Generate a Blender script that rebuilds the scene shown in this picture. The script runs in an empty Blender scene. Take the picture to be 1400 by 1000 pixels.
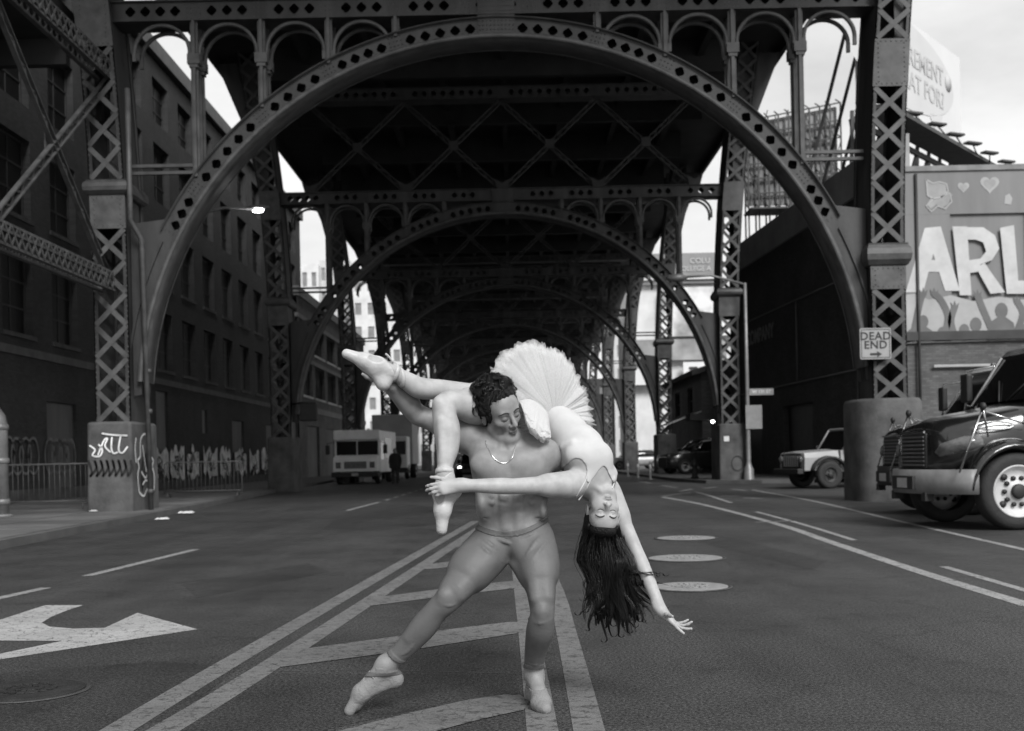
import bpy, bmesh, math, random
import numpy as np
from mathutils import Vector, Matrix
random.seed(7); np.random.seed(7)
SC = bpy.context.scene
COL = SC.collection
# ------------------------------------------------------------------ camera
F = 1556.0            # focal length in pixels of a 1400 px wide frame
HC = 1.12             # camera height
ROLL = math.radians(1.2)
PX0, PY0 = 700.0, 627.0
cr, sr = math.cos(ROLL), math.sin(ROLL)
cam_d = bpy.data.cameras.new('camera')
cam_d.sensor_width = 36.0
cam_d.lens = F / 1400.0 * 36.0
cam_d.shift_y = (PY0 - 500.0) / 1400.0
cam_d.clip_end = 3000.0
cam_d.clip_start = 0.05
cam = bpy.data.objects.new('camera', cam_d)
COL.objects.link(cam)
cam.matrix_world = Matrix(((cr, sr, 0, 0), (0, 0, -1, 0), (-sr, cr, 0, HC), (0, 0, 0, 1)))
cam_d.dof.use_dof = True
cam_d.dof.focus_distance = 5.05
cam_d.dof.aperture_fstop = 4.0
SC.camera = cam
# ------------------------------------------------------------------ sky, sun, exposure
SUN_EL, SUN_AZ = math.radians(40), math.radians(158)   # azimuth of the sun, clockwise from +Y
world = bpy.data.worlds.new('World'); SC.world = world
world.use_nodes = True
wn, wl = world.node_tree.nodes, world.node_tree.links
wn.clear()
w_out = wn.new('ShaderNodeOutputWorld')
w_bg = wn.new('ShaderNodeBackground'); w_bg.inputs['Strength'].default_value = 0.10
w_sky = wn.new('ShaderNodeTexSky'); w_sky.sky_type = 'NISHITA'; w_sky.sun_disc = False
w_sky.sun_elevation = SUN_EL; w_sky.sun_rotation = SUN_AZ
w_sky.air_density = 1.0; w_sky.dust_density = 3.0; w_sky.ozone_density = 1.0
w_bw = wn.new('ShaderNodeRGBToBW')
w_tc = wn.new('ShaderNodeTexCoord')
w_map = wn.new('ShaderNodeMapping'); w_map.inputs['Scale'].default_value = (1.6, 1.6, 4.0)
w_no = wn.new('ShaderNodeTexNoise'); w_no.inputs['Scale'].default_value = 2.2; w_no.inputs['Detail'].default_value = 7
w_no.inputs['Roughness'].default_value = 0.55
w_rmp = wn.new('ShaderNodeMapRange')
for k, v in (('From Min', 0.3), ('From Max', 0.7), ('To Min', 6.3), ('To Max', 9.8)):
    w_rmp.inputs[k].default_value = v          # overcast cloud layer, in the sky texture's own units
w_mix = wn.new('ShaderNodeMix'); w_mix.data_type = 'FLOAT'; w_mix.inputs[0].default_value = 0.88
wl.new(w_sky.outputs[0], w_bw.inputs[0])
wl.new(w_tc.outputs['Generated'], w_map.inputs[0]); wl.new(w_map.outputs[0], w_no.inputs['Vector'])
wl.new(w_no.outputs['Fac'], w_rmp.inputs['Value'])
wl.new(w_bw.outputs[0], w_mix.inputs[2]); wl.new(w_rmp.outputs[0], w_mix.inputs[3])
wl.new(w_mix.outputs[0], w_bg.inputs['Color']); wl.new(w_bg.outputs[0], w_out.inputs['Surface'])
sun_d = bpy.data.lights.new('sun', 'SUN'); sun_d.energy = 3.0; sun_d.angle = math.radians(22)
sun_d.color = (1, 1, 1)
sun = bpy.data.objects.new('sun', sun_d); COL.objects.link(sun)
sdir = Vector((math.sin(SUN_AZ) * math.cos(SUN_EL), math.cos(SUN_AZ) * math.cos(SUN_EL), math.sin(SUN_EL)))
sun.rotation_euler = sdir.to_track_quat('Z', 'Y').to_euler()
sun.location = (20, -20, 40)
SC.view_settings.view_transform = 'Standard'
SC.view_settings.look = 'None'
SC.view_settings.gamma = 1.0
SC.view_settings.exposure = 0.25
SC.view_settings.use_curve_mapping = False
SC.render.engine = 'CYCLES'
SC.cycles.max_bounces = 6
SC.cycles.diffuse_bounces = 4
SC.cycles.use_denoising = True
# ------------------------------------------------------------------ helpers
def ray(px, py):
    a, b = (px - PX0) / F, (PY0 - py) / F
    return a * cr + b * sr, -a * sr + b * cr
def P(px, py, Y):
    x, z = ray(px, py)
    return Vector((x * Y, Y, HC + z * Y))
def G(px, py, z=0.0):
    x, zz = ray(px, py)
    Y = (z - HC) / zz
    return Vector((x * Y, Y, z))

MATS = {}
def mat(name, base, rough=0.7, var=0.25, scale=3.0, detail=6, bump=0.0, bscale=40.0, metal=0.0, spec=0.5,
        streak=False, coat=0.0, sheen=0.0, emit=0.0, sss=0.0, alpha=1.0):
    if name in MATS: return MATS[name]
    m = bpy.data.materials.new(name); m.use_nodes = True
    n, l = m.node_tree.nodes, m.node_tree.links
    b = n['Principled BSDF']
    b.inputs['Roughness'].default_value = rough; b.inputs['Metallic'].default_value = metal
    b.inputs['Specular IOR Level'].default_value = spec
    b.inputs['Coat Weight'].default_value = coat; b.inputs['Coat Roughness'].default_value = 0.08
    if sheen: b.inputs['Sheen Weight'].default_value = sheen
    if sss:
        b.inputs['Subsurface Weight'].default_value = sss
        b.inputs['Subsurface Radius'].default_value = (0.012, 0.012, 0.012)
        b.inputs['Subsurface Scale'].default_value = 1.0
    if alpha < 1: b.inputs['Alpha'].default_value = alpha
    tc = n.new('ShaderNodeTexCoord')
    src = tc.outputs['Object']
    if streak:
        mp = n.new('ShaderNodeMapping'); mp.inputs['Scale'].default_value = (1, 1, 0.18)
        l.new(src, mp.inputs[0]); src = mp.outputs[0]
    if var > 0:
        t = n.new('ShaderNodeTexNoise'); t.inputs['Scale'].default_value = scale; t.inputs['Detail'].default_value = detail
        t.inputs['Roughness'].default_value = 0.6
        l.new(src, t.inputs['Vector'])
        r = n.new('ShaderNodeMapRange')
        r.inputs['From Min'].default_value = 0.28; r.inputs['From Max'].default_value = 0.72
        r.inputs['To Min'].default_value = base * (1 - var); r.inputs['To Max'].default_value = base * (1 + var)
        l.new(t.outputs['Fac'], r.inputs['Value']); l.new(r.outputs[0], b.inputs['Base Color'])
    else:
        b.inputs['Base Color'].default_value = (base, base, base, 1)
    if bump > 0:
        t2 = n.new('ShaderNodeTexNoise'); t2.inputs['Scale'].default_value = bscale; t2.inputs['Detail'].default_value = 4
        l.new(tc.outputs['Object'], t2.inputs['Vector'])
        bp = n.new('ShaderNodeBump'); bp.inputs['Strength'].default_value = bump; bp.inputs['Distance'].default_value = 0.02
        l.new(t2.outputs['Fac'], bp.inputs['Height']); l.new(bp.outputs[0], b.inputs['Normal'])
    if emit > 0:
        b.inputs['Emission Color'].default_value = (1, 1, 1, 1); b.inputs['Emission Strength'].default_value = emit
    MATS[name] = m
    return m

def rot2(d):
    """matrix with local X along d, Z roughly up"""
    d = Vector(d).normalized()
    up = Vector((0, 0, 1)) if abs(d.z) < 0.98 else Vector((0, 1, 0))
    y = up.cross(d).normalized(); z = d.cross(y)
    return Matrix((d, y, z)).transposed()

class MB:
    def __init__(s): s.v = []; s.f = []; s.sm = []
    def add(s, vs, fs, smooth=False):
        o = len(s.v); s.v += [tuple(p) for p in vs]; s.f += [tuple(i + o for i in f) for f in fs]; s.sm += [smooth] * len(fs)
        return s
    def box(s, x0, x1, y0, y1, z0, z1):
        vs = [(x, y, z) for x in (x0, x1) for y in (y0, y1) for z in (z0, z1)]
        return s.add(vs, [(0, 1, 3, 2), (4, 6, 7, 5), (0, 4, 5, 1), (2, 3, 7, 6), (0, 2, 6, 4), (1, 5, 7, 3)])
    def bar(s, p, q, w, h, up=None):
        p, q = Vector(p), Vector(q); d = (q - p)
        if up is None: R = rot2(d)
        else:
            x = d.normalized(); z = (Vector(up) - x * x.dot(Vector(up))).normalized(); y = z.cross(x); R = Matrix((x, y, z)).transposed()
        L = d.length
        vs = [p + R @ Vector((x, y, z)) for x in (0, L) for y in (-w / 2, w / 2) for z in (-h / 2, h / 2)]
        return s.add(vs, [(0, 1, 3, 2), (4, 6, 7, 5), (0, 4, 5, 1), (2, 3, 7, 6), (0, 2, 6, 4), (1, 5, 7, 3)])
    def tube(s, path, r, n=8, cap=True, smooth=True, closed=False):
        path = [Vector(p) for p in path]; m = len(path)
        rs = r if isinstance(r, (list, tuple)) else [r] * m
        vs = []; pu = None
        for i, p in enumerate(path):
            if closed: t = path[(i + 1) % m] - path[i - 1]
            else: t = path[min(i + 1, m - 1)] - path[max(i - 1, 0)]
            t.normalize()
            if pu is None:
                u = t.orthogonal().normalized()
            else:
                u = (pu - t * t.dot(pu))
                u = u.normalized() if u.length > 1e-6 else t.orthogonal().normalized()
            pu = u; w = t.cross(u)
            for k in range(n):
                a = 2 * math.pi * k / n
                vs.append(p + (u * math.cos(a) + w * math.sin(a)) * rs[i])
        fs = []
        for i in range(m if closed else m - 1):
            j = (i + 1) % m
            for k in range(n):
                fs.append((i * n + k, i * n + (k + 1) % n, j * n + (k + 1) % n, j * n + k))
        if cap and not closed:
            fs.append(tuple(range(n - 1, -1, -1))); fs.append(tuple((m - 1) * n + k for k in range(n)))
        return s.add(vs, fs, smooth)
    def cyl(s, p, q, r, n=16, r2=None, smooth=True):
        return s.tube([p, q], [r, r if r2 is None else r2], n, True, smooth)
    def prism(s, poly, fn, t0, t1):
        """poly list of 2D; fn(u,v,t)->3D"""
        n = len(poly)
        vs = [fn(u, v, t0) for u, v in poly] + [fn(u, v, t1) for u, v in poly]
        fs = [tuple(range(n - 1, -1, -1)), tuple(range(n, 2 * n))] + [(i, (i + 1) % n, n + (i + 1) % n, n + i) for i in range(n)]
        return s.add(vs, fs)
    def lathe(s, prof, n=24, axis='Z', c=(0, 0, 0), smooth=True, cap=True):
        vs = []
        for r, h in prof:
            for k in range(n):
                a = 2 * math.pi * k / n; x, y = r * math.cos(a), r * math.sin(a)
                if axis == 'Z': p = (x, y, h)
                elif axis == 'Y': p = (x, h, y)
                else: p = (h, x, y)
                vs.append((c[0] + p[0], c[1] + p[1], c[2] + p[2]))
        fs = []
        for i in range(len(prof) - 1):
            for k in range(n):
                fs.append((i * n + k, i * n + (k + 1) % n, (i + 1) * n + (k + 1) % n, (i + 1) * n + k))
        if cap: fs.append(tuple(range(n))); fs.append(tuple((len(prof) - 1) * n + k for k in range(n)))
        return s.add(vs, fs, smooth)
    def mesh(s, name, m=None, fix=True):
        me = bpy.data.meshes.new(name); me.from_pydata(s.v, [], s.f)
        me.polygons.foreach_set('use_smooth', s.sm)
        if fix:
            bm = bmesh.new(); bm.from_mesh(me); bmesh.ops.recalc_face_normals(bm, faces=bm.faces); bm.to_mesh(me); bm.free()
        if m: me.materials.append(m)
        return me
    def build(s, name, m, parent=None, loc=None, rz=0.0, bevel=0.0, seg=2):
        o = bpy.data.objects.new(name, s.mesh(name, m)); COL.objects.link(o)
        if parent: o.parent = parent
        if loc is not None: o.location = loc
        if rz: o.rotation_euler.z = rz
        if bevel:
            b = o.modifiers.new('bevel', 'BEVEL'); b.width = bevel; b.segments = seg; b.limit_method = 'ANGLE'; b.angle_limit = math.radians(40)
            b.harden_normals = False
        return o

def link(name, me, parent=None, loc=None, rot=None):
    o = bpy.data.objects.new(name, me); COL.objects.link(o)
    if parent: o.parent = parent
    if loc is not None: o.location = loc
    if rot is not None: o.rotation_euler = rot
    return o
def empty(name, loc=(0, 0, 0), rz=0.0, parent=None):
    o = bpy.data.objects.new(name, None); COL.objects.link(o); o.location = loc; o.rotation_euler.z = rz
    o.empty_display_size = 0.2
    if parent: o.parent = parent
    return o
def tag(o, label, cat, group=None):
    o['label'] = label; o['category'] = cat
    if group: o['group'] = group
    return o
def struct(o): o['kind'] = 'structure'; return o
def stuff(o): o['kind'] = 'stuff'; return o
def copy_tree(o, parent=None):
    c = o.copy(); COL.objects.link(c); c.parent = parent
    for ch in o.children: copy_tree(ch, c)
    return c
def text_mesh(s, size, m, extrude=0.0, bold=0.0, align='CENTER', space=1.0):
    cu = bpy.data.curves.new('txt', 'FONT'); cu.body = s; cu.size = size; cu.extrude = extrude; cu.offset = bold
    cu.align_x = align; cu.align_y = 'CENTER'; cu.space_character = space
    cu.resolution_u = 3
    o = bpy.data.objects.new('txt', cu); COL.objects.link(o)
    dg = bpy.context.evaluated_depsgraph_get(); dg.update()
    me = bpy.data.meshes.new_from_object(o.evaluated_get(dg))
    bpy.data.objects.remove(o); me.materials.clear(); me.materials.append(m)
    return me
def ribbon(mb, pts, w, fn, t=0.006):
    """painted stroke: 2D polyline of width w, mapped with fn(u,v,t) to a surface"""
    pts = [Vector((p[0], p[1])) for p in pts]
    L = []; Rr = []
    for i, p in enumerate(pts):
        d = pts[min(i + 1, len(pts) - 1)] - pts[max(i - 1, 0)]
        d = d.normalized() if d.length > 1e-9 else Vector((1, 0))
        nrm = Vector((-d.y, d.x)) * w / 2
        L.append(p + nrm); Rr.append(p - nrm)
    for i in range(len(pts) - 1):
        q = [L[i], Rr[i], Rr[i + 1], L[i + 1]]
        vs = [fn(a.x, a.y, t) for a in q]
        mb.add(vs, [(0, 1, 2, 3)])
def smoothpts(pts, n=6, closed=False):
    pts = [Vector(p) for p in pts]; out = []
    m = len(pts); rng = m if closed else m - 1
    for i in range(rng):
        if closed: p0, p1, p2, p3 = pts[(i - 1) % m], pts[i], pts[(i + 1) % m], pts[(i + 2) % m]
        else: p0, p1, p2, p3 = pts[max(i - 1, 0)], pts[i], pts[i + 1], pts[min(i + 2, m - 1)]
        for k in range(n):
            t = k / n
            out.append(0.5 * ((2 * p1) + (p2 - p0) * t + (2 * p0 - 5 * p1 + 4 * p2 - p3) * t * t + (3 * p1 - p0 - 3 * p2 + p3) * t ** 3))
    out.append(pts[0] if closed else pts[-1])
    return out
# ================================================================== road, markings, sidewalks
def asphalt_material():
    m = bpy.data.materials.new('asphalt'); m.use_nodes = True
    n, l = m.node_tree.nodes, m.node_tree.links; b = n['Principled BSDF']
    tc = n.new('ShaderNodeTexCoord'); src = tc.outputs['Object']
    def noise(scale, detail=4, rough=0.6, mp=None):
        t = n.new('ShaderNodeTexNoise'); t.inputs['Scale'].default_value = scale; t.inputs['Detail'].default_value = detail
        t.inputs['Roughness'].default_value = rough
        s_ = src
        if mp:
            q = n.new('ShaderNodeMapping'); q.inputs['Scale'].default_value = mp; l.new(src, q.inputs[0]); s_ = q.outputs[0]
        l.new(s_, t.inputs['Vector']); return t.outputs['Fac']
    def rng(v, a, c, lo, hi):
        r = n.new('ShaderNodeMapRange'); r.inputs['From Min'].default_value = a; r.inputs['From Max'].default_value = c
        r.inputs['To Min'].default_value = lo; r.inputs['To Max'].default_value = hi; l.new(v, r.inputs['Value']); return r.outputs[0]
    def mul(a, c):
        r = n.new('ShaderNodeMath'); r.operation = 'MULTIPLY'; l.new(a, r.inputs[0]); l.new(c, r.inputs[1]); return r.outputs[0]
    base = rng(noise(0.32, 5, 0.62), 0.3, 0.7, 0.0245, 0.046)
    strk = rng(noise(1.1, 4, 0.6, (1.0, 0.10, 1)), 0.3, 0.7, 0.62, 1.22)         # worn wheel tracks
    grit = rng(noise(62, 2, 0.55), 0.36, 0.66, 0.22, 2.0)
    grit2 = rng(noise(150, 1, 0.5), 0.40, 0.66, 0.55, 1.75)
    spots = rng(noise(2.4, 6, 0.7), 0.56, 0.72, 1.0, 0.45)                       # oil stains
    c = mul(mul(mul(mul(base, strk), grit), grit2), spots)
    vo = n.new('ShaderNodeTexVoronoi'); vo.feature = 'DISTANCE_TO_EDGE'; vo.inputs['Scale'].default_value = 0.55
    nz = n.new('ShaderNodeTexNoise'); nz.inputs['Scale'].default_value = 2.2; nz.inputs['Detail'].default_value = 5
    l.new(src, nz.inputs['Vector'])
    mx = n.new('ShaderNodeMix'); mx.data_type = 'VECTOR'; mx.inputs[0].default_value = 0.35
    l.new(src, mx.inputs[4]); l.new(nz.outputs['Color'], mx.inputs[5]); l.new(mx.outputs[1], vo.inputs['Vector'])
    crk = rng(vo.outputs['Distance'], 0.0, 0.008, 0.68, 1.0)
    c = mul(c, crk)
    l.new(c, b.inputs['Base Color'])
    l.new(rng(noise(1.3, 5), 0.3, 0.7, 0.55, 0.85), b.inputs['Roughness'])
    bp = n.new('ShaderNodeBump'); bp.inputs['Strength'].default_value = 0.7; bp.inputs['Distance'].default_value = 0.006
    l.new(noise(110, 2), bp.inputs['Height']); l.new(bp.outputs[0], b.inputs['Normal'])
    return m
def paint_material(name, base, wear=0.5):
    m = bpy.data.materials.new(name); m.use_nodes = True
    n, l = m.node_tree.nodes, m.node_tree.links; b = n['Principled BSDF']
    tc = n.new('ShaderNodeTexCoord'); src = tc.outputs['Object']
    def noise(scale, detail, mp=None):
        t = n.new('ShaderNodeTexNoise'); t.inputs['Scale'].default_value = scale; t.inputs['Detail'].default_value = detail
        t.inputs['Roughness'].default_value = 0.65; l.new(src, t.inputs['Vector']); return t.outputs['Fac']
    def rng(v, a, c, lo, hi):
        r = n.new('ShaderNodeMapRange'); r.inputs['From Min'].default_value = a; r.inputs['From Max'].default_value = c
        r.inputs['To Min'].default_value = lo; r.inputs['To Max'].default_value = hi; l.new(v, r.inputs['Value']); return r.outputs[0]
    def mul(a, c):
        r = n.new('ShaderNodeMath'); r.operation = 'MULTIPLY'; l.new(a, r.inputs[0]); l.new(c, r.inputs[1]); return r.outputs[0]
    c = mul(rng(noise(1.6, 5), 0.3, 0.7, base * 0.78, base * 1.15), rng(noise(120, 2), 0.3, 0.7, 0.7, 1.25))
    vo = n.new('ShaderNodeTexVoronoi'); vo.feature = 'DISTANCE_TO_EDGE'; vo.inputs['Scale'].default_value = 9
    nz = n.new('ShaderNodeTexNoise'); nz.inputs['Scale'].default_value = 6; nz.inputs['Detail'].default_value = 5; l.new(src, nz.inputs['Vector'])
    mx = n.new('ShaderNodeMix'); mx.data_type = 'VECTOR'; mx.inputs[0].default_value = 0.2
    l.new(src, mx.inputs[4]); l.new(nz.outputs['Color'], mx.inputs[5]); l.new(mx.outputs[1], vo.inputs['Vector'])
    crack = mul(rng(vo.outputs['Distance'], 0.0, 0.03, 0.0, 1.0), rng(noise(14, 6), 0.27 + 0.1 * wear, 0.36 + 0.1 * wear, 0.0, 1.0))
    k = n.new('ShaderNodeMix'); k.data_type = 'FLOAT'; l.new(crack, k.inputs[0]); k.inputs[2].default_value = 0.05; l.new(c, k.inputs[3])
    l.new(k.outputs[0], b.inputs['Base Color']); b.inputs['Roughness'].default_value = 0.75
    bp = n.new('ShaderNodeBump'); bp.inputs['Strength'].default_value = 0.5; bp.inputs['Distance'].default_value = 0.004
    l.new(noise(110, 2), bp.inputs['Height']); l.new(bp.outputs[0], b.inputs['Normal'])
    return m
M_ASPH = asphalt_material()
M_YEL = paint_material('worn yellow road paint', 0.145, 0.95)
M_WHT = paint_material('worn white road paint', 0.28, 0.8)
M_ARW = paint_material('fresh white road paint', 0.36, 0.45)
M_CONC = mat('sidewalk concrete', 0.09, 0.85, 0.3, 1.2, 7, 0.3, 60)
M_PED = mat('pedestal concrete', 0.078, 0.85, 0.65, 1.6, 10, 0.4, 18)

road = MB().add([(-400, -60, 0), (400, -60, 0), (400, 900, 0), (-400, 900, 0)], [(0, 1, 2, 3)]).build('road', M_ASPH)
struct(road)
def marking(name, pts, m, z=0.0025, px=True):
    vs = [G(*p) for p in pts] if px else [Vector((p[0], p[1], 0)) for p in pts]
    o = MB().add([(v.x, v.y, z) for v in vs], [tuple(range(len(vs)))]).build(name, m, road)
    return o
def line(name, pts, w, m, z=0.0025, px=True):
    g = [G(*p) for p in pts] if px else [Vector((p[0], p[1], 0)) for p in pts]
    g2 = [Vector((v.x, v.y)) for v in g]
    if len(g2) > 2: g2 = smoothpts(g2, 5)
    mb = MB(); ribbon(mb, g2, w, lambda u, v, t: (u, v, t), z)
    return mb.build(name, m, road)
# left lane dashes
for a, b in (((-90, 838), (63, 804)), ((118, 788), (268, 751.5)), ((474, 698.5), (518, 687))):
    line('lane_dash', [a, b], 0.12, M_WHT)
for k in range(6):
    y0 = G(527, 684.5).y + k * 2.2; x0 = G(527, 684.5).x + k * 0.02
    line('lane_dash', [(x0, y0), (x0 + 0.01, y0 + 1.1)], 0.11, M_WHT, px=False)
line('centre_line', [(136, 1014), (395, 859.5), (650, 713)], 0.15, M_YEL)
line('centre_line', [(196, 1016), (430, 871), (655, 722.5)], 0.15, M_YEL)
line('centre_line', [(744, 1015), (723, 868), (709, 780), (700, 716)], 0.13, M_YEL)
line('centre_line', [(809, 1015), (775, 868), (753, 790), (716, 716)], 0.13, M_YEL)
for poly in (((455, 1003), (560, 976), (640, 958), (690, 951), (712, 952), (724, 960), (716, 972), (660, 984), (585, 1004)),
             ((372, 908), (395, 891), (640, 858), (700, 851), (712, 852), (716, 860), (706, 867), (560, 890), (385, 913)),
             ((500, 824), (512, 818), (640, 801), (700, 795), (710, 799), (704, 805), (600, 817), (508, 829)),
             ((574, 777), (584, 772), (690, 761), (706, 763), (700, 768), (584, 779)),
             ((620, 748), (628, 744), (690, 738), (703, 740), (696, 744), (626, 749)),
             ((650, 728), (656, 725), (690, 722), (700, 723.5), (692, 726), (655, 729))):
    marking('hatch_stripe', poly, M_YEL, 0.0045)
marking('turn_arrow', ((-70, 868), (0, 848), (62, 828), (114, 828), (92, 835), (70, 844), (57, 852), (68, 857.5), (100, 860), (143, 859), (188, 838.5), (270, 861),
                       (140, 881), (-70, 913), (-70, 909), (85, 877), (-70, 876)), M_ARW)
line('edge_line', [(906, 680), (960, 690), (1060, 716), (1140, 743), (1270, 786), (1410, 829)], 0.14, M_WHT)
line('edge_line', [(906, 679), (936, 674.5), (955, 674), (1000, 688)], 0.10, M_WHT, 0.0045)
line('edge_line', [(1028, 670), (1110, 685), (1230, 713), (1410, 754)], 0.10, M_WHT)
line('lane_dash', [(1034, 700), (1100, 718), (1168, 739)], 0.09, M_WHT)
line('lane_dash', [(1033, 714.5), (1085, 712.5)], 0.09, M_WHT)
line('lane_dash', [(1290, 775), (1410, 810)], 0.09, M_WHT)
for a, b in (((930, 672), (946, 669)), ((962, 668), (980, 666)), ((985, 679), (1010, 678)), ((1000, 669), (1020, 671)), ((1016, 681), (1042, 682)), ((905, 664), (925, 667)), ((872, 658), (890, 661))):
    line('crossing_dash', [a, b], 0.14, M_WHT)
# seams and a darker patch give the surface its history
M_SEAM = mat('tar seam', 0.02, 0.5, 0.3, 5)
line('tar_seam', [(350, 919), (500, 917), (720, 922)], 0.012, mat('pale seam', 0.07, 0.8, 0.3, 8), 0.0018)
M_PATCH = M_ASPH.copy(); M_PATCH.name = 'asphalt patch'
for n_ in M_PATCH.node_tree.nodes:
    if n_.type == 'MAP_RANGE' and abs(n_.inputs['To Max'].default_value - .046) < 1e-4: n_.inputs['To Min'].default_value, n_.inputs['To Max'].default_value = .017, .032
for poly in (((-60, 925), (215, 905), (330, 912), (230, 985), (60, 1012), (-60, 1012)), ((355, 921), (700, 923), (712, 948), (560, 972), (430, 1002), (215, 1002)), ((520, 726), (600, 716), (640, 700), (560, 690), (455, 712), (440, 724)), ((1000, 735), (1130, 768), (1110, 780), (965, 744)), ((250, 800), (420, 770), (450, 782), (270, 818))):
    marking('road_patch', poly, M_PATCH, 0.0012)
# sidewalks: kerb edge polyline (X, Y), wide strip on the far side
SW_Z = 0.13
KERB_L = [(-6.7, -20), (-6.95, 8), (-7.15, 15.8), (-7.75, 25.6), (-8.55, 36), (-9.2, 46), (-10.0, 63), (-10.2, 90), (-10.2, 230)]
def kerb_x(y, K=KERB_L):
    for (x0, y0), (x1, y1) in zip(K, K[1:]):
        if y0 <= y <= y1: return x0 + (x1 - x0) * (y - y0) / (y1 - y0)
    return K[-1][0]
mb = MB()
n = len(KERB_L)
vs = []
for x, y in KERB_L: vs += [(x, y, -0.02), (x, y, SW_Z - 0.006), (x - 0.16, y, SW_Z - 0.006), (-14.6, y, SW_Z - 0.006)]
fs = []
for i in range(n - 1):
    a, b = 4 * i, 4 * i + 4
    for k in range(3): fs.append((a + k, b + k, b + k + 1, a + k + 1))
mb.add(vs, fs)
sidewalk = struct(mb.build('sidewalk', M_CONC))
M_SLABS = [mat('paving slab %d' % i, b, 0.85, 0.3, 1.6, 7, 0.25, 70) for i, b in enumerate((0.11, 0.088, 0.13))]
for r in range(34):                                   # paving slabs, one by one
    y0 = 12.5 + r * 1.5; y1 = y0 + 1.485
    for c in range(5):
        xa = kerb_x((y0 + y1) / 2) - 0.17 - c * 1.48; xb = max(xa - 1.465, -14.2)
        if xb > xa - 0.3 or y0 > 58: continue
        sk = (kerb_x(y1) - kerb_x(y0))
        z0, z1 = SW_Z - 0.005, SW_Z + random.uniform(0.0, 0.008)
        ov = [(xb - sk / 2, y0), (xa - sk / 2, y0), (xa + sk / 2, y1), (xb + sk / 2, y1)]
        mbs = MB().add([(x, y, z0) for x, y in ov] + [(x, y, z1) for x, y in ov],
                       [(4, 5, 6, 7), (0, 1, 5, 4), (1, 2, 6, 5), (2, 3, 7, 6), (3, 0, 4, 7)])
        mbs.build('paving_slab', M_SLABS[random.choice((0, 0, 1, 2))], sidewalk)
KERB_R = [(11.0, 41.5), (9.2, 42.0), (7.4, 43.5), (6.9, 48), (6.9, 120), (7.1, 230)]
mb = MB(); vs = []
for x, y in KERB_R: vs += [(x, y, -0.02), (x, y, SW_Z), (40, y + 0.0, SW_Z)]
mb.add(vs, [(3 * i + k, 3 * i + k + 1, 3 * i + 4 + k, 3 * i + 3 + k) for i in range(len(KERB_R) - 1) for k in range(2)])
struct(mb.build('sidewalk', M_CONC))
# manhole covers
M_IRON = mat('worn iron cover', 0.25, 0.5, 0.25, 12, 6, 0.3, 30, 0.0, 0.6)
M_IROND = mat('dark iron cover', 0.045, 0.45, 0.4, 6, 6, 0.4, 30)
def manhole(px, py, r, m, label, sunk=False):
    c = G(px, py); c.z = 0
    root = empty('manhole_cover', c); tag(root, label, 'manhole', None)
    MB().lathe([(r * 1.10, 0.003), (r * 1.10, 0.007), (r * 1.02, 0.010), (r * 1.0, 0.004)], 40).build('frame_ring', M_IROND, root)
    d = MB().lathe([(r * 0.985, 0.003), (r * 0.985, 0.011), (r * 0.95, 0.014), (0.001, 0.016)], 40, smooth=False).build('cover_plate', m, root)
    mb = MB()
    for rr in (0.22, 0.45):
        nseg = int(8 + rr * 18)
        for k in range(nseg):
            a0 = 2 * math.pi * k / nseg; a1 = a0 + 2 * math.pi / nseg * 0.6
            q = [(r * (rr - .05) * math.cos(a0), r * (rr - .05) * math.sin(a0)), (r * (rr + .05) * math.cos(a0), r * (rr + .05) * math.sin(a0)),
                 (r * (rr + .05) * math.cos(a1), r * (rr + .05) * math.sin(a1)), (r * (rr - .05) * math.cos(a1), r * (rr - .05) * math.sin(a1))]
            mb.add([(x, y, 0.0165) for x, y in q] + [(x, y, 0.022) for x, y in q], [(4, 5, 6, 7), (0, 1, 5, 4), (1, 2, 6, 5), (2, 3, 7, 6), (3, 0, 4, 7)])
    stuff(mb.build('tread_studs', m, root))
    return root
manhole(944, 803.5, 0.32, M_IRON, 'pale manhole cover nearest the camera beside the long hair', )
manhole(937, 764, 0.40, M_IRON, 'pale manhole cover in the middle of the row of three')
manhole(938, 736.5, 0.39, M_IRON, 'pale manhole cover farthest away in the row of three')
manhole(40, 946, 0.27, mat('tarry iron cover', 0.022, 0.55, 0.5, 8, 6, 0.4, 30), 'dark worn manhole cover in the road below the white turn arrow')
# ================================================================== steel viaduct
M_STEEL = mat('viaduct steel paint', 0.034, 0.55, 0.60, 2.4, 10, 0.15, 12, 0.0, 0.5, streak=True)
M_STEELL = mat('viaduct steel lattice paint', 0.068, 0.55, 0.5, 3.0, 9, 0.1, 20, 0.0, 0.5)
M_BRACE = mat('dark brace steel', 0.035, 0.7, 0.4, 2, 6)  # dark base tone for the upper cross bracing
M_DECK = mat('viaduct deck underside', 0.03, 0.8, 0.4, 0.8, 6, 0.2, 6)
XC, RA, ZC = -0.15, 8.40, 2.45          # arch centre and centre-line radius
HW = 0.215                              # half height of the webs
YB = [26.0 + 18.5 * k for k in range(11)]
CZ = 11.38                              # chord centre height
POSTS = [0.76 + 1.52 * k for k in range(5)]
viaduct = empty('steel_viaduct', (0, 26, 0))
tag(viaduct, 'riveted steel viaduct with a row of round arches over the road', 'viaduct')

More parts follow.
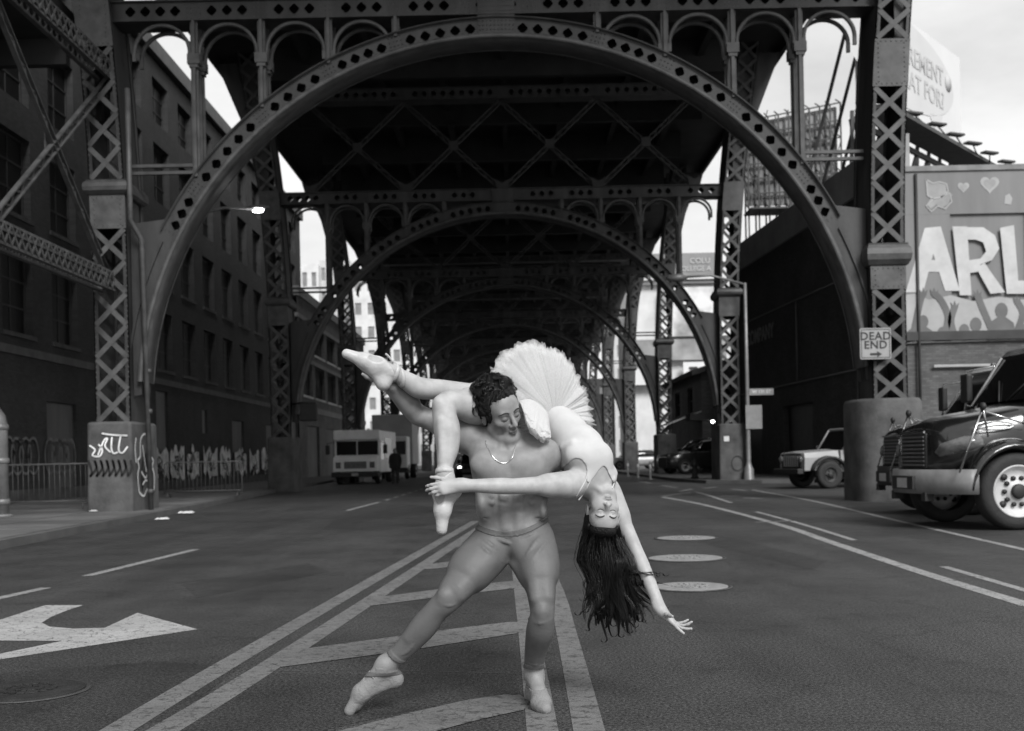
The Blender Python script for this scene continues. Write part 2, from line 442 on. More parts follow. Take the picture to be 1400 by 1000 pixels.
def web_cell(mb, p, hole, t):
    """p(u,v)->(x,z) for u,v in 0..1, front plane at y=0, thickness t behind"""
    c = [p(0, 0), p(1, 0), p(1, 1), p(0, 1)]
    if not hole:
        vs = [(x, 0, z) for x, z in c] + [(x, t, z) for x, z in c]
        mb.add(vs, [(0, 1, 2, 3), (7, 6, 5, 4)]); return
    d = [p(.5, .5 - hole[1]), p(.5 + hole[0], .5), p(.5, .5 + hole[1]), p(.5 - hole[0], .5)]
    k = 0.18                            # rounded diamond: eight corners
    d8 = []
    for i in range(4):
        a, b = d[i], d[(i + 1) % 4]
        d8 += [(a[0] + (b[0] - a[0]) * k, a[1] + (b[1] - a[1]) * k), (b[0] + (a[0] - b[0]) * k, b[1] + (a[1] - b[1]) * k)]
    q = c + d8                         # 0..3 corners, 4..11
    vs = [(x, 0, z) for x, z in q] + [(x, t, z) for x, z in q]
    f = []
    # bottom corner pair is d8[7] (before bottom) and d8[0]; corners: c0 BL, c1 BR, c2 TR, c3 TL
    seq = [(0, 11, 4, 1), (1, 4, 5), (1, 5, 6, 2), (2, 6, 7), (2, 7, 8, 3), (3, 8, 9), (3, 9, 10, 0), (0, 10, 11)]
    f += seq + [tuple(i + 12 for i in reversed(s)) for s in seq]
    for i in range(8):
        a, b = 4 + i, 4 + (i + 1) % 8
        f.append((a, b, b + 12, a + 12))
    mb.add(vs, f)
def arch_pt(ang, r): return (XC + r * math.sin(ang), ZC + r * math.cos(ang))
ANG_P = [math.asin(x / RA) for x in POSTS]
ANG_E = math.radians(62.5)
def spans():
    """(start, end, hole?) list in arch angle, right half"""
    out = [(0.0, 0.05, False)]; prev = 0.05
    edges = ANG_P[1:] + [ANG_E]
    for e in edges:
        last = e == edges[-1]; m0 = 0.021 if prev > 0.06 else 0.0; m1 = 0.010 if last else 0.021
        a0, a1 = prev + m0, e - m1
        if m0: out.append((prev, a0, False))
        n = max(3, round((a1 - a0) * RA / 0.365))
        for k in range(n): out.append((a0 + (a1 - a0) * k / n, a0 + (a1 - a0) * (k + 1) / n, True))
        out.append((a1, e, False)); prev = e
    return out
def arch_mesh(yo):
    mb = MB()
    if 1:
        s = MB()
        for sg in (1, -1):
            for a0, a1, h in spans():
                def p(u, v, a0=a0, a1=a1): return arch_pt(sg * (a0 + (a1 - a0) * u), RA - HW + 2 * HW * v)
                w = (a1 - a0) * RA
                nn = 1 if h else max(1, int(w / 0.25))
                web_cell(s, p, (0.138 / w, 0.325) if h else None, 0.03)
        mb.add([(x, y + yo, z) for x, y, z in s.v], s.f)
    return mb.mesh('arch_rib', M_STEEL, fix=False)
def flange(r0, r1, w, a_end, n=72):
    mb = MB(); vs = []
    for k in range(n + 1):
        a = -a_end + 2 * a_end * k / n
        for r in (r0, r1):
            for y in (-w / 2, w / 2):
                x, z = arch_pt(a, r); vs.append((x, y, z))
    fs = []
    for k in range(n):
        o, q = 4 * k, 4 * k + 4
        fs += [(o, o + 1, q + 1, q), (o + 2, q + 2, q + 3, o + 3), (o, q, q + 2, o + 2), (o + 1, o + 3, q + 3, q + 1)]
    mb.add(vs, fs, True); return mb
ARCH_ME, ARCH_BK = arch_mesh(-0.30), arch_mesh(0.27)
SOFF = flange(RA - HW - 0.03, RA - HW + 0.002, 0.86, math.radians(86)).mesh('soffit_plate', M_STEELL)
LIPS = []
for yo in (-0.43, 0.43):
    f = flange(RA - HW - 0.045, RA - HW + 0.06, 0.03, math.radians(86)); LIPS.append(MB().add([(x, y + yo, z) for x, y, z in f.v], f.f, True).mesh('soffit_lip', M_STEELL))
EXTR = flange(RA + HW, RA + HW + 0.03, 0.78, math.radians(62.5)).mesh('extrados_plate', M_STEEL)
def chord_mesh(z, x0, x1, nodes, n_h=4, hw=HW, plate=0.24):
    mb = MB()
    xs = sorted(nodes); xs = [x0] + [x for x in xs if x0 + 0.3 < x < x1 - 0.3] + [x1]
    for yo in (-0.29, 0.26):
        s = MB()
        for a, b in zip(xs, xs[1:]):
            pa, pb = a + plate, b - plate
            k = max(1, round((pb - pa) / 0.37)); k = min(k, n_h) if b - a < 2.2 else k
            cells = [(a, pa, False)] + [(pa + (pb - pa) * i / k, pa + (pb - pa) * (i + 1) / k, True) for i in range(k)] + [(pb, b, False)]
            for c0, c1, h in cells:
                web_cell(s, lambda u, v, c0=c0, c1=c1: (c0 + (c1 - c0) * u, z - hw + 2 * hw * v), (0.135 / (c1 - c0), 0.32) if h else None, 0.03)
        mb.add([(x, y + yo, zz) for x, y, zz in s.v], s.f)
    for zz in (z - hw - 0.02, z + hw - 0.01): mb.box(x0, x1, -0.36, 0.36, zz, zz + 0.03)
    for x in (x0, x1): mb.box(x - .01, x + .01, -.3, .3, z - hw, z + hw)
    return mb.mesh('chord', M_STEEL, fix=False)
NX = [XC + s * p for p in POSTS for s in (1, -1)]
CHORD_ME = chord_mesh(CZ, -8.82, 8.42, NX)
UP_N = [XC + 3.75 * k for k in (-2, -1, 0, 1, 2)]
UPBEAM_ME = chord_mesh(15.35, -8.9, 8.5, UP_N, 9)
def posts_mesh(xo, yo):
    """one spandrel post with its moulded head"""
    a = math.asin(min(0.999, abs(xo) / RA)); zb = ZC + math.sqrt((RA + HW) ** 2 - xo ** 2); zt = CZ - HW - 0.02
    mb = MB(); x = XC + xo
    if 1:
        mb.box(x - 0.035, x + 0.035, yo - 0.09, yo + 0.09, zb - 0.06, zt)
        mb.box(x - 0.085, x + 0.085, yo - 0.012, yo + 0.012, zb - 0.05, zt - 0.001)
    if zt - zb > 1.0:
        mb.box(x - 0.14, x + 0.14, yo - .12, yo + .12, zt - 0.98, zt - 0.76); mb.box(x - 0.10, x + 0.10, yo - .10, yo + .10, zt - 1.06, zt - 0.98)
    return mb
def ring(x0, x1, yo):
    mb = MB(); r = (x1 - x0) / 2 - 0.07; cx = (x0 + x1) / 2; zc_ = CZ - HW - 0.05 - r
    if 1:
        vs = []; n = 18
        for k in range(n + 1):
            a = math.pi * k / n
            for rr in (r, r - 0.075):
                for y in (yo, yo + 0.07): vs.append((cx + rr * math.cos(a), y, zc_ + rr * math.sin(a)))
        fs = []
        for k in range(n):
            o, q = 4 * k, 4 * k + 4
            fs += [(o, q, q + 1, o + 1), (o + 2, o + 3, q + 3, q + 2), (o, o + 2, q + 2, q), (o + 1, q + 1, q + 3, o + 3)]
        mb.add(vs, fs, True)
        for sg in (-1, 1):                # legs down to the brackets
            mb.box(cx + sg * r - 0.04 * (sg > 0) * 2 + (0.0 if sg > 0 else 0), cx + sg * r + (0 if sg > 0 else 0.08), yo + 0.001, yo + 0.069, zc_ - 0.18, zc_ + 0.01)
    return mb
POST_ME = [(xo * s, posts_mesh(xo * s, yo).mesh('spandrel_post', M_STEELL)) for xo in POSTS[1:] for s in (1, -1) for yo in (-.26, .26)]
pe = [XC + p for p in POSTS] + [8.06]
pw = [XC - p for p in POSTS] + [-8.46]
RING_ME = []
for lst in (pe, pw):
    for k in range(1, len(lst) - 1):
        a, b = sorted((lst[k], lst[k + 1]))
        RING_ME += [ring(a, b, yo).mesh('spandrel_arch', M_STEELL) for yo in (-.28, .22)]
GUS = []; STIFF = []
for sg, xc_ in ((-1, -8.50), (1, 8.10)):
    poly = []
    for k in range(13):
        a = math.radians(62.5 + (88 - 62.5) * k / 12); x, z = arch_pt(sg * a, RA - HW); poly.append((x, z))
    poly.append((xc_, ZC + 0.25)); poly.append((xc_, ZC + RA * math.cos(math.radians(60.5))))
    x, z = arch_pt(sg * math.radians(60.5), RA + HW); poly.append((x, z))
    for yo in (-0.305, 0.275): GUS.append(MB().prism(poly, lambda u, v, t: (u, t, v), yo, yo + 0.03).mesh('haunch_plate', M_STEEL))
    pl2 = []                                   # stiffener parallel to the soffit
    for k in range(11):
        a = math.radians(64 + 20 * k / 10); pl2.append(arch_pt(sg * a, RA + 0.10))
    STIFF.append(MB().tube([(x, -0.33, z) for x, z in pl2], 0.035, 4, smooth=False).mesh('stiffener', M_STEEL))
CROWN = MB().box(XC - 0.42, XC + 0.42, -0.34, -0.305, ZC + RA - HW - 0.005, CZ + HW + 0.02)
CROWN = CROWN.mesh('crown_plate', M_STEEL)
STRUT = []
for sg, xa in ((-1, -8.5), (1, 8.1)):
    xb = XC + sg * 6.85
    for dz in (0, 0.16): STRUT.append(MB().bar((xa, -0.2, 7.75 + dz), (xb, -0.2, 7.75 + dz), 0.09, 0.07).mesh('tie_strut', M_STEELL))
# upper tier: X bracing between the chord and the deck beam
def brace_mesh(x0, x1, z0, z1):
    mb = MB()
    for yy, (a, b) in ((-0.06, ((x0, z0), (x1, z1))), (0.06, ((x0, z1), (x1, z0)))):
        d = Vector((b[0] - a[0], 0, b[1] - a[1])); nn = Vector((-d.z, 0, d.x)).normalized() * 0.075
        p, q = Vector((a[0], yy, a[1])), Vector((b[0], yy, b[1]))
        for s in (-1, 1): mb.bar(p + nn * s, q + nn * s, 0.10, 0.035, up=nn)
        k = 14
        for i in range(k):
            m0, m1 = p.lerp(q, i / k), p.lerp(q, (i + 1) / k); s = 1 if i % 2 else -1
            mb.bar(m0 + nn * s, m1 - nn * s, 0.02, 0.05, up=nn)
    cx, cz = (x0 + x1) / 2, (z0 + z1) / 2
    mb.box(cx - 0.18, cx + 0.18, -0.135, -0.12, cz - 0.18, cz + 0.18)
    for x in (x0, x1): mb.prism([(x - 0.32, z0 + 0.42), (x - 0.2, z0), (x + 0.2, z0), (x + 0.32, z0 + 0.42), (x, z0 + 0.25)], lambda u, v, t: (u, t, v), -0.15, -0.13)
    return mb.mesh('cross_brace', M_BRACE)
BRACES = [brace_mesh(UP_N[k], UP_N[k + 1], CZ + HW + 0.02, 15.1) for k in range(4)]
# ---- columns
def rivet_rows(mb, rows, step, r=0.017, y=0.0, nrm=(0, -1, 0)):
    for (x0, z0), (x1, z1) in rows:
        L = math.hypot(x1 - x0, z1 - z0); n = max(1, int(L / step))
        for k in range(n + 1):
            x, z = x0 + (x1 - x0) * k / n, z0 + (z1 - z0) * k / n
            mb.add([(x - r, y, z - r), (x + r, y, z - r), (x + r, y, z + r), (x - r, y, z + r), (x, y - r * 0.8, z)], [(0, 1, 4), (1, 2, 4), (2, 3, 4), (3, 0, 4)])
CW, CD = 0.39, 0.62                      # half width, half depth
def lean(z, sg): return sg * 0.30 * (max(0, z - 5.0) / 6.4) ** 2
def column(xc, yc, sg, segs, bars_as_parts, rivets=False, ped_w=0.98, ped_top=2.12, ped_round=0.10, rounder=False):
    """segs: list of (kind, z0, z1); sg: outward sign"""
    zs = sorted({z for s in segs for z in s[1:]})
    mb = MB()
    zz = np.linspace(segs[0][1], segs[-1][2], 34)
    for cx_ in (-1, 1):
        for cy_ in (-1, 1):
            for (ax, ay) in ((0.10, 0.03), (0.03, 0.10)):
                vs = []
                for z in zz:
                    x0 = lean(z, sg) + cx_ * CW; y0 = cy_ * CD
                    vs += [(x0, y0, z), (x0 - cx_ * ax, y0, z), (x0 - cx_ * ax, y0 - cy_ * ay, z), (x0, y0 - cy_ * ay, z)]
                fs = [(4 * i + k, 4 * i + (k + 1) % 4, 4 * i + 4 + (k + 1) % 4, 4 * i + 4 + k) for i in range(len(zz) - 1) for k in range(4)]
                mb.add(vs, fs)
    for cx_ in (-1, 1):                    # solid side plates
        vs = []
        for z in zz:
            x0 = lean(z, sg) + cx_ * (CW - 0.045); vs += [(x0, -CD + 0.02, z), (x0, CD - 0.02, z)]
        mb.add(vs, [(2 * i, 2 * i + 1, 2 * i + 3, 2 * i + 2) for i in range(len(zz) - 1)])
    col = mb.build('column', M_STEEL, viaduct, (xc, yc - 26.0, 0))
    bars = MB()
    for kind, z0, z1 in segs:
        xa = lean((z0 + z1) / 2, sg)
        if kind == 'plate':
            m2 = MB()
            vs = []
            for z in (z0, (z0 + z1) / 2, z1):
                l_ = lean(z, sg); vs += [(l_ - CW - .004, -CD - 0.022, z), (l_ + CW + .004, -CD - 0.022, z), (l_ + CW + .004, -CD - 0.002, z), (l_ - CW - .004, -CD - 0.002, z)]
            fs = [(4 * i + k, 4 * i + (k + 1) % 4, 4 * i + 4 + (k + 1) % 4, 4 * i + 4 + k) for i in range(2) for k in range(4)] + [(0, 1, 2, 3), (8, 9, 10, 11)]
            m2.add(vs, fs); m2.build('batten_plate', M_STEELL, col); MB().add([(x, -y, z) for x, y, z in vs], fs).build('batten_plate', M_STEELL, col)
        elif kind == 'roll':
            m2 = MB(); hh = z1 - z0
            prof = [(0.0, 0.0), (0.05, 0.04), (0.13, 0.25), (0.15, 0.5), (0.13, 0.75), (0.05, 0.93), (0.06, 1.0)]
            vs = []; 
            for e, t in prof:
                z = z0 + hh * t; a, b = CW + 0.02 + e * 0.6, CD + 0.01 + e
                vs += [(xa - a, -b, z), (xa + a, -b, z), (xa + a, b, z), (xa - a, b, z)]
            fs = [(4 * i + k, 4 * i + (k + 1) % 4, 4 * i + 4 + (k + 1) % 4, 4 * i + 4 + k) for i in range(len(prof) - 1) for k in range(4)] + [(0, 1, 2, 3), tuple(4 * (len(prof) - 1) + k for k in range(4))]
            m2.add(vs, fs, False); m2.build('cornice', M_STEELL, col)
        else:
            n = max(1, round((z1 - z0) / 0.69)); h = (z1 - z0) / n
            for k in range(n):
                za, zb = z0 + h * k, z0 + h * (k + 1)
                for s in (-1, 1):
                    for ys in (-1, 1):
                        p = (lean(za, sg) - s * (CW - 0.05), ys * (CD + 0.012 + 0.004 * s), za + 0.02); q = (lean(zb, sg) + s * (CW - 0.05), ys * (CD + 0.012 + 0.004 * s), zb - 0.02)
                        if ys < 0 and bars_as_parts and z0 < 11: MB().bar(p, q, 0.018 * 0.6, 0.115, up=(Vector(q) - Vector(p)).cross(Vector((0, 1, 0)))).build('lattice_bar', M_STEELL, col)
                        else: bars.bar(p, q, 0.011, 0.115, up=(Vector(q) - Vector(p)).cross(Vector((0, 1, 0))))
    if bars.v: stuff(bars.build('lattice_web', M_STEELL, col))
    if rivets:
        rv = MB()
        for s in (-1, 1):
            rivet_rows(rv, [((lean(a, sg) + s * (CW - 0.03), a), (lean(b, sg) + s * (CW - 0.03), b)) for a, b in zip(zz, zz[1:])], 0.11, 0.016, -CD - 0.001)
        for kind, z0, z1 in segs:
            if kind == 'plate':
                a = lean((z0 + z1) / 2, sg)
                rivet_rows(rv, [((a - CW + .05, z), (a + CW - .05, z)) for z in (z0 + .06, z1 - .06)] + [((a + s * (CW - .1), z0 + .1), (a + s * (CW - .1), z1 - .1)) for s in (-1, 1)], 0.1, 0.018, -CD - 0.022)
        stuff(rv.build('rivets', M_STEELL, col))
    # concrete pedestal
    w, d = ped_w / 2, 0.92
    pm = MB(); n = 32 if rounder else 0
    if rounder:
        lv = []
        for z, k in ((-0.05, 1.03), (0.3, 1.02), (ped_top - 0.08, 1.0), (ped_top, 0.95)):
            ringv = []
            for i in range(40):
                a = 2 * math.pi * i / 40; ca, sa = math.cos(a), math.sin(a)
                ringv.append((w * k * math.copysign(abs(ca) ** 0.55, ca), d * k * math.copysign(abs(sa) ** 0.55, sa), z))
            lv.append(ringv)
        vs = [p for r_ in lv for p in r_]
        fs = [(40 * i + k, 40 * i + (k + 1) % 40, 40 * i + 40 + (k + 1) % 40, 40 * i + 40 + k) for i in range(3) for k in range(40)] + [tuple(120 + k for k in range(40))]
        pm.add(vs, fs, True)
        pm.build('pedestal', M_PED, col)
    else:
        pm.box(-w - 0.03, w + 0.03, -d, d, -0.05, 0.9); 
        pm = MB(); lv = [(-0.05, 1.05), (0.25, 1.03), (ped_top - 0.06, 1.0), (ped_top, 0.97)]
        vs = []
        for z, k in lv: vs += [(-w * k, -d * k, z), (w * k, -d * k, z), (w * k, d * k, z), (-w * k, d * k, z)]
        fs = [(4 * i + k, 4 * i + (k + 1) % 4, 4 * i + 4 + (k + 1) % 4, 4 * i + 4 + k) for i in range(3) for k in range(4)] + [(12, 13, 14, 15)]
        pm.add(vs, fs); pm.build('pedestal', M_PED, col, bevel=0.06, seg=3)
    return col
SEG_L = [('lat', 2.10, 6.43), ('plate', 6.43, 7.18), ('roll', 7.18, 7.52), ('lat', 7.52, 10.50), ('plate', 10.50, 11.62), ('lat', 11.62, 17.0)]
SEG_R = [('lat', 2.25, 4.72), ('plate', 4.72, 5.24), ('roll', 5.24, 5.74), ('lat', 5.74, 9.24), ('plate', 9.24, 10.3), ('lat', 10.3, 17.0)]
COLS = {}
for bi, yb in enumerate(YB):
    near = bi < 3
    if near:
        COLS[bi, -1] = column(-8.87, yb, -1, SEG_L, True, bi == 0)
        COLS[bi, 1] = column(8.47, yb, 1, SEG_R if bi == 0 else SEG_L, True, bi == 0, 1.5 if bi == 0 else 1.02, 2.28, rounder=(bi == 0))
    elif bi == 3:
        COLS[bi, -1] = column(-8.87, yb, -1, SEG_L, False); COLS[bi, 1] = column(8.47, yb, 1, SEG_L, False)
    else:
        for s in (-1, 1):
            c = copy_tree(COLS[3, s], viaduct); c.location.y = yb - 26.0; COLS[bi, s] = c
    y = yb - 26.0
    rib = link('arch_rib', ARCH_ME, viaduct, (0, y, 0))
    link('back_web', ARCH_BK, rib); link('soffit_plate', SOFF, rib); [link('soffit_lip', q, rib) for q in LIPS]; link('extrados_plate', EXTR, rib); [link('haunch_plate', q, rib) for q in GUS]; [link('stiffener', q, rib) for q in STIFF]; link('crown_plate', CROWN, rib); [link('tie_strut', q, rib) for q in STRUT]
    for xo, me in POST_ME: link('spandrel_post', me, rib)
    for me in RING_ME: link('spandrel_arch', me, rib)
    ch = link('chord', CHORD_ME, viaduct, (0, y, 0))
    ub = link('deck_beam', UPBEAM_ME, viaduct, (0, y, 0))
    for me in BRACES: link('cross_brace', me, ub)
    # outward brackets that carry the deck edge
    for s, xc in ((-1, -8.87), (1, 8.47)):
        if bi == 0:
            BR = MB()
            pts = [(0.39, 9.0), (0.55, 10.5), (0.85, 12.5), (1.35, 14.5), (2.2, 16.6), (0.3, 16.6), (0.3, 9.0)]
            for yo in (-0.5, 0.47): BR.prism([(xc + s * u, v) for u, v in pts], lambda u, v, t: (u, t, v), yo, yo + 0.03)
            BR.tube([(xc + s * u, 0, v) for u, v in pts[:5]], 0.10, 4, smooth=False)
            if s < 0: BRL = BR.mesh('deck_bracket', M_STEEL)
            else: BRR = BR.mesh('deck_bracket', M_STEEL)
        link('deck_bracket', BRL if s < 0 else BRR, viaduct, (0, y, 0))
# rivets on the first arch (too small to pick apart)
rv = MB()
for sg in (1, -1):
    for a0, a1, h in spans():
        if h: continue
        for rr in (-0.15, -0.05, 0.05, 0.15):
            k = max(1, int((a1 - a0) * RA / 0.1))
            for i in range(k + 1):
                x, z = arch_pt(sg * (a0 + (a1 - a0) * (i + .5) / (k + 1)), RA + rr)
                rivet_rows(rv, [((x, z), (x, z))], 1, 0.016, -0.30 - (0.04 if a1 <= 0.051 else 0))
for x in NX + [XC - .3, XC - .1, XC + .1, XC + .3]:
    for dx in (-.15, -.05, .05, .15):
        rivet_rows(rv, [((x + dx * (1 if x in NX else .5), CZ - .16), (x + dx * (1 if x in NX else .5), CZ + .16))], 0.1, 0.016, -0.29 if x in NX else -0.34)
stuff(rv.build('rivets', M_STEELL, viaduct, (0, 0, 0)))
# deck, stringers, floor beams
DECK_Y0, DECK_Y1 = 17.0, 225.0
dk = MB().box(-11.2, 10.8, DECK_Y0 - 26, DECK_Y1 - 26, 17.0, 17.6)
for x in (-7.5, -5.0, -2.5, 0.0, 2.5, 5.0, 7.5): dk.box(x - 0.12, x + 0.12, DECK_Y0 - 26, DECK_Y1 - 26, 16.35, 17.02)
dk.build('deck', M_DECK, viaduct)
fb = MB().box(-9, 8.6, -0.15, 0.15, 15.75, 16.98).mesh('floor_beam', M_DECK)
y = DECK_Y0 + 2.0
while y < DECK_Y1 - 1:
    link('floor_beam', fb, viaduct, (0, y - 26.0, 0)); y += 6.1667
for s, x in ((-1, -11.2), (1, 10.8)):
    pr = MB().box(x - 0.08, x + 0.08, DECK_Y0 - 26, DECK_Y1 - 26, 16.6, 18.6); pr.build('parapet', M_DECK, viaduct)
MB().box(-17.5, -9.9, -14 - 26, 27.2 - 26, 10.9, 11.6).build('added_shade_deck', M_DECK, viaduct)  # deck added over the left bay to keep light off the wall
for yy in range(6): MB().box(-17.4, -9.95, -20 + yy * 4.0 - .12, -20 + yy * 4.0 + .12, 10.3, 10.89).build('added_deck_beam', M_DECK, viaduct)  # beams under the added shading deck
# long bracing of the left row towards the camera, and the column that carries it
lb = -8.87
c0 = column(lb, 7.5, -1, SEG_L, False)
for k in range(3):
    ya, yb_ = 7.5 + 6.166 * k, 7.5 + 6.166 * (k + 1)
    mb = MB()
    for (a, b) in (((ya, 5.3), (yb_, 9.9)), ((ya, 9.9), (yb_, 5.3))):
        p, q = Vector((lb - .2, a[0] - 26, a[1])), Vector((lb - .2, b[0] - 26, b[1])); d = (q - p).normalized(); nn = Vector((1, 0, 0)).cross(d) * 0.09
        for s in (-1, 1): mb.bar(p + nn * s, q + nn * s, 0.10, 0.03, up=nn)
        for i in range(26):
            m0, m1 = p.lerp(q, i / 26), p.lerp(q, (i + 1) / 26); s = 1 if i % 2 else -1
            mb.bar(m0 + nn * s, m1 - nn * s, 0.02, 0.04, up=nn)
    mb.box(lb - .29, lb - .27, (ya + yb_) / 2 - 26 - .3, (ya + yb_) / 2 - 26 + .3, 7.3, 7.9)
    mb.build('side_brace', M_STEELL, viaduct)
for z in (5.25, 10.0):
    mb = MB()
    for dz in (-0.19, 0.19):
        for dx in (-0.14, 0.14): mb.bar((lb - .1 + dx, 7.5 - 26, z + dz), (lb - .1 + dx, 25.5 - 26, z + dz), 0.10, 0.05)
    n = 64
    for k in range(n):
        a, b = 7.5 - 26 + 18.0 * k / n, 7.5 - 26 + 18.0 * (k + 1) / n
        for dx in (-.19, .19):
            mb.bar((lb - .1 + dx, a, z - .18), (lb - .1 + dx, b, z + .18), 0.012, 0.05, up=(0, 1, 0)); mb.bar((lb - .1 + dx * 1.05, a, z + .18), (lb - .1 + dx * 1.05, b, z - .18), 0.012, 0.05, up=(0, 1, 0))
    mb.build('side_strut', M_STEELL, viaduct)
# drain pipe down the first left column
dp = MB().tube([(-8.36, 25.25 - 26, 9.5), (-8.36, 25.25 - 26, 6.6), (-8.20, 25.5 - 26, 6.2), (-8.14, 25.6 - 26, 0.05)], 0.06, 10)
for z in (0.5, 2.3, 3.2): dp.cyl((-8.14, 25.6 - 26, z), (-8.14, 25.6 - 26, z + 0.1), 0.075, 10)
dp.build('drain_pipe', M_STEELL, viaduct)
# ================================================================== buildings and signs
def brick_mat(name, base, mortar, axis='Y', var=0.35, scale=1.0):
    if name in MATS: return MATS[name]
    m = bpy.data.materials.new(name); m.use_nodes = True
    n, l = m.node_tree.nodes, m.node_tree.links; b = n['Principled BSDF']
    tc = n.new('ShaderNodeTexCoord'); sp = n.new('ShaderNodeSeparateXYZ'); cb = n.new('ShaderNodeCombineXYZ')
    l.new(tc.outputs['Object'], sp.inputs[0]); l.new(sp.outputs[axis], cb.inputs[0]); l.new(sp.outputs['Z'], cb.inputs[1])
    br = n.new('ShaderNodeTexBrick'); br.inputs['Scale'].default_value = scale
    br.inputs['Brick Width'].default_value = 0.22; br.inputs['Row Height'].default_value = 0.075; br.inputs['Mortar Size'].default_value = 0.010
    for k, v in (('Color1', base * 0.75), ('Color2', base * 1.25), ('Mortar', mortar)): br.inputs[k].default_value = (v, v, v, 1)
    l.new(cb.outputs[0], br.inputs['Vector'])
    t = n.new('ShaderNodeTexNoise'); t.inputs['Scale'].default_value = 0.5; t.inputs['Detail'].default_value = 8; t.inputs['Roughness'].default_value = 0.65
    l.new(tc.outputs['Object'], t.inputs['Vector'])
    r = n.new('ShaderNodeMapRange'); r.inputs['From Min'].default_value = 0.3; r.inputs['From Max'].default_value = 0.7
    r.inputs['To Min'].default_value = 1 - var; r.inputs['To Max'].default_value = 1 + var; l.new(t.outputs['Fac'], r.inputs['Value'])
    mx = n.new('ShaderNodeVectorMath'); mx.operation = 'SCALE'; l.new(br.outputs['Color'], mx.inputs[0]); l.new(r.outputs[0], mx.inputs['Scale'])
    l.new(mx.outputs[0], b.inputs['Base Color']); b.inputs['Roughness'].default_value = 0.85
    bp = n.new('ShaderNodeBump'); bp.inputs['Strength'].default_value = 0.5; bp.inputs['Distance'].default_value = 0.01
    l.new(br.outputs['Fac'], bp.inputs['Height']); bp.invert = True; l.new(bp.outputs[0], b.inputs['Normal'])
    MATS[name] = m; return m
M_BRK = brick_mat('shade darkened brick', 0.034, 0.030, 'Y')  # first brick: base colour lowered to put the left wall's shade into it
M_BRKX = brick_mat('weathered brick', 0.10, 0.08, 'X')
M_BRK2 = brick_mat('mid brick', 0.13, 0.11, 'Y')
M_GLASS = mat('dark window glass', 0.012, 0.12, 0.3, 1.5, spec=0.6)
M_WFRM = mat('window frame paint', 0.03, 0.6, 0.3, 4)
M_STONE = mat('stone trim', 0.22, 0.8, 0.3, 2)
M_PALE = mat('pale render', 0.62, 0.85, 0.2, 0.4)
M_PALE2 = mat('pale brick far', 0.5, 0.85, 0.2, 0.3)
M_TAR = mat('roofing', 0.06, 0.9, 0.3, 1)
M_GRAF = mat('white spray paint', 0.70, 0.7, 0.45, 2.5, 8)
M_GRAFD = mat('black spray paint', 0.012, 0.6, 0.4, 2.5)
M_SHUT = mat('steel shutter', 0.10, 0.6, 0.35, 1.5, streak=True)

def facade(parent, o, u, L, z0, z1, wins, m, thick=0.35, name='wall'):
    """wall sheet with real openings. o: corner (x,y), u: unit dir in plan; inward normal = left of u. wins: (u0,u1,za,zb)"""
    o, u = Vector((o[0], o[1], 0)), Vector((u[0], u[1], 0)).normalized(); nrm = Vector((-u.y, u.x, 0))
    us = sorted({0.0, L, *[w[0] for w in wins], *[w[1] for w in wins]}); zs = sorted({z0, z1, *[w[2] for w in wins], *[w[3] for w in wins]})
    mb = MB(); pt = lambda a, z, d=0: o + u * a + nrm * d + Vector((0, 0, z))
    for i in range(len(us) - 1):
        for j in range(len(zs) - 1):
            cu, cz = (us[i] + us[i + 1]) / 2, (zs[j] + zs[j + 1]) / 2
            if any(w[0] < cu < w[1] and w[2] < cz < w[3] for w in wins): continue
            mb.add([pt(us[i], zs[j]), pt(us[i + 1], zs[j]), pt(us[i + 1], zs[j + 1]), pt(us[i], zs[j + 1])], [(0, 1, 2, 3)])
    for a, b, c, d in wins:
        q = [(a, c), (b, c), (b, d), (a, d)]
        for k in range(4):
            p0, p1 = q[k], q[(k + 1) % 4]
            mb.add([pt(*p0), pt(*p1), pt(*p1, thick), pt(*p0, thick)], [(0, 1, 2, 3)])
    mb.add([pt(0, z1), pt(L, z1), pt(L, z1, thick), pt(0, z1, thick)], [(0, 1, 2, 3)])
    me = mb.mesh(name, m, fix=False)
    return link(name, me, parent), pt
def window(parent, pt, w, depth=0.2, mf=None, mg=None, bars=(1, 1), sill=None, name='window'):
    a, b, c, d = w; mf = mf or M_WFRM; mg = mg or M_GLASS
    fr = MB(); t = 0.07
    def bx(u0, u1, v0, v1, d0, d1, mb):
        vs = [pt(x, z, y) for x in (u0, u1) for y in (d0, d1) for z in (v0, v1)]
        mb.add(vs, [(0, 1, 3, 2), (4, 6, 7, 5), (0, 4, 5, 1), (2, 3, 7, 6), (0, 2, 6, 4), (1, 5, 7, 3)])
    bx(a, a + t, c, d, depth, depth + .07, fr); bx(b - t, b, c, d, depth, depth + .07, fr); bx(a + t, b - t, c, c + t, depth, depth + .07, fr); bx(a + t, b - t, d - t, d, depth, depth + .07, fr)
    for k in range(1, bars[0] + 1):
        x = a + (b - a) * k / (bars[0] + 1); bx(x - .025, x + .025, c + t, d - t, depth + .01, depth + .06, fr)
    for k in range(1, bars[1] + 1):
        z = c + (d - c) * k / (bars[1] + 1); bx(a + t, b - t, z - .03, z + .03, depth + .005, depth + .065, fr)
    wo = fr.build(name, mf, parent)
    g = MB(); g.add([pt(a + .01, c + .01, depth + .035), pt(b - .01, c + .01, depth + .035), pt(b - .01, d - .01, depth + .035), pt(a + .01, d - .01, depth + .035)], [(0, 1, 2, 3)])
    g.build('pane', mg, wo)
    if sill:
        s = MB(); bx(a - .1, b + .1, c - .14, c - .004, -.07, .12, s); s.build('sill', sill, wo)
    return wo
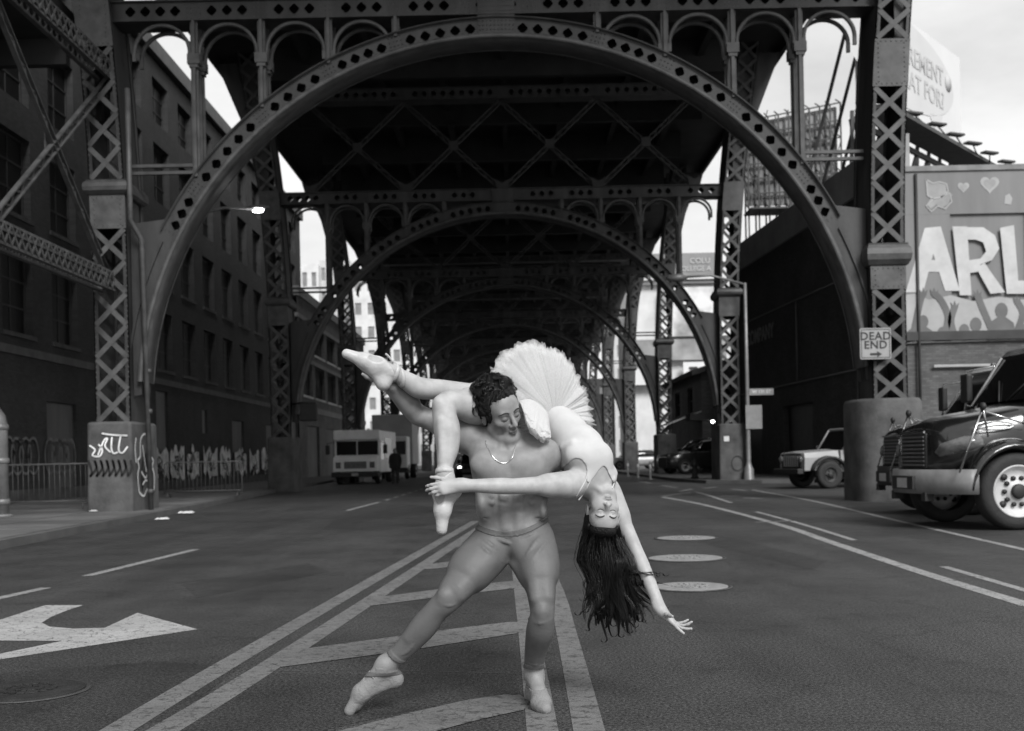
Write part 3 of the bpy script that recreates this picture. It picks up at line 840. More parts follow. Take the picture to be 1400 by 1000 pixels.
# ---- long dark brick building on the left
lb_root = empty('brick_warehouse', (-14.4, 48, 0)); tag(lb_root, 'long dark brick warehouse with rows of tall windows and sprayed ground floor, left', 'building')
o_, u_ = (0, 18 - 48), (0, 1)
wins = []
Lw = 61.0
for (za, zb) in ((5.1, 7.5), (8.6, 11.0), (12.0, 14.4), (15.3, 17.1)):
    for k in range(15):
        yc = 76.0 - 3.55 * k; a = yc - 18 - 1.05; wins.append((a, a + 2.1, za, zb))
gw = [(y - 18 - w / 2, y - 18 + w / 2, z0, z1) for y, w, z0, z1 in ((47.0, 1.6, 0.2, 4.2), (53.5, 0.9, 2.6, 3.7), (60.0, 2.6, 0.2, 3.4), (68.0, 2.4, 0.2, 3.4), (36.5, 2.4, 0.2, 3.2))]
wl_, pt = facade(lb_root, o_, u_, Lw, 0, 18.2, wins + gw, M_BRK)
M_DULLG = mat('shade darkened glass', .008, .5, .4, 2, spec=.25)  # glass darkened and dulled so the shaded left side stays dark
for w in wins: window(lb_root, pt, w, 0.22, mg=M_DULLG, bars=(1, 2), sill=mat('dark sill', .06, .8, .3, 3) if w[2] < 9 else None)  # sills in a plain dark tone
M_BOARD = mat('boarded panel', 0.20, 0.8, 0.3, 1.2, streak=True)
for w in gw:
    q = MB().add([pt(w[0], w[2], .12), pt(w[1], w[2], .12), pt(w[1], w[3], .12), pt(w[0], w[3], .12)], [(0, 1, 2, 3)])
    d = q.build('door', M_BOARD if w[0] in (gw[0][0], gw[1][0]) else M_SHUT, lb_root)
for za, zb, d, m in ((17.9, 18.5, 0.25, mat('dark stone', .09, .85, .3, 2)), (4.45, 4.7, 0.06, MATS['dark stone']), (0.0, 0.5, 0.05, M_PED)):  # cornice and string course share one dark tone
    c = MB(); vs = [pt(x, z, y) for x in (0, Lw) for y in (-d, 0.3) for z in (za, zb)]
    c.add(vs, [(0, 1, 3, 2), (4, 6, 7, 5), (0, 4, 5, 1), (2, 3, 7, 6), (0, 2, 6, 4), (1, 5, 7, 3)]); c.build('cornice' if za > 10 else 'string_course' if za > 2 else 'plinth', m, lb_root)
MB().box(-22, -0.4, -30, 31, 17.7, 17.9).build('roof', M_TAR, lb_root)
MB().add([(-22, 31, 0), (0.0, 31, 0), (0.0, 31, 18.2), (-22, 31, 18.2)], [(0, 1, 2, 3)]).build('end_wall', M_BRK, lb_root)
def blob(n=14, rx=0.5, ry=0.8, rough=0.3):
    return [(rx * math.cos(2 * math.pi * k / n) * random.uniform(1 - rough, 1 + rough), ry * math.sin(2 * math.pi * k / n) * random.uniform(1 - rough, 1 + rough)) for k in range(n)]
rs = random.Random(3)
for k, yc in enumerate((43.6, 46.2, 48.8, 51.2, 54.2, 57.0, 60.2, 63.4, 66.6, 70.0, 73.5)):     # sprayed throw-ups along the wall
    g = MB(); u0 = yc - 18; wdt = rs.uniform(1.9, 2.7)
    top = [(u0 - wdt / 2 + wdt * i / 9, 1.85 + rs.uniform(-.3, .25)) for i in range(10)]; bot = [(u0 + wdt / 2 - wdt * i / 9, 0.62 + rs.uniform(-.25, .3)) for i in range(10)]
    p = top + bot; g.add([pt(x, z, -.056) for x, z in p], [tuple(range(len(p)))]); o = g.build('graffiti', M_GRAF, lb_root)
    s = MB()
    for j in range(5):
        cx, cz = u0 + rs.uniform(-.6, .6), 1.2 + rs.uniform(-.3, .3)
        ribbon(s, smoothpts([(cx + rs.uniform(-.45, .45), cz + rs.uniform(-.5, .5)) for _ in range(5)], 5), 0.07, lambda u, v, t: pt(u, v, -.062))
    stuff(s.build('graffiti_outline', M_GRAFD, o))
for yc in (36.2, 33.3):                                                                  # faint old tags in the dark bay
    s = MB()
    for j in range(4):
        cx = yc - 18 + (j - 1.5) * .55
        ribbon(s, smoothpts([(cx + .4 * math.cos(a * 1.1 + j), 1.5 + .55 * math.sin(a * 1.1 + j)) for a in range(7)], 5), 0.08, lambda u, v, t: pt(u, v, -.055))
    stuff(s.build('graffiti', mat('old paint', 0.16, 0.8, 0.4, 3), lb_root))
# ---- brick building further along on the left
fb_root = empty('brick_factory', (-13.6, 86, 0)); tag(fb_root, 'lower brick factory with triple windows and pale sills beyond the warehouse', 'building')
wins = []
for za, zb in ((5.6, 7.8), (8.6, 10.5)):
    for k in range(6): wins.append((1.2 + 5.2 * k, 5.2 + 5.2 * k, za, zb))
wl_, pt2 = facade(fb_root, (0, -13), (0, 1), 33, 0, 12.2, wins + [(3, 7.5, 0.1, 3.6), (11, 15.5, 0.1, 3.6), (20, 24.5, 0.1, 3.6)], M_BRK2)
for w in wins: window(fb_root, pt2, w, 0.2, bars=(3, 0), sill=M_PALE)
for za, zb, d in ((4.5, 4.9, 0.08), (7.82, 8.1, 0.06), (10.52, 10.8, 0.06), (11.9, 12.5, 0.15)):
    c = MB(); vs = [pt2(x, z, y) for x in (0, 33) for y in (-d, 0.3) for z in (za, zb)]
    c.add(vs, [(0, 1, 3, 2), (4, 6, 7, 5), (0, 4, 5, 1), (2, 3, 7, 6), (0, 2, 6, 4), (1, 5, 7, 3)]); c.build('string_course', M_STONE, fb_root)
for a in (3, 11, 20): MB().add([pt2(a, .1, .15), pt2(a + 4.5, .1, .15), pt2(a + 4.5, 3.6, .15), pt2(a, 3.6, .15)], [(0, 1, 2, 3)]).build('roller_door', M_SHUT, fb_root)
MB().box(-18, -.36, -13, 20, 11.9, 12.1).build('roof', M_TAR, fb_root)
MB().add([(-18, 20, 0), (0, 20, 0), (0, 20, 12.2), (-18, 20, 12.2)], [(0, 1, 2, 3)]).build('end_wall', M_BRK2, fb_root)
# ---- pale blocks far behind
def far_block(px0, px1, ytop, Y, rows, cols, label, m=M_PALE, z0=0.0, wfill=0.5, depth=25):
    a, b = P(px0, ytop, Y), P(px1, ytop, Y); zt = P((px0 + px1) / 2, ytop, Y).z
    root = empty('apartment_block', ((a.x + b.x) / 2, Y, 0)); tag(root, label, 'building')
    W = b.x - a.x; wn_ = []
    for r in range(rows):
        for c in range(cols):
            pw_, ph = W / cols, (zt - 1.0) / rows
            wn_.append((pw_ * (c + .5 - wfill / 2), pw_ * (c + .5 + wfill / 2), 0.8 + ph * (r + .25), 0.8 + ph * (r + .75)))
    w_, q = facade(root, (-W / 2, 0), (1, 0), W, 0, zt, wn_, m, 0.3)
    for w in wn_: 
        MB().add([q(w[0], w[2], .25), q(w[1], w[2], .25), q(w[1], w[3], .25), q(w[0], w[3], .25)], [(0, 1, 2, 3)]).build('window', MATS['far window'], root)
    MB().box(-W / 2, W / 2, 0.31, depth, 0, zt - .05).build('block_body', m, root)
    return root
mat('far window', 0.22, 0.3, 0.3, 0.5)
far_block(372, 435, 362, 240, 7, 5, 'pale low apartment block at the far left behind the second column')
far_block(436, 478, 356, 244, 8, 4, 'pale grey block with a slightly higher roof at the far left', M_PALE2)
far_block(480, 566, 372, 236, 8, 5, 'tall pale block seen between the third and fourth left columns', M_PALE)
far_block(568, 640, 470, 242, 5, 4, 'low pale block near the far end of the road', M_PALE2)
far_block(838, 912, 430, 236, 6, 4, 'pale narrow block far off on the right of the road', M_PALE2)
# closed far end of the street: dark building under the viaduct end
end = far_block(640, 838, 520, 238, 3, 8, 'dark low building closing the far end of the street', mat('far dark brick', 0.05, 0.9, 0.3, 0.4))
# ---- advertising wall on the right, far
aw = empty('poster_building', (24, 130, 0)); tag(aw, 'pale building hung with advertising panels beyond the right columns', 'building')
def wall_px(px0, px1, y0, y1, Y, dy=0.0):
    a, b = P(px0, y1, Y), P(px1, y0, Y); return a.x - 24, b.x - 24, a.z, b.z, Y - 130 + dy
x0, x1, z0, z1, yy = wall_px(866, 1040, 380, 640, 130); MB().box(x0, x1, yy, yy + 15, 0, z1).build('wall', M_PALE, aw)
def panel(name, px0, px1, y0, y1, m, Y=130, t=0.3, dy=-0.35):
    x0, x1, z0, z1, yy = wall_px(px0, px1, y0, y1, Y); return MB().box(x0, x1, yy + dy, yy + dy + t, z0, z1).build(name, m, aw)
M_SIGND = mat('dark sign board', 0.22, 0.6, 0.15, 0.4); M_SIGNW = mat('white sign board', 0.70, 0.6, 0.08, 0.4); M_SIGNG = mat('grey sign board', 0.26, 0.6, 0.5, 0.35, 3)
sgn = panel('sign_board', 868, 985, 346, 380, M_SIGND, 129)
def put_text(s, px, py, Y, size, m, parent, bold=0.0, dy=-0.05):
    me = text_mesh(s, size, m, 0.01, bold); o = link('lettering', me, parent); p = P(px, py, Y)
    o.matrix_parent_inverse = parent.matrix_world.inverted() if False else Matrix()
    pl = parent
    off = Vector((0, 0, 0))
    while pl: off += pl.location; pl = pl.parent
    o.location = (p.x - off.x, p.y + dy - off.y, p.z - off.z); o.rotation_euler = (math.pi / 2, 0, 0); return o
M_LETW = mat('white lettering', 0.8, 0.6, 0.0)
M_LETG = mat('grey lettering', 0.5, 0.6, 0.0)
put_text('COLU', 957, 357, 128.6, 0.85, M_LETG, sgn, 0.0); put_text('IS COLLEGE A', 944, 368, 128.6, 0.75, M_LETG, sgn, 0.0)
pp = panel('poster', 904, 1004, 392, 461, M_SIGNG, 129.2)
def portrait_mat():
    m = bpy.data.materials.new('printed poster'); m.use_nodes = True; n, l = m.node_tree.nodes, m.node_tree.links
    tc = n.new('ShaderNodeTexCoord'); t = n.new('ShaderNodeTexNoise'); t.inputs['Scale'].default_value = 0.32; t.inputs['Detail'].default_value = 3
    r = n.new('ShaderNodeValToRGB'); r.color_ramp.elements[0].position = 0.38; r.color_ramp.elements[1].position = 0.62
    r.color_ramp.elements[0].color = (.22, .22, .22, 1); r.color_ramp.elements[1].color = (.7, .7, .7, 1)
    l.new(tc.outputs['Object'], t.inputs['Vector']); l.new(t.outputs['Fac'], r.inputs[0]); l.new(r.outputs[0], n['Principled BSDF'].inputs['Base Color']); return m
pp.data.materials[0] = portrait_mat()
panel('poster', 868, 992, 463, 494, M_SIGNG, 129.4)
s7 = panel('sign_board', 934, 972, 495, 527, M_SIGNW, 129.0); put_text('7.', 950, 511, 128.6, 1.9, mat('black lettering', 0.02, 0.6, 0), s7, 0.05)
panel('sign_board', 868, 914, 491, 527, M_SIGNW, 129.0); put_text('A&B', 877, 500, 128.6, 0.9, MATS['black lettering'], aw)
MB().box(*[v for v in (wall_px(868, 985, 0, 0, 130)[0], wall_px(868, 985, 0, 0, 130)[1])], -0.7, -0.4, P(900, 387, 130).z - .3, P(900, 387, 130).z + .1).build('ledge', M_SIGND, aw)
# ---- small building with awning on the right
ab = empty('awning_shop', (13.4, 66, 0)); tag(ab, 'small gabled shop with striped awning behind the second right column', 'building')
wl_, pt3 = facade(ab, (-3.0, -4), (1, 0), 9, 0, 5.6, [(0.6, 2.2, 3.6, 5.0), (0.5, 8.0, 0.2, 2.9)], M_BRKX)
window(ab, pt3, (0.6, 2.2, 3.6, 5.0), 0.15)
MB().add([pt3(.5, .2, .9), pt3(8, .2, .9), pt3(8, 2.9, .9), pt3(.5, 2.9, .9)], [(0, 1, 2, 3)]).build('shop_front', M_GLASS, ab)
wl_, pt4 = facade(ab, (-3.0, 8), (0, -1), 12, 0, 5.6, [(2, 4, 3.5, 5), (7, 9, 3.5, 5)], M_BRK2)
window(ab, pt4, (2, 4, 3.5, 5), .15); window(ab, pt4, (7, 9, 3.5, 5), .15)
MB().prism([(-3.6, 5.4), (6.2, 8.2), (6.2, 8.5), (-3.6, 5.7)], lambda u, v, t: (u, t, v), -4.6, 8.2).build('roof', M_TAR, ab)
MB().prism([(-3.0, 5.6), (6.0, 5.6), (6.0, 8.1), (-3.0, 5.62)], lambda u, v, t: (u, t, v), -3.95, -3.7).build('gable', M_BRKX, ab)
M_STR = mat('white canvas stripe', 0.6, 0.8, 0.1, 2); M_STRD = mat('dark canvas stripe', 0.04, 0.8, 0.2, 2)
for k in range(7):
    MB().prism([(-4.9, 2.75), (-3.02, 3.45), (-3.02, 3.5), (-4.95, 2.8)], lambda u, v, t: (u, t, v), -4 + k * .5, -4 + k * .5 + .5).build('awning_stripe', M_STR if k % 2 == 0 else M_STRD, ab)
MB().box(-3.9, 6, -5.6, -4.05, 2.95, 3.3).build('marquee', M_TAR, ab)
mq = MB().lathe([(0.02, 0), (0.09, 0.03), (0.09, 0.1), (0.02, 0.13)], 12, c=(-2.6, -5.0, 2.8)).build('ceiling_lamp', mat('lit lamp', 0.8, 0.5, 0, emit=14), ab)
# ---- corner building on the right: dark side wall, painted front wall
cb_ = empty('corner_building', (13.0, 38, 0)); tag(cb_, 'corner building with a dark side wall and a big painted letter mural', 'building')
ux, uy = -(12.95 - 11.6), 22.0
Lc = math.hypot(ux, uy)
wl_, pt5 = facade(cb_, (ux, uy), (-ux, -uy), Lc, 0, 10.5, [(2, 5.5, .1, 3.4), (9, 13, .1, 3.2)], brick_mat('dark side brick', 0.05, 0.045, 'Y'), .3, 'side_wall')  # side wall brick is darker than the front wall's
for a, b in ((2, 5.5), (9, 13)): MB().add([pt5(a, .1, .25), pt5(b, .1, .25), pt5(b, 3.4, .25), pt5(a, 3.4, .25)], [(0, 1, 2, 3)]).build('roller_door', mat('dark shutter', .04, .6, .3, 2), cb_)
c = MB(); vs = [pt5(x, z, y) for x in (-.1, Lc) for y in (-.12, .5) for z in (10.4, 11.7)]
c.add(vs, [(0, 1, 3, 2), (4, 6, 7, 5), (0, 4, 5, 1), (2, 3, 7, 6), (0, 2, 6, 4), (1, 5, 7, 3)]); c.build('parapet', mat('parapet render', 0.28, 0.85, 0.25, 0.8), cb_)
for zz, a0 in ((4.1, 0), (7.6, 3)):
    p_ = MB().tube([pt5(a0, zz, -.12), pt5(Lc - .5, zz, -.12)], .04, 6); p_.build('conduit', mat('conduit', .1, .6, .2, 3), cb_)
MB().tube([pt5(11.5, zz, -.12) for zz in (4.1, 7.6)], .04, 6).build('conduit', MATS['conduit'], cb_)
me = text_mesh('COMPANY', 0.95, mat('faded lettering', 0.30, 0.8, 0.3, 3), 0.004, 0.02)
o = link('lettering', me, cb_); q = pt5(5.5, 6.75, -.02); o.location = q; o.rotation_euler = (math.pi / 2, 0, math.atan2(-uy, -ux))
MB().add([(ux + .5, uy, 10.3), (26, uy, 10.3), (26, .35, 10.3), (0.5, .35, 10.3)], [(0, 1, 2, 3)]).build('roof', M_TAR, cb_)
MB().add([(ux, uy, 0), (26, uy, 0), (26, uy, 11.5), (ux, uy, 11.5)], [(0, 1, 2, 3)]).build('rear_wall', M_BRKX, cb_)
# front wall (faces the camera)
FW = 13.0
gbw = (4.55, 7.6, 3.35, 4.15)
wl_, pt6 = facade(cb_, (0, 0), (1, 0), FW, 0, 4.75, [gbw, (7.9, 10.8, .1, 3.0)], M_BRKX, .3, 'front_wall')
M_MUR = mat('mural ground paint', 0.21, 0.75, 0.18, 0.9, 7, streak=True); M_MUR2 = mat('mural recess paint', 0.19, 0.75, 0.2, 0.9, 7, streak=True)
M_MURL = mat('mural light paint', 0.37, 0.7, 0.15, 1.5, 6); M_MURLT = mat('mural letter paint', 0.52, 0.7, 0.16, 1.5, 6); M_MURD = mat('mural dark paint', 0.135, 0.75, 0.2, 1.2, 6)
MB().box(0, FW, 0.0, 0.3, 5.05, 10.0).build('mural_wall', M_MUR, cb_)
MB().box(-.05, FW, -.18, .3, 4.752, 5.046).build('ledge', M_TAR, cb_)
def upx(px, py): p = P(px, py, 37.9); return p.x - 13.0, p.z
ux0, uz0 = upx(1303, 292); 
MB().box(0, FW, -.10, -.002, 8.95, 10.38).build('upper_band', M_MUR, cb_)
MB().box(0, 1.75, -.10, -.002, 5.05, 8.946).build('pilaster', M_MUR, cb_)
MB().box(-.06, FW, -.16, .34, 10.385, 10.56).build('coping', M_STONE, cb_)
for xx in (0.62, 4.35): MB().tube([(xx, -.15, 10.3), (xx, -.15, 0.2)], .05, 8).build('drain_pipe', M_STEEL, cb_)
for k in range(6):
    for j in range(2):
        a, b = gbw[0] + (gbw[1] - gbw[0]) * k / 6, gbw[0] + (gbw[1] - gbw[0]) * (k + 1) / 6; c, d = gbw[2] + .4 * j, gbw[2] + .4 * (j + 1)
        MB().box(a + .04, b - .04, .1, .2, c + .04, d - .04).build('glass_block', mat('glass block', .5, .3, .2, 2), cb_)
MB().add([pt6(gbw[0], gbw[2], .25), pt6(gbw[1], gbw[2], .25), pt6(gbw[1], gbw[3], .25), pt6(gbw[0], gbw[3], .25)], [(0, 1, 2, 3)]).build('window_back', M_WFRM, cb_)
MB().add([pt6(7.9, .1, .2), pt6(10.8, .1, .2), pt6(10.8, 3, .2), pt6(7.9, 3, .2)], [(0, 1, 2, 3)]).build('roller_door', M_SHUT, cb_)
MB().bar((1.1, -.12, 3.9), (7.5, -.12, 3.9), .06, .08).build('cable_rail', M_MURL, cb_)
def paint(name, pts, m, y=-.11, px=True):
    q = [upx(*p) for p in pts] if px else pts
    return MB().add([(u, y, v) for u, v in q], [tuple(range(len(q)))]).build(name, m, cb_)
def bar_poly(pts, w): 
    mb = MB(); ribbon(mb, [upx(*p) for p in pts], w, lambda u, v, t: (u, -.112, v)); return mb
# letters of the mural: H A R L E M as heavy block letters, each a painted shape
def letter(polys, holes=None):
    mb = MB()
    for k, q in enumerate(polys): mb.add([(u, -.114 - .0012 * k, v) for u, v in [upx(*p) for p in q]], [tuple(range(len(q)))])
    return mb.build('mural_letter', M_MURLT, cb_)
letter([((1170, 318), (1188, 318), (1188, 402), (1170, 402)), ((1206, 318), (1224, 318), (1224, 402), (1206, 402)), ((1188, 352), (1206, 352), (1206, 368), (1188, 368))])
letter([((1238, 400), (1264, 312), (1286, 310), (1278, 338), (1262, 400)), ((1264, 312), (1286, 310), (1312, 398), (1292, 398), (1270, 330)), ((1268, 372), (1290, 372), (1294, 356), (1270, 356))])
letter([((1302, 310), (1322, 310), (1328, 404), (1312, 404)), ((1322, 311), (1344, 311), (1360, 322), (1366, 340), (1356, 356), (1340, 362), (1336, 372), (1324, 374), (1325, 356), (1340, 354), (1348, 344), (1344, 332), (1334, 328), (1323, 328)), ((1334, 366), (1346, 360), (1374, 400), (1354, 402)), ])
letter([((1367, 312), (1386, 308), (1392, 384), (1376, 402)), ((1376, 402), (1392, 384), (1425, 384), (1425, 402))])
letter([((1432, 310), (1448, 310), (1448, 402), (1432, 402)), ((1448, 310), (1475, 310), (1475, 326), (1448, 326)), ((1448, 350), (1470, 350), (1470, 364), (1448, 364)), ((1448, 386), (1478, 386), (1478, 402), (1448, 402))])
# pale glow shapes and the crowd of raised arms under the letters
paint('mural_shape', [(1228, 470), (1228, 405), (1250, 402), (1270, 410), (1300, 404), (1330, 412), (1365, 406), (1400, 410), (1440, 404), (1440, 464)], M_MURL, -.105)
for hx, hy, r in ((1262, 440, 9), (1288, 455, 8), (1318, 452, 9), (1334, 444, 10), (1369, 425, 11), (1246, 458, 8), (1401, 452, 9), (1425, 440, 10)):
    u, v = upx(hx, hy); rr = r / 41.0
    paint('mural_figure', [(u + rr * .8 * math.cos(t * .5236), v + rr * math.sin(t * .5236)) for t in range(12)], M_MURD, -.1175, False)
    b_ = [upx(hx - r * 1.9, 466.0), upx(hx - r * 1.5, hy + r * 1.5), upx(hx - r * .5, hy + r * .8), upx(hx + r * .5, hy + r * .8), upx(hx + r * 1.5, hy + r * 1.5), upx(hx + r * 1.9, 464.5)]
    paint('mural_figure', b_, M_MURD, -.119, False)
for pts in (((1248, 462), (1253, 436), (1258, 412), (1262, 402)), ((1290, 460), (1296, 434), (1287, 412), (1277, 402)), ((1306, 462), (1300, 440), (1305, 420)), ((1356, 452), (1344, 424), (1336, 404)), ((1388, 458), (1398, 430), (1390, 412)), ((1416, 460), (1410, 428), (1419, 408))):
    o = bar_poly(smoothpts([Vector((x, y)) for x, y in pts], 5), .22).build('mural_figure', M_MURD, cb_); o.location.y = -.009
    hx, hy = pts[-1]; paint('mural_figure', [(hx - 4, hy + 2), (hx - 6, hy - 7), (hx - 2, hy - 2), (hx, hy - 9), (hx + 2, hy - 2), (hx + 6, hy - 6), (hx + 4, hy + 3)], M_MURD, -.1225)
# hearts and loose outlines on the upper band
def heart(cx, cy, s): return [(cx + s * 16 * math.sin(t) ** 3 / 16, cy - s * (13 * math.cos(t) - 5 * math.cos(2 * t) - 2 * math.cos(3 * t) - math.cos(4 * t)) / 16) for t in [2 * math.pi * k / 24 for k in range(24)]]
paint('mural_shape', heart(1353, 252, 13), M_MURL); paint('mural_shape', heart(1353, 252, 8.5), mat('mural mid paint', .30, .75, .2, 2), -.114)
paint('mural_shape', heart(1317, 256, 8), M_MURL); paint('mural_shape', heart(1317, 256, 5), MATS['mural mid paint'], -.114)
paint('mural_shape', [(1374, 268), (1380, 265), (1384, 272), (1382, 280), (1373, 279)], M_MURL)
paint('mural_shape', [(1267, 248), (1275, 252), (1284, 250), (1293, 252), (1294, 262), (1302, 266), (1296, 280), (1288, 284), (1280, 280), (1272, 286), (1267, 280), (1272, 272), (1266, 262)], MATS['mural mid paint'])
for pts in (((1266, 246), (1275, 251), (1284, 249), (1294, 252), (1296, 262), (1286, 270), (1276, 272), (1268, 268), (1266, 246)), ((1286, 270), (1298, 264), (1301, 276), (1292, 286), (1282, 282), (1273, 290), (1266, 282), (1276, 272))):
    o = bar_poly([Vector(p) for p in pts], .05).build('mural_outline', M_MURL, cb_); o.location.y = -.008
# ---- billboard and its catwalk on the roof
bb = empty('billboard', (14.2, 45, 10.56)); tag(bb, 'pale rooftop billboard with a faint speech bubble and text', 'billboard')
pa, pb = P(1180, 20, 42.0), P(1312, 80, 50.0)
A = Vector((pa.x - 14.2, 42.0 - 45, 0)); B = Vector((pb.x - 14.2, 50.0 - 45, 0)); zt = pb.z - 10.56; zb = zt - 4.6
d = (B - A).normalized(); nr = Vector((d.y, -d.x, 0))
M_BILL = mat('sun bleached billboard', 0.66, 0.7, 0.05, 0.4); M_BILG = mat('pale bubble print', 0.57, 0.7, 0.05, 0.5)
def bpt(s, z, off=0): return A.lerp(B, s) + nr * off + Vector((0, 0, z))
pnl = MB(); vs = [bpt(s, z, o_) for s in (0, 1) for o_ in (0, -.35) for z in (zb, zt)]
pnl.add(vs, [(0, 1, 3, 2), (4, 6, 7, 5), (0, 4, 5, 1), (2, 3, 7, 6), (0, 2, 6, 4), (1, 5, 7, 3)]); pnl = pnl.build('panel', M_BILL, bb)
LB = (B - A).length
pts = [(.36 + .55 * math.cos(t * math.pi / 20), zb + 2.75 + 1.75 * math.sin(t * math.pi / 20)) for t in range(40)]
MB().add([bpt(u, v, .02) for u, v in pts], [tuple(range(40))]).build('printed_bubble', M_BILG, pnl)
MB().add([bpt(.62, zb + 1.35, .02), bpt(.78, zb + 1.55, .02), bpt(.72, zb + .5, .02)], [(0, 1, 2)]).build('printed_bubble', M_BILG, pnl)
M_FAINT = mat('faint print', 0.47, 0.7, 0.05, 1)
for s, u, z in (('REMENT', .60, zb + 3.15), ('EAT FOR?', .58, zb + 2.15)):
    me = text_mesh(s, 1.05, M_FAINT, 0.003, 0.015); o = link('lettering', me, pnl); o.location = bpt(u, z, .04); o.rotation_euler = (math.pi / 2, 0, math.atan2(d.y, d.x))
MB().lathe([(.36, 0), (.36, .02)], 20, 'Y').build('printed_dot', M_FAINT, pnl, bpt(.845, zb + 3.1, .05), math.atan2(d.y, d.x))
M_CAT = mat('catwalk steel', 0.06, .7, .3, 3)
fr = MB()
for k in range(9):
    s = k / 8
    fr.bar(bpt(s, .02, -.6), bpt(s, zb + .1, -.5), .12, .12); fr.bar(bpt(s, .05, -2.6), bpt(s, zt - .6, -.42), .10, .10)
    if k < 8:
        fr.bar(bpt(s, .1, -.6), bpt(s + .125, zb - .2, -.55), .07, .07); fr.bar(bpt(s + .125, .1, -.65), bpt(s, zb - .2, -.6), .07, .07)
for z in (zb - .25, zb - 1.2, .5): fr.bar(bpt(0, z, -.5), bpt(1, z, -.5), .14, .2)
stuff(fr.build('support_frame', M_CAT, bb))
cw = MB(); vs = [bpt(s, z, o_) for s in (-.1, 1.12) for o_ in (.05, 1.3) for z in (zb - .35, zb - .2)]
cw.add(vs, [(0, 1, 3, 2), (4, 6, 7, 5), (0, 4, 5, 1), (2, 3, 7, 6), (0, 2, 6, 4), (1, 5, 7, 3)]); cw.build('catwalk', M_CAT, bb)
for k, (px, py) in enumerate(((1248, 156), (1281, 171), (1306, 185), (1330, 197), (1353, 210), (1376, 222))):
    s = .42 + .14 * k; base = bpt(s, zb - .28, 1.25); Yl = 45 + base.y - 1.2
    tgt = P(px, py, Yl) - Vector((14.2, 45, 10.56))
    fl = MB().tube([base, base.lerp(tgt, .6) + Vector((0, 0, -.05)), tgt], .03, 6).build('lamp_arm', M_CAT, bb)
    hd = MB().box(-.38, .38, -.16, .16, -.05, .05); hd.build('lamp_head', M_CAT, fl, tgt + Vector((0, 0, .02)), .4, bevel=.03)
# ---- back of a second billboard: steel scaffold on the roof
sb = empty('billboard_scaffold', (14.3, 56, 11.6)); tag(sb, 'steel scaffold at the back of a rooftop billboard, dark against the sky', 'billboard')
x0, x1 = P(1022, 200, 56).x - 14.3, P(1150, 200, 56).x - 14.3; zt, zb = P(1090, 150, 56).z - 11.6, P(1090, 284, 56).z - 11.6
MB().add([(x0, .9, zb + .3), (x1, .9, zb + .3), (x1, .9, zt + .3), (x0, .9, zt - .5), ], [(0, 1, 2, 3)]).build('panel', mat('billboard back', .30, .8, .25, .8), sb)
fr = MB(); n = 9
for k in range(n + 1):
    x = x0 + (x1 - x0) * k / n; dz = -.5 + .8 * k / n
    for y in (0, .8): fr.bar((x, y, 0.0), (x, y, zt + dz), .07, .07)
    for j in range(4):
        z = zb + (zt - zb) * j / 3.0 + dz * j / 3
        fr.bar((x, 0, z), (x, .8, z + .4), .05, .05)
for j in range(7):
    z = zb + (zt - zb) * j / 6; 
    for y in (0, .8): fr.bar((x0, y, z - .5 * j / 6), (x1, y, z + .3 * j / 6), .06, .06)
rs = random.Random(11)
for k in range(n):
    xa, xb = x0 + (x1 - x0) * k / n, x0 + (x1 - x0) * (k + 1) / n
    for j in range(3):
        za, zb2 = zb + (zt - zb) * j / 3, zb + (zt - zb) * (j + 1) / 3
        if rs.random() < .75: fr.bar((xa, .02, za), (xb, .02, zb2), .045, .045)
        if rs.random() < .6: fr.bar((xa, .76, zb2), (xb, .76, za), .045, .045)
stuff(fr.build('scaffold_bars', M_CAT, sb))
MB().box(x0, x1, -.5, 1.2, zb - .12, zb - .04).build('catwalk', M_CAT, sb)
# ================================================================== vehicles
M_TYRE = mat('tyre rubber', 0.018, 0.75, 0.3, 6, 4, 0.3, 30)
M_RIM = mat('white steel rim', 0.48, 0.4, 0.25, 5)
M_BLK = mat('black vehicle paint', 0.010, 0.22, 0.3, 2, coat=0.8)
M_BLKP = mat('black plastic', 0.020, 0.6, 0.3, 6)
M_CHR = mat('polished metal', 0.55, 0.22, 0.15, 4, metal=1.0)
M_BUMP = mat('scuffed grey bumper', 0.20, 0.5, 0.35, 2.5, 7)
M_VGLASS = mat('vehicle glass', 0.008, 0.05, 0.0, spec=0.7)
M_LENS = mat('headlamp lens', 0.13, 0.08, 0.5, 8)
M_WVAN = mat('white van paint', 0.80, 0.4, 0.15, 1.2)
M_GREYV = mat('silver vehicle paint', 0.32, 0.3, 0.15, 2, coat=0.5)
M_DARKV = mat('dark vehicle paint', 0.02, 0.25, 0.2, 2, coat=0.6)
M_BEAM = mat('lit headlamp', 0.9, 0.4, 0.0, emit=4)
def loft(secs, smooth=True, caps=True, close=True):
    """secs: list of rings (same count) of 3D points"""
    mb = MB(); n = len(secs[0]); vs = [p for s in secs for p in s]; fs = []
    for i in range(len(secs) - 1):
        for k in range(n if close else n - 1):
            fs.append((i * n + k, i * n + (k + 1) % n, (i + 1) * n + (k + 1) % n, (i + 1) * n + k))
    if caps: fs += [tuple(range(n)), tuple((len(secs) - 1) * n + k for k in range(n))]
    return mb.add(vs, fs, smooth)
def mirror(pts): return pts + [(x, -y, z) for x, y, z in reversed(pts)]
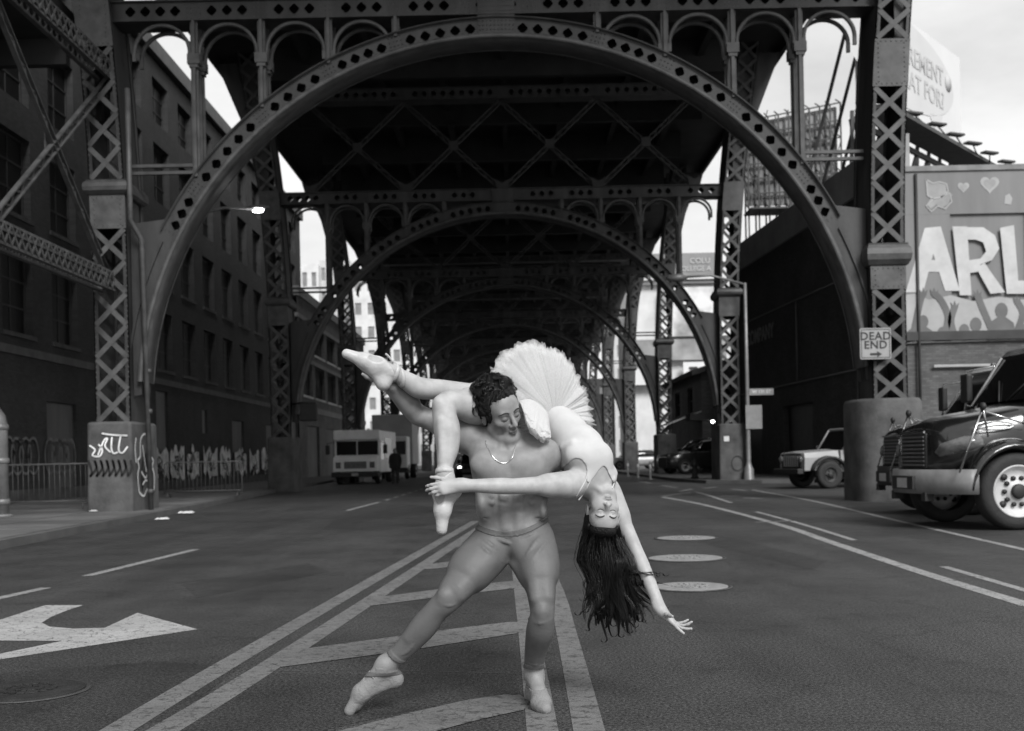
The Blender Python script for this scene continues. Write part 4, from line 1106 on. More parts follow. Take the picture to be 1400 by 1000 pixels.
def wheel(parent, x, y, r, w, side, rim=0.58, mrim=None, bolts=10):
    mb = MB(); h = w / 2
    mb.lathe([(r * rim, -h * .9), (r * .80, -h), (r * .93, -h * .92), (r * .99, -h * .6), (r, 0), (r * .99, h * .6), (r * .93, h * .92), (r * .80, h), (r * rim, h * .9)], 40, 'Y', cap=False)
    t = mb.build('wheel', M_TYRE, parent, (x, y, r))
    s = side
    rm = MB().lathe([(r * rim * 1.04, s * h * .86), (r * rim * 1.01, s * h * 1.0), (r * rim * .95, s * h * .90), (r * rim * .86, s * h * .62), (r * rim * .62, s * h * .58), (r * rim * .46, s * h * .66), (r * rim * .42, s * h * .78), (0.01, s * h * .78)], 40, 'Y', cap=False)
    rm.build('rim', mrim or M_RIM, t)
    hb = MB().lathe([(r * .19, s * h * .74), (r * .19, s * h * 1.05), (r * .14, s * h * 1.15), (.005, s * h * 1.16)], 20, 'Y'); hb.build('hub', M_BLKP, t)
    for k in range(bolts):
        a = 2 * math.pi * k / bolts; q = (r * rim * .53 * math.cos(a), r * rim * .53 * math.sin(a))
        MB().cyl((q[0], s * h * .55, q[1]), (q[0], s * h * .84, q[1]), r * .06, 8).build('lug_nut', M_BLKP, t)
    if bolts >= 8:
        for a in (2.5, 3.9, 5.6, .8):
            MB().lathe([(r * .085, 0), (r * .085, s * .03)], 14, 'Y').build('hand_hole', M_BLKP, t, (r * rim * .78 * math.cos(a), s * h * .60, r * rim * .78 * math.sin(a)))
    return t
def make_truck(label, loc, ang):
    T = empty('truck', loc, ang); tag(T, label, 'truck', None)
    # hood: sections from nose to cowl (x forward)
    def sec(x, yb, yt, zb, zt, crown):
        return mirror([(x, yb, zb), (x, yb + .01, zb + (zt - zb) * .45), (x, (yb + yt) / 2 + .02, zb + (zt - zb) * .82), (x, yt, zt), (x, yt * .55, zt + crown * .7), (x, 0.02, zt + crown)])
    hood = loft([sec(1.06, .42, .36, .84, 1.36, .03), sec(1.03, .62, .46, .80, 1.42, .05), sec(.90, .82, .60, .80, 1.48, .07), sec(.6, .90, .74, .82, 1.54, .08),
                 sec(.25, .92, .80, .90, 1.60, .08), sec(-.05, .94, .84, .90, 1.66, .08), sec(-.32, .96, .88, .90, 1.70, .08)])
    hood.build('hood', M_BLK, T)
    g = MB().box(1.00, 1.085, -.40, .40, .84, 1.36).build('grille', M_BLKP, T, bevel=.03)
    for k in range(8): MB().box(1.085, 1.105, -.36, .36, .89 + .057 * k, .915 + .057 * k).build('grille_bar', mat('dull grille bar', .10, .35, .2, 5), g)
    MB().box(1.088, 1.112, -.40, .40, 1.355, 1.385).build('grille_trim', M_CHR, g)
    for s in (-1, 1):
        # swept headlamp
        hp = [(.66, .905, 1.10), (.98, .66, 1.02), (1.02, .60, 1.08), (.97, .66, 1.20), (.72, .885, 1.30), (.52, .955, 1.29), (.50, .965, 1.17)]
        c = Vector((.78, .84, 1.18)); mb = MB(); vs = [Vector((x, y, z)) for x, y, z in hp]; n = len(vs)
        out = [v + Vector((.05, .05, 0)) for v in vs]; vs2 = [(p.x, s * p.y, p.z) for p in vs + out + [c + Vector((.09, .09, 0))]]
        mb.add(vs2, [(i, (i + 1) % n, n + (i + 1) % n, n + i) for i in range(n)] + [(n + i, n + (i + 1) % n, 2 * n) for i in range(n)], True)
        hl = mb.build('headlight', M_LENS, T)
        MB().lathe([(.07, 0), (.085, .05), (.02, .06)], 14, 'X', (.83, s * .80, 1.16)).build('lamp_bowl', M_CHR, hl)
        # fender
        fs_ = []
        for k in range(17):
            a = math.radians(8 + 172 * k / 16); rr = .66
            x, z = .14 + rr * math.cos(a), .52 + rr * math.sin(a) * 1.0
            fs_.append([(x, s * .80, z - .03), (x, s * .80, z + .10), (x * 1.02, s * 1.05, z + .07), (x, s * 1.19, z + .0), (x, s * 1.20, z - .06), (x, s * 1.12, z - .05)])
        loft(fs_).build('fender', M_BLK, T)
        wheel(T, .14, s * 1.02, .53, .30, s, .66)
        # hood mirror on a tripod
        mr = MB().tube([(.50, s * 1.05, 1.28), (.62, s * 1.16, 1.66)], .014, 6).tube([(.95, s * 1.12, .80), (.63, s * 1.16, 1.66)], .014, 6).tube([(-.1, s * 1.08, 1.42), (.60, s * 1.16, 1.62)], .014, 6).build('mirror_bracket', M_CHR, T)
        MB().lathe([(.02, -.04), (.05, -.02), (.055, .02), (.02, .04)], 16, 'X', (.62, s * 1.16, 1.69)).build('mirror', M_BLKP, mr)
        # oval badge loop on the hood side
        ov = [(.35 + .27 * math.cos(t * .3142), s * (.945), 1.43 + .055 * math.sin(t * .3142)) for t in range(20)]
        MB().tube(ov, .012, 6, closed=True).build('side_vent_trim', M_CHR, T)
        # side steps and tank
        MB().tube([(-1.0, s * .95, .62), (-2.3, s * .95, .62)], .27, 18).build('fuel_tank', M_CHR if s > 0 else M_BLKP, T)
    # bumper: swept in plan
    bp = []
    for k in range(13):
        y = -1.17 + 2.34 * k / 12; x = 1.24 - .42 * abs(y / 1.17) ** 2.2
        bp.append([(x - .12, y, .50), (x, y, .50), (x + .015, y, .66), (x - .01, y, .84), (x - .12, y, .84)])
    bm_ = loft(bp).build('bumper', M_BUMP, T)
    MB().box(1.22, 1.262, -.34, .34, .56, .75).build('bumper_recess', M_BLKP, bm_); MB().box(1.262, 1.268, -.16, .16, .58, .72).build('number_plate', mat('number plate', .35, .5, .2, 8), bm_)
    for s in (-1, 1): MB().box(1.05, 1.18, s * .5 - .06, s * .5 + .06, .40, .52).build('tow_hook', M_BLKP, bm_)
    # cab
    prof = [(-.28, .92), (-.30, 1.74), (-.78, 2.52), (-.90, 2.62), (-2.35, 2.66), (-2.45, 2.55), (-2.5, .92)]
    cab = MB(); ys = [(-1.02, .0), (-1.06, .02), (1.06, .02), (1.02, 0)]
    secs = []
    for y, e in ((-1.0, .97), (-1.05, 1.0), (1.05, 1.0), (1.0, .97)): secs.append([(-1.6 + (x + 1.6) * e, y * (1 - .10 * max(0, z - 1.75)), .92 + (z - .92) * (1 if e == 1 else .985)) for x, z in prof])
    loft(secs, False).build('cab', M_BLK, T, bevel=.03)
    a, b = Vector((-.31, 0, 1.80)), Vector((-.765, 0, 2.47)); off = Vector((.86, 0, .50)).normalized() * .012
    ws = [a + off + Vector((0, -.92, 0)), a + off + Vector((0, .92, 0)), b + off + Vector((0, .84, 0)), b + off + Vector((0, -.84, 0))]
    w_ = MB().add(ws, [(0, 1, 2, 3)]).build('windscreen', M_VGLASS, T)
    for s in (-1, 1):
        MB().bar(a + off + Vector((.01, s * .95, -.03)), b + off + Vector((.01, s * .87, .03)), .05, .03).build('pillar_trim', M_CHR, w_)
        MB().tube([(-.28, s * .1, 1.80), (-.48, s * .45, 2.12)], .012, 5).build('wiper', M_BLKP, w_)
        d = MB().add([(-.55, s * 1.066, 1.78), (-2.0, s * 1.066, 1.78), (-2.0, s * .985, 2.46), (-.88, s * .985, 2.46)], [(0, 1, 2, 3)]).build('side_window', M_VGLASS, T)
        dr = MB().box(-2.1, -.55, s * 1.05 - .012, s * 1.05 + .012, .98, 1.74).build('door', M_BLK, T, bevel=.01)
        MB().box(-2.18, -2.02, s * 1.07 - .012, s * 1.07 + .012, 1.52, 1.57).build('handle', M_CHR, dr)
        mr = MB().tube([(-.5, s * 1.05, 1.75), (-.42, s * 1.35, 1.80), (-.42, s * 1.35, 2.35), (-.8, s * 1.0, 2.4)], .015, 6).build('mirror_arm', M_CHR, T)
        MB().box(-.47, -.37, s * 1.35 - .12, s * 1.35 + .12, 1.85, 2.30).build('side_mirror', M_BLKP, mr, bevel=.03)
    for y in (-.7, -.35, 0, .35, .7): MB().lathe([(.05, 0), (.04, .05), (.01, .06)], 10, 'Z', (-1.1, y, 2.64)).build('roof_marker', M_LENS, T)
    MB().box(-6.4, .6, -.42, .42, .55, .85).build('chassis', M_BLKP, T)
    MB().box(-6.6, -2.75, -1.2, 1.2, .95, 3.1).build('cargo_box', M_DARKV, T, bevel=.03)
    for s in (-1, 1): wheel(T, -4.9, s * .98, .53, .5, s)
    return T
tr1 = make_truck('large black truck nearest the camera at the right edge, white front rim', (6.90, 16.6, 0), math.radians(180 + 5))
tr2 = copy_tree(tr1); tr2.location = (7.85, 20.3, 0); tr2.rotation_euler.z = math.radians(180 + 2)
tr2['label'] = 'black truck parked behind the nearest one, only its cab and nose showing'
for c in tr2.children:
    if c.name.startswith('bumper'): c.material_slots[0].link = 'OBJECT'; c.material_slots[0].material = M_BLKP
tr1['group'] = tr2['group'] = 'black trucks parked on the right'
# ---- boxy off-road car behind the right pedestal
def make_jeep():
    J = empty('off_road_car', (10.05, 35.6, 0), math.radians(180 + 14)); tag(J, 'boxy off-road car with a pale hood behind the right pedestal', 'car')
    loft([mirror([(x, .78, .55), (x, .80, .95), (x, .74, zt), (x, .02, zt + .05)]) for x, zt in ((1.42, 1.05), (1.40, 1.10), (.9, 1.13), (.25, 1.16))], False).build('hood', mat('pale hood paint', .34, .35, .15, 2, coat=.4), J, bevel=.03)
    MB().box(1.40, 1.46, -.62, .62, .62, 1.08).build('grille', M_BLKP, J, bevel=.02)
    for k in range(7): MB().box(1.461, 1.475, -.42 + .14 * k - .035, -.42 + .14 * k + .035, .68, 1.02).build('grille_slot', M_GREYV, J)
    for s in (-1, 1):
        MB().lathe([(.11, 0), (.11, .05), (.08, .07), (.01, .08)], 18, 'X', (1.44, s * .60, .90)).build('headlight', M_LENS, J)
        loft([[(.65 + .58 * math.cos(a), s * .72, .42 + .52 * math.sin(a)), (.65 + .60 * math.cos(a), s * .72, .47 + .54 * math.sin(a)), (.65 + .60 * math.cos(a), s * 1.0, .46 + .53 * math.sin(a)), (.65 + .58 * math.cos(a), s * 1.0, .40 + .52 * math.sin(a))] for a in [math.radians(15 + 150 * k / 10) for k in range(11)]]).build('fender', M_BLKP, J)
        wheel(J, .65, s * .84, .42, .28, s, .55, M_BLKP, 5); wheel(J, -1.75, s * .84, .42, .28, s, .55, M_BLKP, 5)
        d = MB().box(-.95, .22, s * .80 - .02, s * .80 + .02, .55, 1.16).build('door', M_GREYV, J, bevel=.015); MB().box(-.85, -.7, s * .83 - .012, s * .83 + .012, 1.02, 1.06).build('handle', M_BLKP, d)
        MB().add([(-.05, s * .785, 1.18), (-.9, s * .785, 1.18), (-.9, s * .70, 1.74), (-.28, s * .70, 1.74)], [(0, 1, 2, 3)]).build('side_window', M_VGLASS, J)
        MB().add([(-1.0, s * .785, 1.18), (-2.2, s * .785, 1.18), (-2.2, s * .70, 1.74), (-1.0, s * .70, 1.74)], [(0, 1, 2, 3)]).build('side_window', M_VGLASS, J)
        MB().tube([(.12, s * .78, 1.16), (-.26, s * .72, 1.78), (-2.25, s * .72, 1.80), (-2.35, s * .78, 1.16)], .035, 6).build('roof_pillar', M_GREYV, J)
        MB().box(.0, .12, s * .92 - .09, s * .92 + .09, 1.15, 1.32).build('side_mirror', M_BLKP, J, bevel=.02)
    MB().box(-2.4, .2, -.79, .79, .50, 1.165).build('body', M_GREYV, J, bevel=.03)
    MB().add([(.10, -.74, 1.18), (.10, .74, 1.18), (-.25, .68, 1.76), (-.25, -.68, 1.76)], [(0, 1, 2, 3)]).build('windscreen', M_VGLASS, J)
    MB().box(-2.3, -.26, -.70, .70, 1.78, 1.85).build('roof', M_GREYV, J, bevel=.03)
    MB().box(1.46, 1.66, -.8, .8, .46, .62).build('bumper', M_BLKP, J, bevel=.02)
    MB().lathe([(.05, 0), (.38, .02), (.40, .12), (.36, .24), (.05, .26)], 24, 'X', (-2.68, 0, 1.0)).build('spare_wheel', M_WVAN, J)
    return J
make_jeep()
# ---- white step van
def make_van():
    V = empty('step_van', (-7.75, 57, 0), math.radians(-90 - 3)); tag(V, 'white boxy step van facing the camera on the left', 'van')
    MB().box(-5.2, -.05, -1.15, 1.15, .55, 2.68).build('body', M_WVAN, V, bevel=.05)
    loft([[(x, -1.12, .62), (x, 1.12, .62), (x, 1.12, zt), (x, -1.12, zt)] for x, zt in ((-.1, 1.42), (.35, 1.38), (.55, 1.25))], False).build('nose', M_WVAN, V, bevel=.04)
    MB().add([(-.04, -1.05, 1.45), (-.04, 1.05, 1.45), (-.045, 1.05, 2.15), (-.045, -1.05, 2.15)], [(0, 1, 2, 3)]).build('windscreen', M_VGLASS, V)
    MB().box(-.06, .0, -.02, .02, 1.45, 2.15).build('screen_pillar', M_WVAN, V)
    MB().box(-.2, .12, -1.17, 1.17, 2.2, 2.7).build('brow', M_WVAN, V, bevel=.05)
    g = MB().box(.55, .59, -.55, .55, .78, 1.12).build('grille', M_BLKP, V)
    for k in range(4): MB().box(.59, .60, -.52, .52, .82 + .075 * k, .85 + .075 * k).build('grille_bar', M_GREYV, g)
    MB().box(.5, .72, -1.18, 1.18, .36, .60).build('bumper', M_BLKP, V, bevel=.02); MB().box(.722, .732, -.17, .17, .42, .56).build('number_plate', MATS['number plate'], V)
    for s in (-1, 1):
        MB().box(.55, .585, s * .85 - .13, s * .85 + .13, .80, 1.10).build('headlight', M_LENS, V, bevel=.02)
        wheel(V, -.35, s * .98, .42, .25, s, .55, None, 6); wheel(V, -3.9, s * .98, .42, .3, s, .55, None, 6)
        MB().tube([(-.1, s * 1.15, 2.1), (.2, s * 1.45, 2.05), (.2, s * 1.45, 1.5)], .02, 6).build('mirror_arm', M_BLKP, V); MB().box(.12, .22, s * 1.45 - .1, s * 1.45 + .1, 1.5, 1.95).build('side_mirror', M_BLKP, V)
        MB().add([(-.3, s * 1.156, 1.2), (-1.2, s * 1.156, 1.2), (-1.2, s * 1.156, 2.15), (-.3, s * 1.156, 2.15)], [(0, 1, 2, 3)]).build('side_window', M_VGLASS, V)
        MB().box(-3.6, -1.5, s * 1.155 - .01, s * 1.155 + .01, 1.3, 2.3).build('side_panel', M_GREYV, V)
    for y in (-.6, 0, .6): MB().box(-.02, .14, y - .06, y + .06, 2.70, 2.76).build('roof_marker', M_LENS, V)
    return V
make_van()
bt = empty('box_truck', (-7.4, 69, 0), math.radians(-90)); tag(bt, 'tall pale box truck parked behind the white step van', 'truck')
MB().box(-6, -1.6, -1.25, 1.25, .9, 4.0).build('cargo_box', mat('pale truck box', .36, .6, .15, 1), bt, bevel=.04); MB().box(-1.5, .4, -1.1, 1.1, .6, 2.6).build('cab', M_WVAN, bt, bevel=.08)
MB().box(.401, .42, -1.0, 1.0, 1.5, 2.3).build('windscreen', M_VGLASS, bt)
for s in (-1, 1): wheel(bt, -.4, s * 1.0, .45, .28, s, .55, None, 6); wheel(bt, -4.6, s * 1.0, .45, .4, s, .55, None, 6)
MB().box(.45, .6, -1.1, 1.1, .4, .7).build('bumper', M_BLKP, bt)
# ---- passenger cars
def make_car(label, loc, ang, paint, beams=False, suv=False):
    C = empty('parked_car', loc, ang); tag(C, label, 'car')
    h = 0.25 if suv else 0.0
    def s_(x, w, zb, zt): return mirror([(x, w * .9, zb), (x, w, zb + .22), (x, w * .97, zt - .08), (x, w * .86, zt), (x, .02, zt + .03)])
    loft([s_(2.2, .70, .40, .62 + h), s_(2.1, .80, .30, .72 + h), (s_(1.4, .88, .26, .86 + h)), s_(.8, .90, .26, .92 + h), s_(-1.2, .90, .26, .94 + h), s_(-1.9, .88, .28, .92 + h), s_(-2.2, .80, .36, .85 + h)]).build('body', paint, C)
    def c_(x, w, z): return mirror([(x, w, .88 + h), (x, w * .96, .9 + h + (z - .9 - h) * .5), (x, w * .80, z - .04), (x, w * .6, z), (x, .02, z + .01)])
    loft([c_(.95, .80, .93 + h), c_(.15, .80, 1.38 + h * 1.5), c_(-.5, .80, 1.43 + h * 1.5), c_(-1.3, .80, 1.36 + h * 1.5), c_(-2.0, .76, .95 + h)]).build('greenhouse', M_VGLASS, C)
    MB().box(-1.25, .1, -.6, .6, 1.425 + h * 1.5, 1.455 + h * 1.5).build('roof', paint, C, bevel=.012)
    for s in (-1, 1):
        for x in (1.35, -1.35): wheel(C, x, s * .80, .33 + h * .2, .22, s, .62, M_GREYV, 5)
        MB().lathe([(.11, 0), (.10, .06), (.02, .08)], 14, 'X', (2.10, s * .58, .66 + h)).build('headlight', M_BEAM if beams else M_LENS, C)
        MB().box(.62, .80, s * .98 - .07, s * .98 + .07, .93 + h, 1.06 + h).build('side_mirror', paint, C, bevel=.02)
        MB().tube([(.92, s * .80, .95 + h), (.18, s * .70, 1.40 + h * 1.5), (-1.25, s * .70, 1.40 + h * 1.5), (-1.95, s * .76, .97 + h)], .03, 6).build('roof_pillar', paint, C)
    MB().box(2.16, 2.22, -.45, .45, .40, .60 + h).build('grille', M_BLKP, C, bevel=.02)
    return C
make_car('dark car with lit headlamps coming up the road behind the dancers', (-2.2, 64, 0), math.radians(-92), M_DARKV, True)
make_car('dark car parked under the shop marquee right of the road', (9.9, 60.0, SW_Z), math.radians(200), M_DARKV, False, True)
make_car('pale car nosing out beside the third right column', (9.0, 84, SW_Z), math.radians(190), M_GREYV)
make_car('dark car at the kerb behind the third right column', (5.4, 78, 0), math.radians(-90), M_DARKV)

# ================================================================== street furniture
M_GALV = mat('galvanised steel', 0.22, 0.45, 0.25, 5, metal=0.3)
M_SIGNY = mat('faded sign sheet', 0.26, 0.55, 0.15, 5)
M_SIGNB = mat('sign print black', 0.02, 0.6, 0.1, 5)
# lit street lamp hung from the first arch
ln = empty('street_lamp', (0, 0, 0)); tag(ln, 'lit street lamp on a thin arm by the first left column', 'street lamp')
a, b = P(258, 296, 26.35), P(350, 287, 29.5); ln.location = a
rel = lambda v: Vector(v) - a
MB().tube([(0, 0, 0), rel(a.lerp(b, .5)) + Vector((0, 0, .12)), rel(b)], .035, 8).build('arm', M_STEELL, ln)
hd = MB().lathe([(.02, -.30), (.06, -.26), (.09, -.1), (.10, .12), (.07, .28), (.02, .30)], 16, 'X').build('lamp_head', M_STEELL, ln, rel(b) + Vector((0.05, 0, .06)))
hd.scale = (1, 1, .55)
MB().lathe([(.01, -.15), (.055, -.12), (.07, 0), (.055, .12), (.01, .15)], 16, 'X').build('lamp_glass', mat('lamp glow', .9, .4, 0, emit=18), ln, rel(b) + Vector((0.05, -.02, -.01)))
# lamp post with signs beside the second right column
pl = empty('lamp_post', (9.0, 43.3, 0)); tag(pl, 'galvanised lamp post with two sign plates beside the second right column', 'street lamp')
MB().lathe([(.24, 0.0), (.24, .05), (.20, .15), (.18, .55), (.12, .65), (.09, .8), (.075, 4), (.06, 7.6), (.01, 7.62)], 14).build('post', M_GALV, pl)
h_ = P(925, 380, 43.0) - Vector((9.0, 43.3, 0))
MB().tube([(0, 0, 7.55), (h_.x * .5, h_.y * .5, 7.9), h_], .045, 8).build('arm', M_GALV, pl)
MB().lathe([(.02, -.4), (.12, -.3), (.15, .1), (.05, .4)], 14, 'X').build('lamp_head', M_GALV, pl, h_)
MB().box(.08, 1.0, -.02, .01, 3.33, 3.58).build('street_name_plate', M_SIGNY, pl)
me = text_mesh('W 131 ST', .17, M_SIGNW, .002, .004); o = link('lettering', me, pl.children[-1]); o.location = (.54, -.024, 3.455); o.rotation_euler = (math.pi / 2, 0, 0)
MB().box(-.10, .52, -.12, -.09, 2.05, 2.95).build('parking_plate', M_SIGNY, pl)
# DEAD END plate strapped to the first right column
de = empty('dead_end_sign', P(1197, 470, 25.2)); tag(de, 'square DEAD END sign with an arrow strapped to the first right column', 'sign')
sz = .345
bd = MB().prism([(x * sz, z * sz) for x, z in ((-1, -.93), (-.93, -1), (.93, -1), (1, -.93), (1, .93), (.93, 1), (-.93, 1), (-1, .93))], lambda u, v, t: (u, t, v), 0, .012).build('board', mat('sign yellow sheet', .30, .5, .12, 4), de)
fr = MB()
for q in (((-.9, -.9), (.9, -.9)), ((.9, -.9), (.9, .9)), ((.9, .9), (-.9, .9)), ((-.9, .9), (-.9, -.9))): ribbon(fr, [(x * sz, z * sz) for x, z in q], .014, lambda u, v, t: (u, -.004, v))
fr.build('border', M_SIGNB, bd)
for s, z in (('DEAD', .16), ('END', -.035)):
    me = text_mesh(s, .245, M_SIGNB, .002, .004, space=1.08); o = link('lettering', me, bd); o.location = (0, -.006, z); o.rotation_euler = (math.pi / 2, 0, 0)
MB().add([(x * .30, -.006, -.235 + z * .16) for x, z in ((-.42, -.16), (.1, -.16), (.1, -.42), (.46, 0), (.1, .42), (.1, .16), (-.42, .16))], [tuple(range(7))]).build('arrow', M_SIGNB, bd)
MB().box(-.05, .05, .013, .30, -.2, .2).build('bracket', M_GALV, de)
# crowd barriers on the left sidewalk
M_BAR = mat('dull barrier steel', 0.10, 0.55, 0.3, 5)
def barrier():
    B = empty('crowd_barrier'); L = 2.3
    MB().tube([(0, 0, .12), (0, 0, 1.0), (.08, 0, 1.08), (L - .08, 0, 1.08), (L, 0, 1.0), (L, 0, .12)], .021, 8).tube([(0, 0, .2), (L, 0, .2)], .018, 8).build('frame', M_BAR, B)
    for k in range(1, 19): MB().cyl((L * k / 19, 0, .2), (L * k / 19, 0, 1.07), .008, 6).build('bar', M_BAR, B)
    for x in (.12, L - .12): MB().tube([(x, -.3, .02), (x, -.25, .14), (x, .25, .14), (x, .3, .02)], .016, 6).build('foot', M_BAR, B)
    return B
b1 = barrier(); b1.location = (-12.35, 27.0, SW_Z); b1.rotation_euler.z = math.radians(4); tag(b1, 'steel crowd barrier at the far left edge by the pipe', 'barrier', 'crowd barriers on the left sidewalk')
b2 = copy_tree(b1); b2.location = (-10.55, 34.5, SW_Z); b2.rotation_euler.z = math.radians(8); b2['label'] = 'steel crowd barrier behind the first left pedestal before the sprayed wall'
# standing pipe at the left edge
pp_ = empty('vent_pipe', (-10.6, 23.6, SW_Z)); tag(pp_, 'thick pale standpipe with an elbow at the left picture edge', 'pipe')
MB().tube([(0, 0, 0), (0, 0, 1.9), (-.03, 0, 2.05), (-.14, 0, 2.22), (-.35, 0, 2.3), (-.9, 0, 2.32), (-1.4, 0, 2.32)], .145, 18).build('pipe', M_GALV, pp_)
for z in (.25, 1.1, 1.8): MB().lathe([(.15, 0), (.17, .02), (.17, .1), (.15, .12)], 18, c=(0, 0, z)).build('collar', M_GALV, pp_)
MB().lathe([(.22, 0), (.22, .04), (.15, .06)], 18).build('base_flange', M_GALV, pp_)
# hydrant, bollards
hy = empty('fire_hydrant', (7.5, 46.8, SW_Z)); tag(hy, 'dark fire hydrant on the sidewalk behind the second right pedestal', 'hydrant')
MB().lathe([(.17, 0), (.17, .06), (.12, .10), (.11, .5), (.15, .54), (.15, .6), (.12, .72), (.05, .80), (.04, .86), (.01, .87)], 16).build('barrel', M_BLKP, hy)
for s in (-1, 1): MB().cyl((s * .1, 0, .44), (s * .2, 0, .44), .055, 10).build('nozzle', M_GALV, hy)
for k, (x, y) in enumerate(((6.3, 52.0), (6.35, 57.5), (6.4, 63.0))):
    bo = empty('bollard', (x, y, 0)); tag(bo, ('nearest', 'middle', 'farthest')[k] + ' short pale bollard along the right kerb', 'bollard', 'bollards on the right kerb')
    MB().lathe([(.12, 0), (.12, .04), (.06, .06), (.05, .8), (.03, .86), (.005, .87)], 12).build('post', M_GALV, bo); MB().lathe([(.053, .55), (.056, .57), (.056, .68), (.053, .70)], 12).build('band', M_WVAN, bo)
# traffic light and small sign hung by the second left column
tl = empty('traffic_signal', (-8.1, 43.2, 0)); tag(tl, 'dark traffic signal on a bracket beside the second left column', 'traffic light')
MB().tube([(-.45, 1.0, 3.4), (.2, 0, 3.4), (.7, 0, 3.4)], .04, 8).build('bracket', M_STEEL, tl); hz = MB().box(.1, .75, -.14, .14, 2.7, 3.35).build('housing', M_BLKP, tl, bevel=.04)
# litter by the kerb
rs = random.Random(5)
for px, py, s, lab in ((222, 711.5, .13, 'flat white scrap of paper in the gutter by the first left pedestal'), (254, 703, .17, 'crumpled white paper bag beyond the first left pedestal'), (128, 709, .09, 'small crumpled litter at the foot of the first left pedestal')):
    c = G(px, py); mb = MB(); n = 7; vs = []
    for i in range(n):
        for j in range(n): vs.append(((i - 3) / 3 * s, (j - 3) / 3 * s * .8, max(.006, .02 + rs.uniform(0, .28) * s * (1 if 0 < i < 6 and 0 < j < 6 else .15))))
    mb.add(vs, [(i * n + j, (i + 1) * n + j, (i + 1) * n + j + 1, i * n + j + 1) for i in range(n - 1) for j in range(n - 1)])
    o = mb.build('paper_litter', mat('white paper', .6, .8, .1, 5), loc=(c.x, c.y, .002 if px > 200 else SW_Z + .01)); tag(o, lab, 'litter', 'paper litter by the left kerb')
# spray paint on the first left pedestal (front face and road face)
ped = [c for c in COLS[0, -1].children if c.name.startswith('pedestal')][0]
fy = -.92 * 1.035
def front(u, v, t): return (u, fy - .004, v)
mb = MB()
for pts in (((-.42, 1.60), (-.30, 1.50), (-.36, 1.38), (-.20, 1.36), (-.14, 1.50), (-.22, 1.62)), ((-.24, 1.38), (-.10, 1.70), (-.02, 1.74), (-.08, 1.58), (.04, 1.44)), ((.08, 1.78), (.06, 1.55), (.10, 1.42), (.20, 1.44)), ((-.14, 1.86), (.10, 1.82), (.42, 1.80)), ((.27, 1.80), (.22, 1.50), (.30, 1.42), (.42, 1.56))):
    ribbon(mb, smoothpts(pts, 5), .035, front)
mb.build('graffiti', M_GRAF, COLS[0, -1])
mb = MB()
for k in range(7): ribbon(mb, smoothpts([(-.45 + .13 * k, 1.28), (-.38 + .13 * k, 1.02), (-.42 + .14 * k, .92), (-.28 + .13 * k, 1.1), (-.30 + .13 * k, 1.26)], 5), .045, front)
mb.build('graffiti', M_GRAFD, COLS[0, -1])
def side(u, v, t): return (.49 * 1.045 + .006, u, v)
mb = MB()
for pts in (((-.55, .55), (-.62, .9), (-.52, 1.1), (-.60, 1.25), (-.42, 1.35), (-.38, 1.7), (-.1, 1.85), (.2, 1.75), (.28, 1.4), (.5, 1.25), (.42, 1.1), (.55, .9), (.5, .55), (.25, .45), (.05, .6), (-.2, .45), (-.4, .48), (-.55, .55)),
            ((-.25, 1.6), (-.1, 1.2), (0, 1.0), (.1, 1.3), (.18, 1.62)), ((-.35, 1.0), (-.1, .85), (.1, .95), (.3, .85)), ((-.3, .7), (-.05, .8), (.2, .7)), ((-.7, 1.2), (-.76, 1.5), (-.68, 1.75))):
    ribbon(mb, smoothpts(pts, 4), .05, side)
mb.build('graffiti', mat('bright spray paint', .75, .7, .1, 5), COLS[0, -1])
mb = MB(); ribbon(mb, smoothpts([(.1 * math.cos(k) * (3 + k % 3), 1.0 + .12 * math.sin(1.7 * k) * (3 + k % 2)) for k in range(12)], 4), .06, lambda u, v, t: (.49 * 1.045 + .004, u, v))
mb.build('graffiti', M_GRAFD, COLS[0, -1])
# stickers and tag on the second right pedestal
c2 = COLS[1, 1]
mb = MB(); f2 = lambda u, v, t: (u, -.92 * 1.045 - .004, v)
ribbon(mb, smoothpts([(.15 + .22 * math.cos(k * .7), .75 + .28 * math.sin(k * .7)) for k in range(10)], 4), .035, f2); mb.build('graffiti', M_GRAFD, c2)
MB().add([f2(-.35, 1.6, 0), f2(-.15, 1.6, 0), f2(-.15, 1.8, 0), f2(-.35, 1.8, 0)], [(0, 1, 2, 3)]).build('sticker', M_SIGNW, c2)
